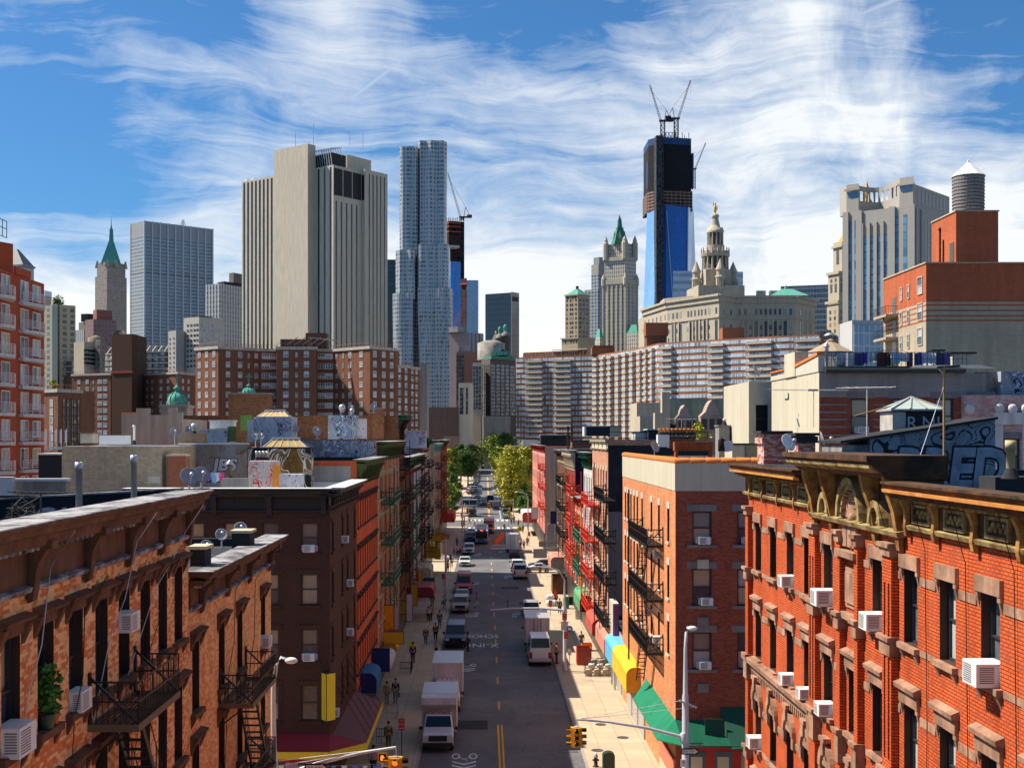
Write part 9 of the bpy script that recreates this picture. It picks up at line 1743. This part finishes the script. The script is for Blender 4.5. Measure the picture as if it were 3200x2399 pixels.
CL={k: plain('fabric '+k,c,.9) for k,c in dict(white=(.62,.62,.62),black=(.015,.015,.017),navy=(.02,.03,.08),blue=(.06,.12,.28),red=(.5,.04,.04),tan=(.42,.30,.15),pink=(.60,.30,.42),magenta=(.65,.04,.25),orange=(.75,.17,.03),camo=(.14,.12,.06),lilac=(.45,.28,.42),khaki=(.30,.25,.17),grey=(.25,.25,.26)).items()}
HAIR=plain('dark hair',(.015,.012,.01),.6)
def person(p,rz,ps,top,leg,label,hat=None,bag=None,sc_=1.0):
    body,sh,tr,toe,ank=POSES[ps];o=link(bpy.data.objects.new('person',body));o.location=p;o.rotation_euler=(0,0,rz);o.scale=(sc_,)*3;tag(o,label,'person')
    inst('shirt',sh,o,(0,0,0),0,CL[top]);inst('trousers',tr,o,(0,0,0),0,CL[leg])
    b=MB();b.ball((0,-.02,1.70),.105,10,6,0,(.95,1.08,.75) if hat else (.98,1.08,1.0));b.v=[(x,max(y,-.085) if z < 1.70 else y,max(z,1.62 if y > 0 else 1.69)) for x,y,z in b.v]
    if hat: b.box(-.08,-.2,1.70,.08,-.06,1.72)
    b.build('cap' if hat else 'hair',CL[hat] if hat else HAIR,o)
    for t_,a_ in zip(toe,ank): b=MB();b.tube([(a_[0],a_[1]+.07,a_[2]-.03),((a_[0]+t_[0])/2,(a_[1]+t_[1])/2,t_[2]+.02),(t_[0],t_[1]-.06,t_[2])],[.05,.055,.035],6);b.build('shoe',CL['black'],o)
    b=MB();b.ball((0,-.125,1.60),.02,6,4,0,(.8,1.2,1.3));b.build('nose',SKINT,o)
    if bag: b=MB();b.box(.22,-.12,.45,.34,.16,.80);tag(b.build('bag',CL[bag],loc=p,rz=rz),bag+' bag carried by the '+' '.join(label.split()[:7]),'bag')
    return o
PI=math.pi
for i,(u,v,rz,ps,top,leg,lab,hat,bag) in enumerate([
 (1491.6,1896,-PI/2,0,'tan','white','person in a tan shirt and white trousers crossing the road',None,None),(1388.5,1903.6,PI,0,'white','grey','person in a white cap and white shirt walking away by the tan suv','white','navy'),(1351,1904,PI,1,'black','khaki','person in black half hidden under the dark red awning',None,None),(1338,1946,PI,3,'white','navy','person in white beside one in red, shaded pavement',None,None),(1346,1944,PI,0,'red','black','person in a red top close behind the white one',None,None),
 (1374,1966,PI,1,'black','blue','person in a black shirt and blue jeans by the navy van',None,None),(1330.6,2017,0,0,'black','blue','person in a white cap and dark jacket walking toward the camera','white',None),(1361,2006,PI,3,'black','black','person all in black walking away beside the navy van',None,None),(1290,2076,PI,1,'black','navy','person in black with a navy skirt by the lime notice',None,None),(1461.5,2034,PI/2,2,'black','black','person in black looking at a phone beside the navy van',None,None),(1363,2052,0,1,'lilac','black','small person in a striped top behind the rear box truck',None,None),
 (1236,2201,0,1,'navy','khaki','person in a dark suit jacket with a blue bag by the railing',None,'blue'),(1209,2204,PI,1,'tan','khaki','person in a tan jacket beside the suited one',None,None),(1214,2345,PI,1,'camo','camo','person in a camouflage jacket walking away near the red parking sign',None,'white'),(1167,2432,PI,0,'lilac','black','person in a lilac blouse at the picture foot',None,None),
 (1419,1737,PI,1,'pink','blue','person in pink, leftmost of the three by the white suv',None,None),(1430,1740,PI,1,'magenta','black','person in magenta in the middle of three by the white suv',None,'red'),(1438,1737,PI,0,'grey','black','person in grey, last of the three by the white suv',None,None),(1428,1707,PI,1,'blue','navy','person in bright blue standing before the bus',None,None),(1399,1791,PI,1,'white','black','person in a white shirt on the sunny strip beside the lamp',None,None),(1411,1776,0,0,'white','grey','person in pale clothes behind the white sedan',None,None),
 (1736,1894,0,1,'orange','black','person in an orange shirt by the heap of bags',None,None),(1749,1921,0,0,'navy','navy','person in a dark suit walking on the sunny pavement',None,None),(1739,2077,PI/2,2,'grey','navy','person in grey leaning by the white cargo van',None,None),(1627,1714,PI,0,'white','black','person in white walking on the far sunny pavement',None,None),(1637,1718,0,1,'pink','black','person in a pale pink top on the far sunny pavement',None,None),(1648,1709,PI,3,'navy','navy','person in navy on the far sunny pavement',None,None),
 (1576,1659,0,1,'khaki','blue','person in khaki crossing alone at the second junction',None,None),(1598,1638,PI,1,'red','black','person in red at the far sunny corner',None,None),(1606,1636,PI,1,'camo','black','person in dark green at the far sunny corner',None,None),(1620,1645,PI,0,'orange','black','person in orange among the far corner crowd',None,None),(1634,1666,PI,0,'black','navy','person in black near the far school sign',None,None),(1443,1622,0,0,'black','black','person in black on the far shaded corner',None,None),(1468,1636,PI/2,0,'maroon' if 0 else 'red','navy','person in dark red crossing before the bus',None,None),(1482,1650,0,1,'white','tan','person in white at the far crossing by the bus',None,None)]):
    gx=ground(u,v);gx=(gx[0],gx[1],(.13 if (gx[0] < KL or gx[0] > KR) else 0)+gx[2]);person(gx,rz,ps,top,leg,lab,hat,bag,.97+.05*((i*7) % 3)-(.25 if 'small' in lab else 0))
# ---------------------------------------------------------------- pavement clutter
def crate(name,label,cat,u,v,w,d,h,mat,grp=None,z=.13): g=ground(u,v);b=MB();b.box(-w/2,0,0,w/2,.04,h);b.box(-w/2,d-.04,0,w/2,d,h);b.box(-w/2,.041,0,-w/2+.04,d-.041,h);b.box(w/2-.04,.041,0,w/2,d-.041,h);b.box(-w/2+.041,.041,.02,w/2-.041,d-.041,h*.8);return tag(b.build(name,mat,loc=(g[0],g[1],z)),label,cat,grp)
crate('news_kiosk','dark brown wooden stall against the sunny wall beyond the bags','stall',1750,1859,1.9,3.5,2.3,BROWN);crate('red_cabinet','red metal cabinet at the stair by the red awning','cabinet',1826,2082,1.3,1.4,1.5,plain('rusty red paint',(.36,.06,.04),.7));crate('orange_crate','orange plastic crate near the seated person','crate',1834,2038,1.0,.8,.7,plain('barrel orange',(.85,.16,.02),.6));crate('green_bin','dark green bin by the person in the suit','bin',1769,1905,.7,.7,1.2,GREENS);crate('black_bin','black bin against the sunny wall','bin',1781,1893,.9,.9,.9,BLACK);crate('grey_bin','grey waste bin under the green awning','bin',1808,1938,.7,.7,1.0,STEEL)
g=ground(1862,2118);T=thing('junk_cage','wire cage of cardboard and junk beside the mauve awning end','cage',(g[0]-.9,g[1],.13));b=MB()
for x in (0,1.2,2.4):
    for y in (0,1.3): b.box(x,y,0,x+.05,y+.05,1.35)
for z in (.05,.7,1.3): b.box(0,0,z,2.45,.05,z+.05);b.box(0,1.3,z,2.45,1.35,z+.05)
b.build('frame',plain('rusty cage',(.22,.09,.05),.8),T)
for k in range(9): b=MB();x,y,z=.1+.24*k,.2+.3*(k % 3),.02+.35*(k % 3);b.extr([(x,y,z),(x+.5,y+.1,z+.05),(x+.45,y+.1,z+.6),(x-.05,y,z+.5)],(.1,.45,.1));tag(b.build('cardboard_box',plain('junk %d' % (k % 3),[(.5,.42,.3),(.6,.58,.55),(.3,.25,.2)][k % 3],.8),loc=(g[0]-.9,g[1],.13)),'%s box heaped in the wire cage' % ('brown','white','dark')[k % 3],'box','boxes in the junk cage, '+('brown','white','dark')[k % 3])
for k in range(6): g=ground(1716+9*(k % 3),1896-5*(k//3));b=MB();b.ball((0,0,.38),.42,9,6,0,(1,.9,1));tag(b.build('rubbish_bag',plain('bag white',(.58,.62,.6),.5),loc=(g[0],g[1],.1+.5*(k//3))),'stuffed pale bag in the heap beside the orange shirted person','bag','heap of pale bags')
g=ground(1817,2033);o=person((g[0],g[1],.13),0,2,'navy','blue','person in navy standing by the orange crate under the red awning')
for u,v,n,lab in ((1200,2252,9,'grey railing round the steps beside the camouflage jacket'),(1250,2110,14,'black railing round the basement steps by the white canopy'),(1176,2330,5,'short black hoop railing beside the red awning')):
    g=ground(u,v);T=thing('step_railing',lab,'railing',(g[0],g[1],.13));b=MB();L=n*.16
    for z in (.5,1.0): b.box(0,0,z,.9,.03,z+.04);b.box(.9,0,z,.93,L*1.5,z+.04)
    for k in range(6): b.box(k*.17,0,0,k*.17+.025,.025,1.0)
    for k in range(n): b.box(.9,k*.24,0,.925,k*.24+.025,1.0)
    b.build('rail',STEEL if 'grey' in lab else BLACK,T)
# ---------------------------------------------------------------- trees
BARK=wall('bark',(.10,.075,.05),(.06,.045,.03),.6,.3,2.)
def tree(label,x,y,h,r,leaf,n,size,seed,zb=.3,clumps=16,sq=.8,name='street_tree'):
    rr=random.Random(seed);T=thing(name,label,'tree',(x,y,gz(y)));b=MB();b.tube([(0,0,0),(.1,.05,h*.3),(-.1,.1,h*.6),(.05,0,h*.85)],[r*.05+.08,r*.04+.05,r*.025+.03,.02],8);C=[]
    for k in range(clumps):
        a=k*2.4;zz=h*(zb+(1-zb)*(k+.5)/clumps);f=math.sin(math.pi*min(.97,max(.12,(zz/h-zb)/(1-zb)*.85+.12)));d_=r*f*(.35+.5*rr.random());c=(d_*math.cos(a),d_*math.sin(a),zz);C.append((c,r*(.28+.26*rr.random())*(.6+.5*f)));b.tube([(0,0,max(h*.18,zz-h*.2)),(c[0]*.5,c[1]*.5,zz-h*.08),c],[.08,.05,.02],5)
    b.build('trunk',BARK,T);b=MB()
    for c,cr in C: leaves(b,c,cr,n//clumps,size,rr,(1,1,sq))
    b.build('crown',leaf,T);return T
LY=plain('plane tree leaf',(.40,.38,.035),.6,0,.25,.55,.9);LG=plain('green street leaf',(.07,.17,.025),.6,0,.25,.55,.9);LD=plain('dark street leaf',(.075,.135,.025),.65,0,.25,.6,.5);LM=plain('mid leaf',(.22,.28,.035),.6,0,.25,.55,.6)
tree('big yellow green street tree bulging over the sunny pavement',X_(1598,330),330,Z_(1402,330)-gz(330),4.9,LY,6500,.34,3,.12,34);tree('second yellow green tree merging behind the big one',X_(1640,345),345,Z_(1388,345)-gz(345),3.6,LY,3600,.34,5,.35,18);tree('dark green young tree at the foot of the yellow ones',X_(1636,306),306,Z_(1512,306)-gz(306),2.4,LG,2600,.27,7,.15,14);tree('small green tree next to the dark young one',X_(1652,300),300,Z_(1545,300)-gz(300),1.7,LG,1500,.25,9,.2,10)
for i,(u,v,Y,r,m,lab) in enumerate(((1402,1405,326,3.0,LY,'yellowish tree right against the end of the shaded row'),(1420,1402,352,3.2,LM,'pale green tree second along the shaded kerb'),(1412,1450,318,2.6,LG,'low green tree at the end of the shaded row'),(1440,1392,470,5.0,LD,'dark tree further along the left kerb'),(1478,1398,520,6.5,LD,'dark tree closing the left of the street end'),(1436,1352,610,7,LD,'dark tree beside the brown concrete building'),(1492,1366,600,6,LD,'dark tree under the tan building at the street end'),(1545,1362,560,7.5,LM,'spreading mid green tree in front of the grey concrete block'),(1582,1358,540,7,LD,'dark spreading tree behind the big yellow one'),(1560,1400,470,5.2,LM,'green tree by the right kerb before the street end'),(1530,1402,610,5.0,LG,'green tree in the middle of the street end'),(1462,1425,430,4.2,LD,'dark low tree on the left kerb beyond the third crossing'))):
    tree(lab,X_(u,Y),Y,Z_(v,Y)-gz(Y),r,m,2600 if i < 3 else 2000,.32 if i < 3 else .5,20+i,.12 if i < 3 else .42,16)
T=tree('light green tree rising behind the roofs and the clay pots',X_(2180,150),150,Z_(1322,150),2.2,LY,1500,.22,44,.72,12)
tree('little tree on the terrace of the brown brick block',X_(173,300),299,Z_(1190,300),1.3,LY,400,.3,45,.9,6,.8,'terrace_tree')
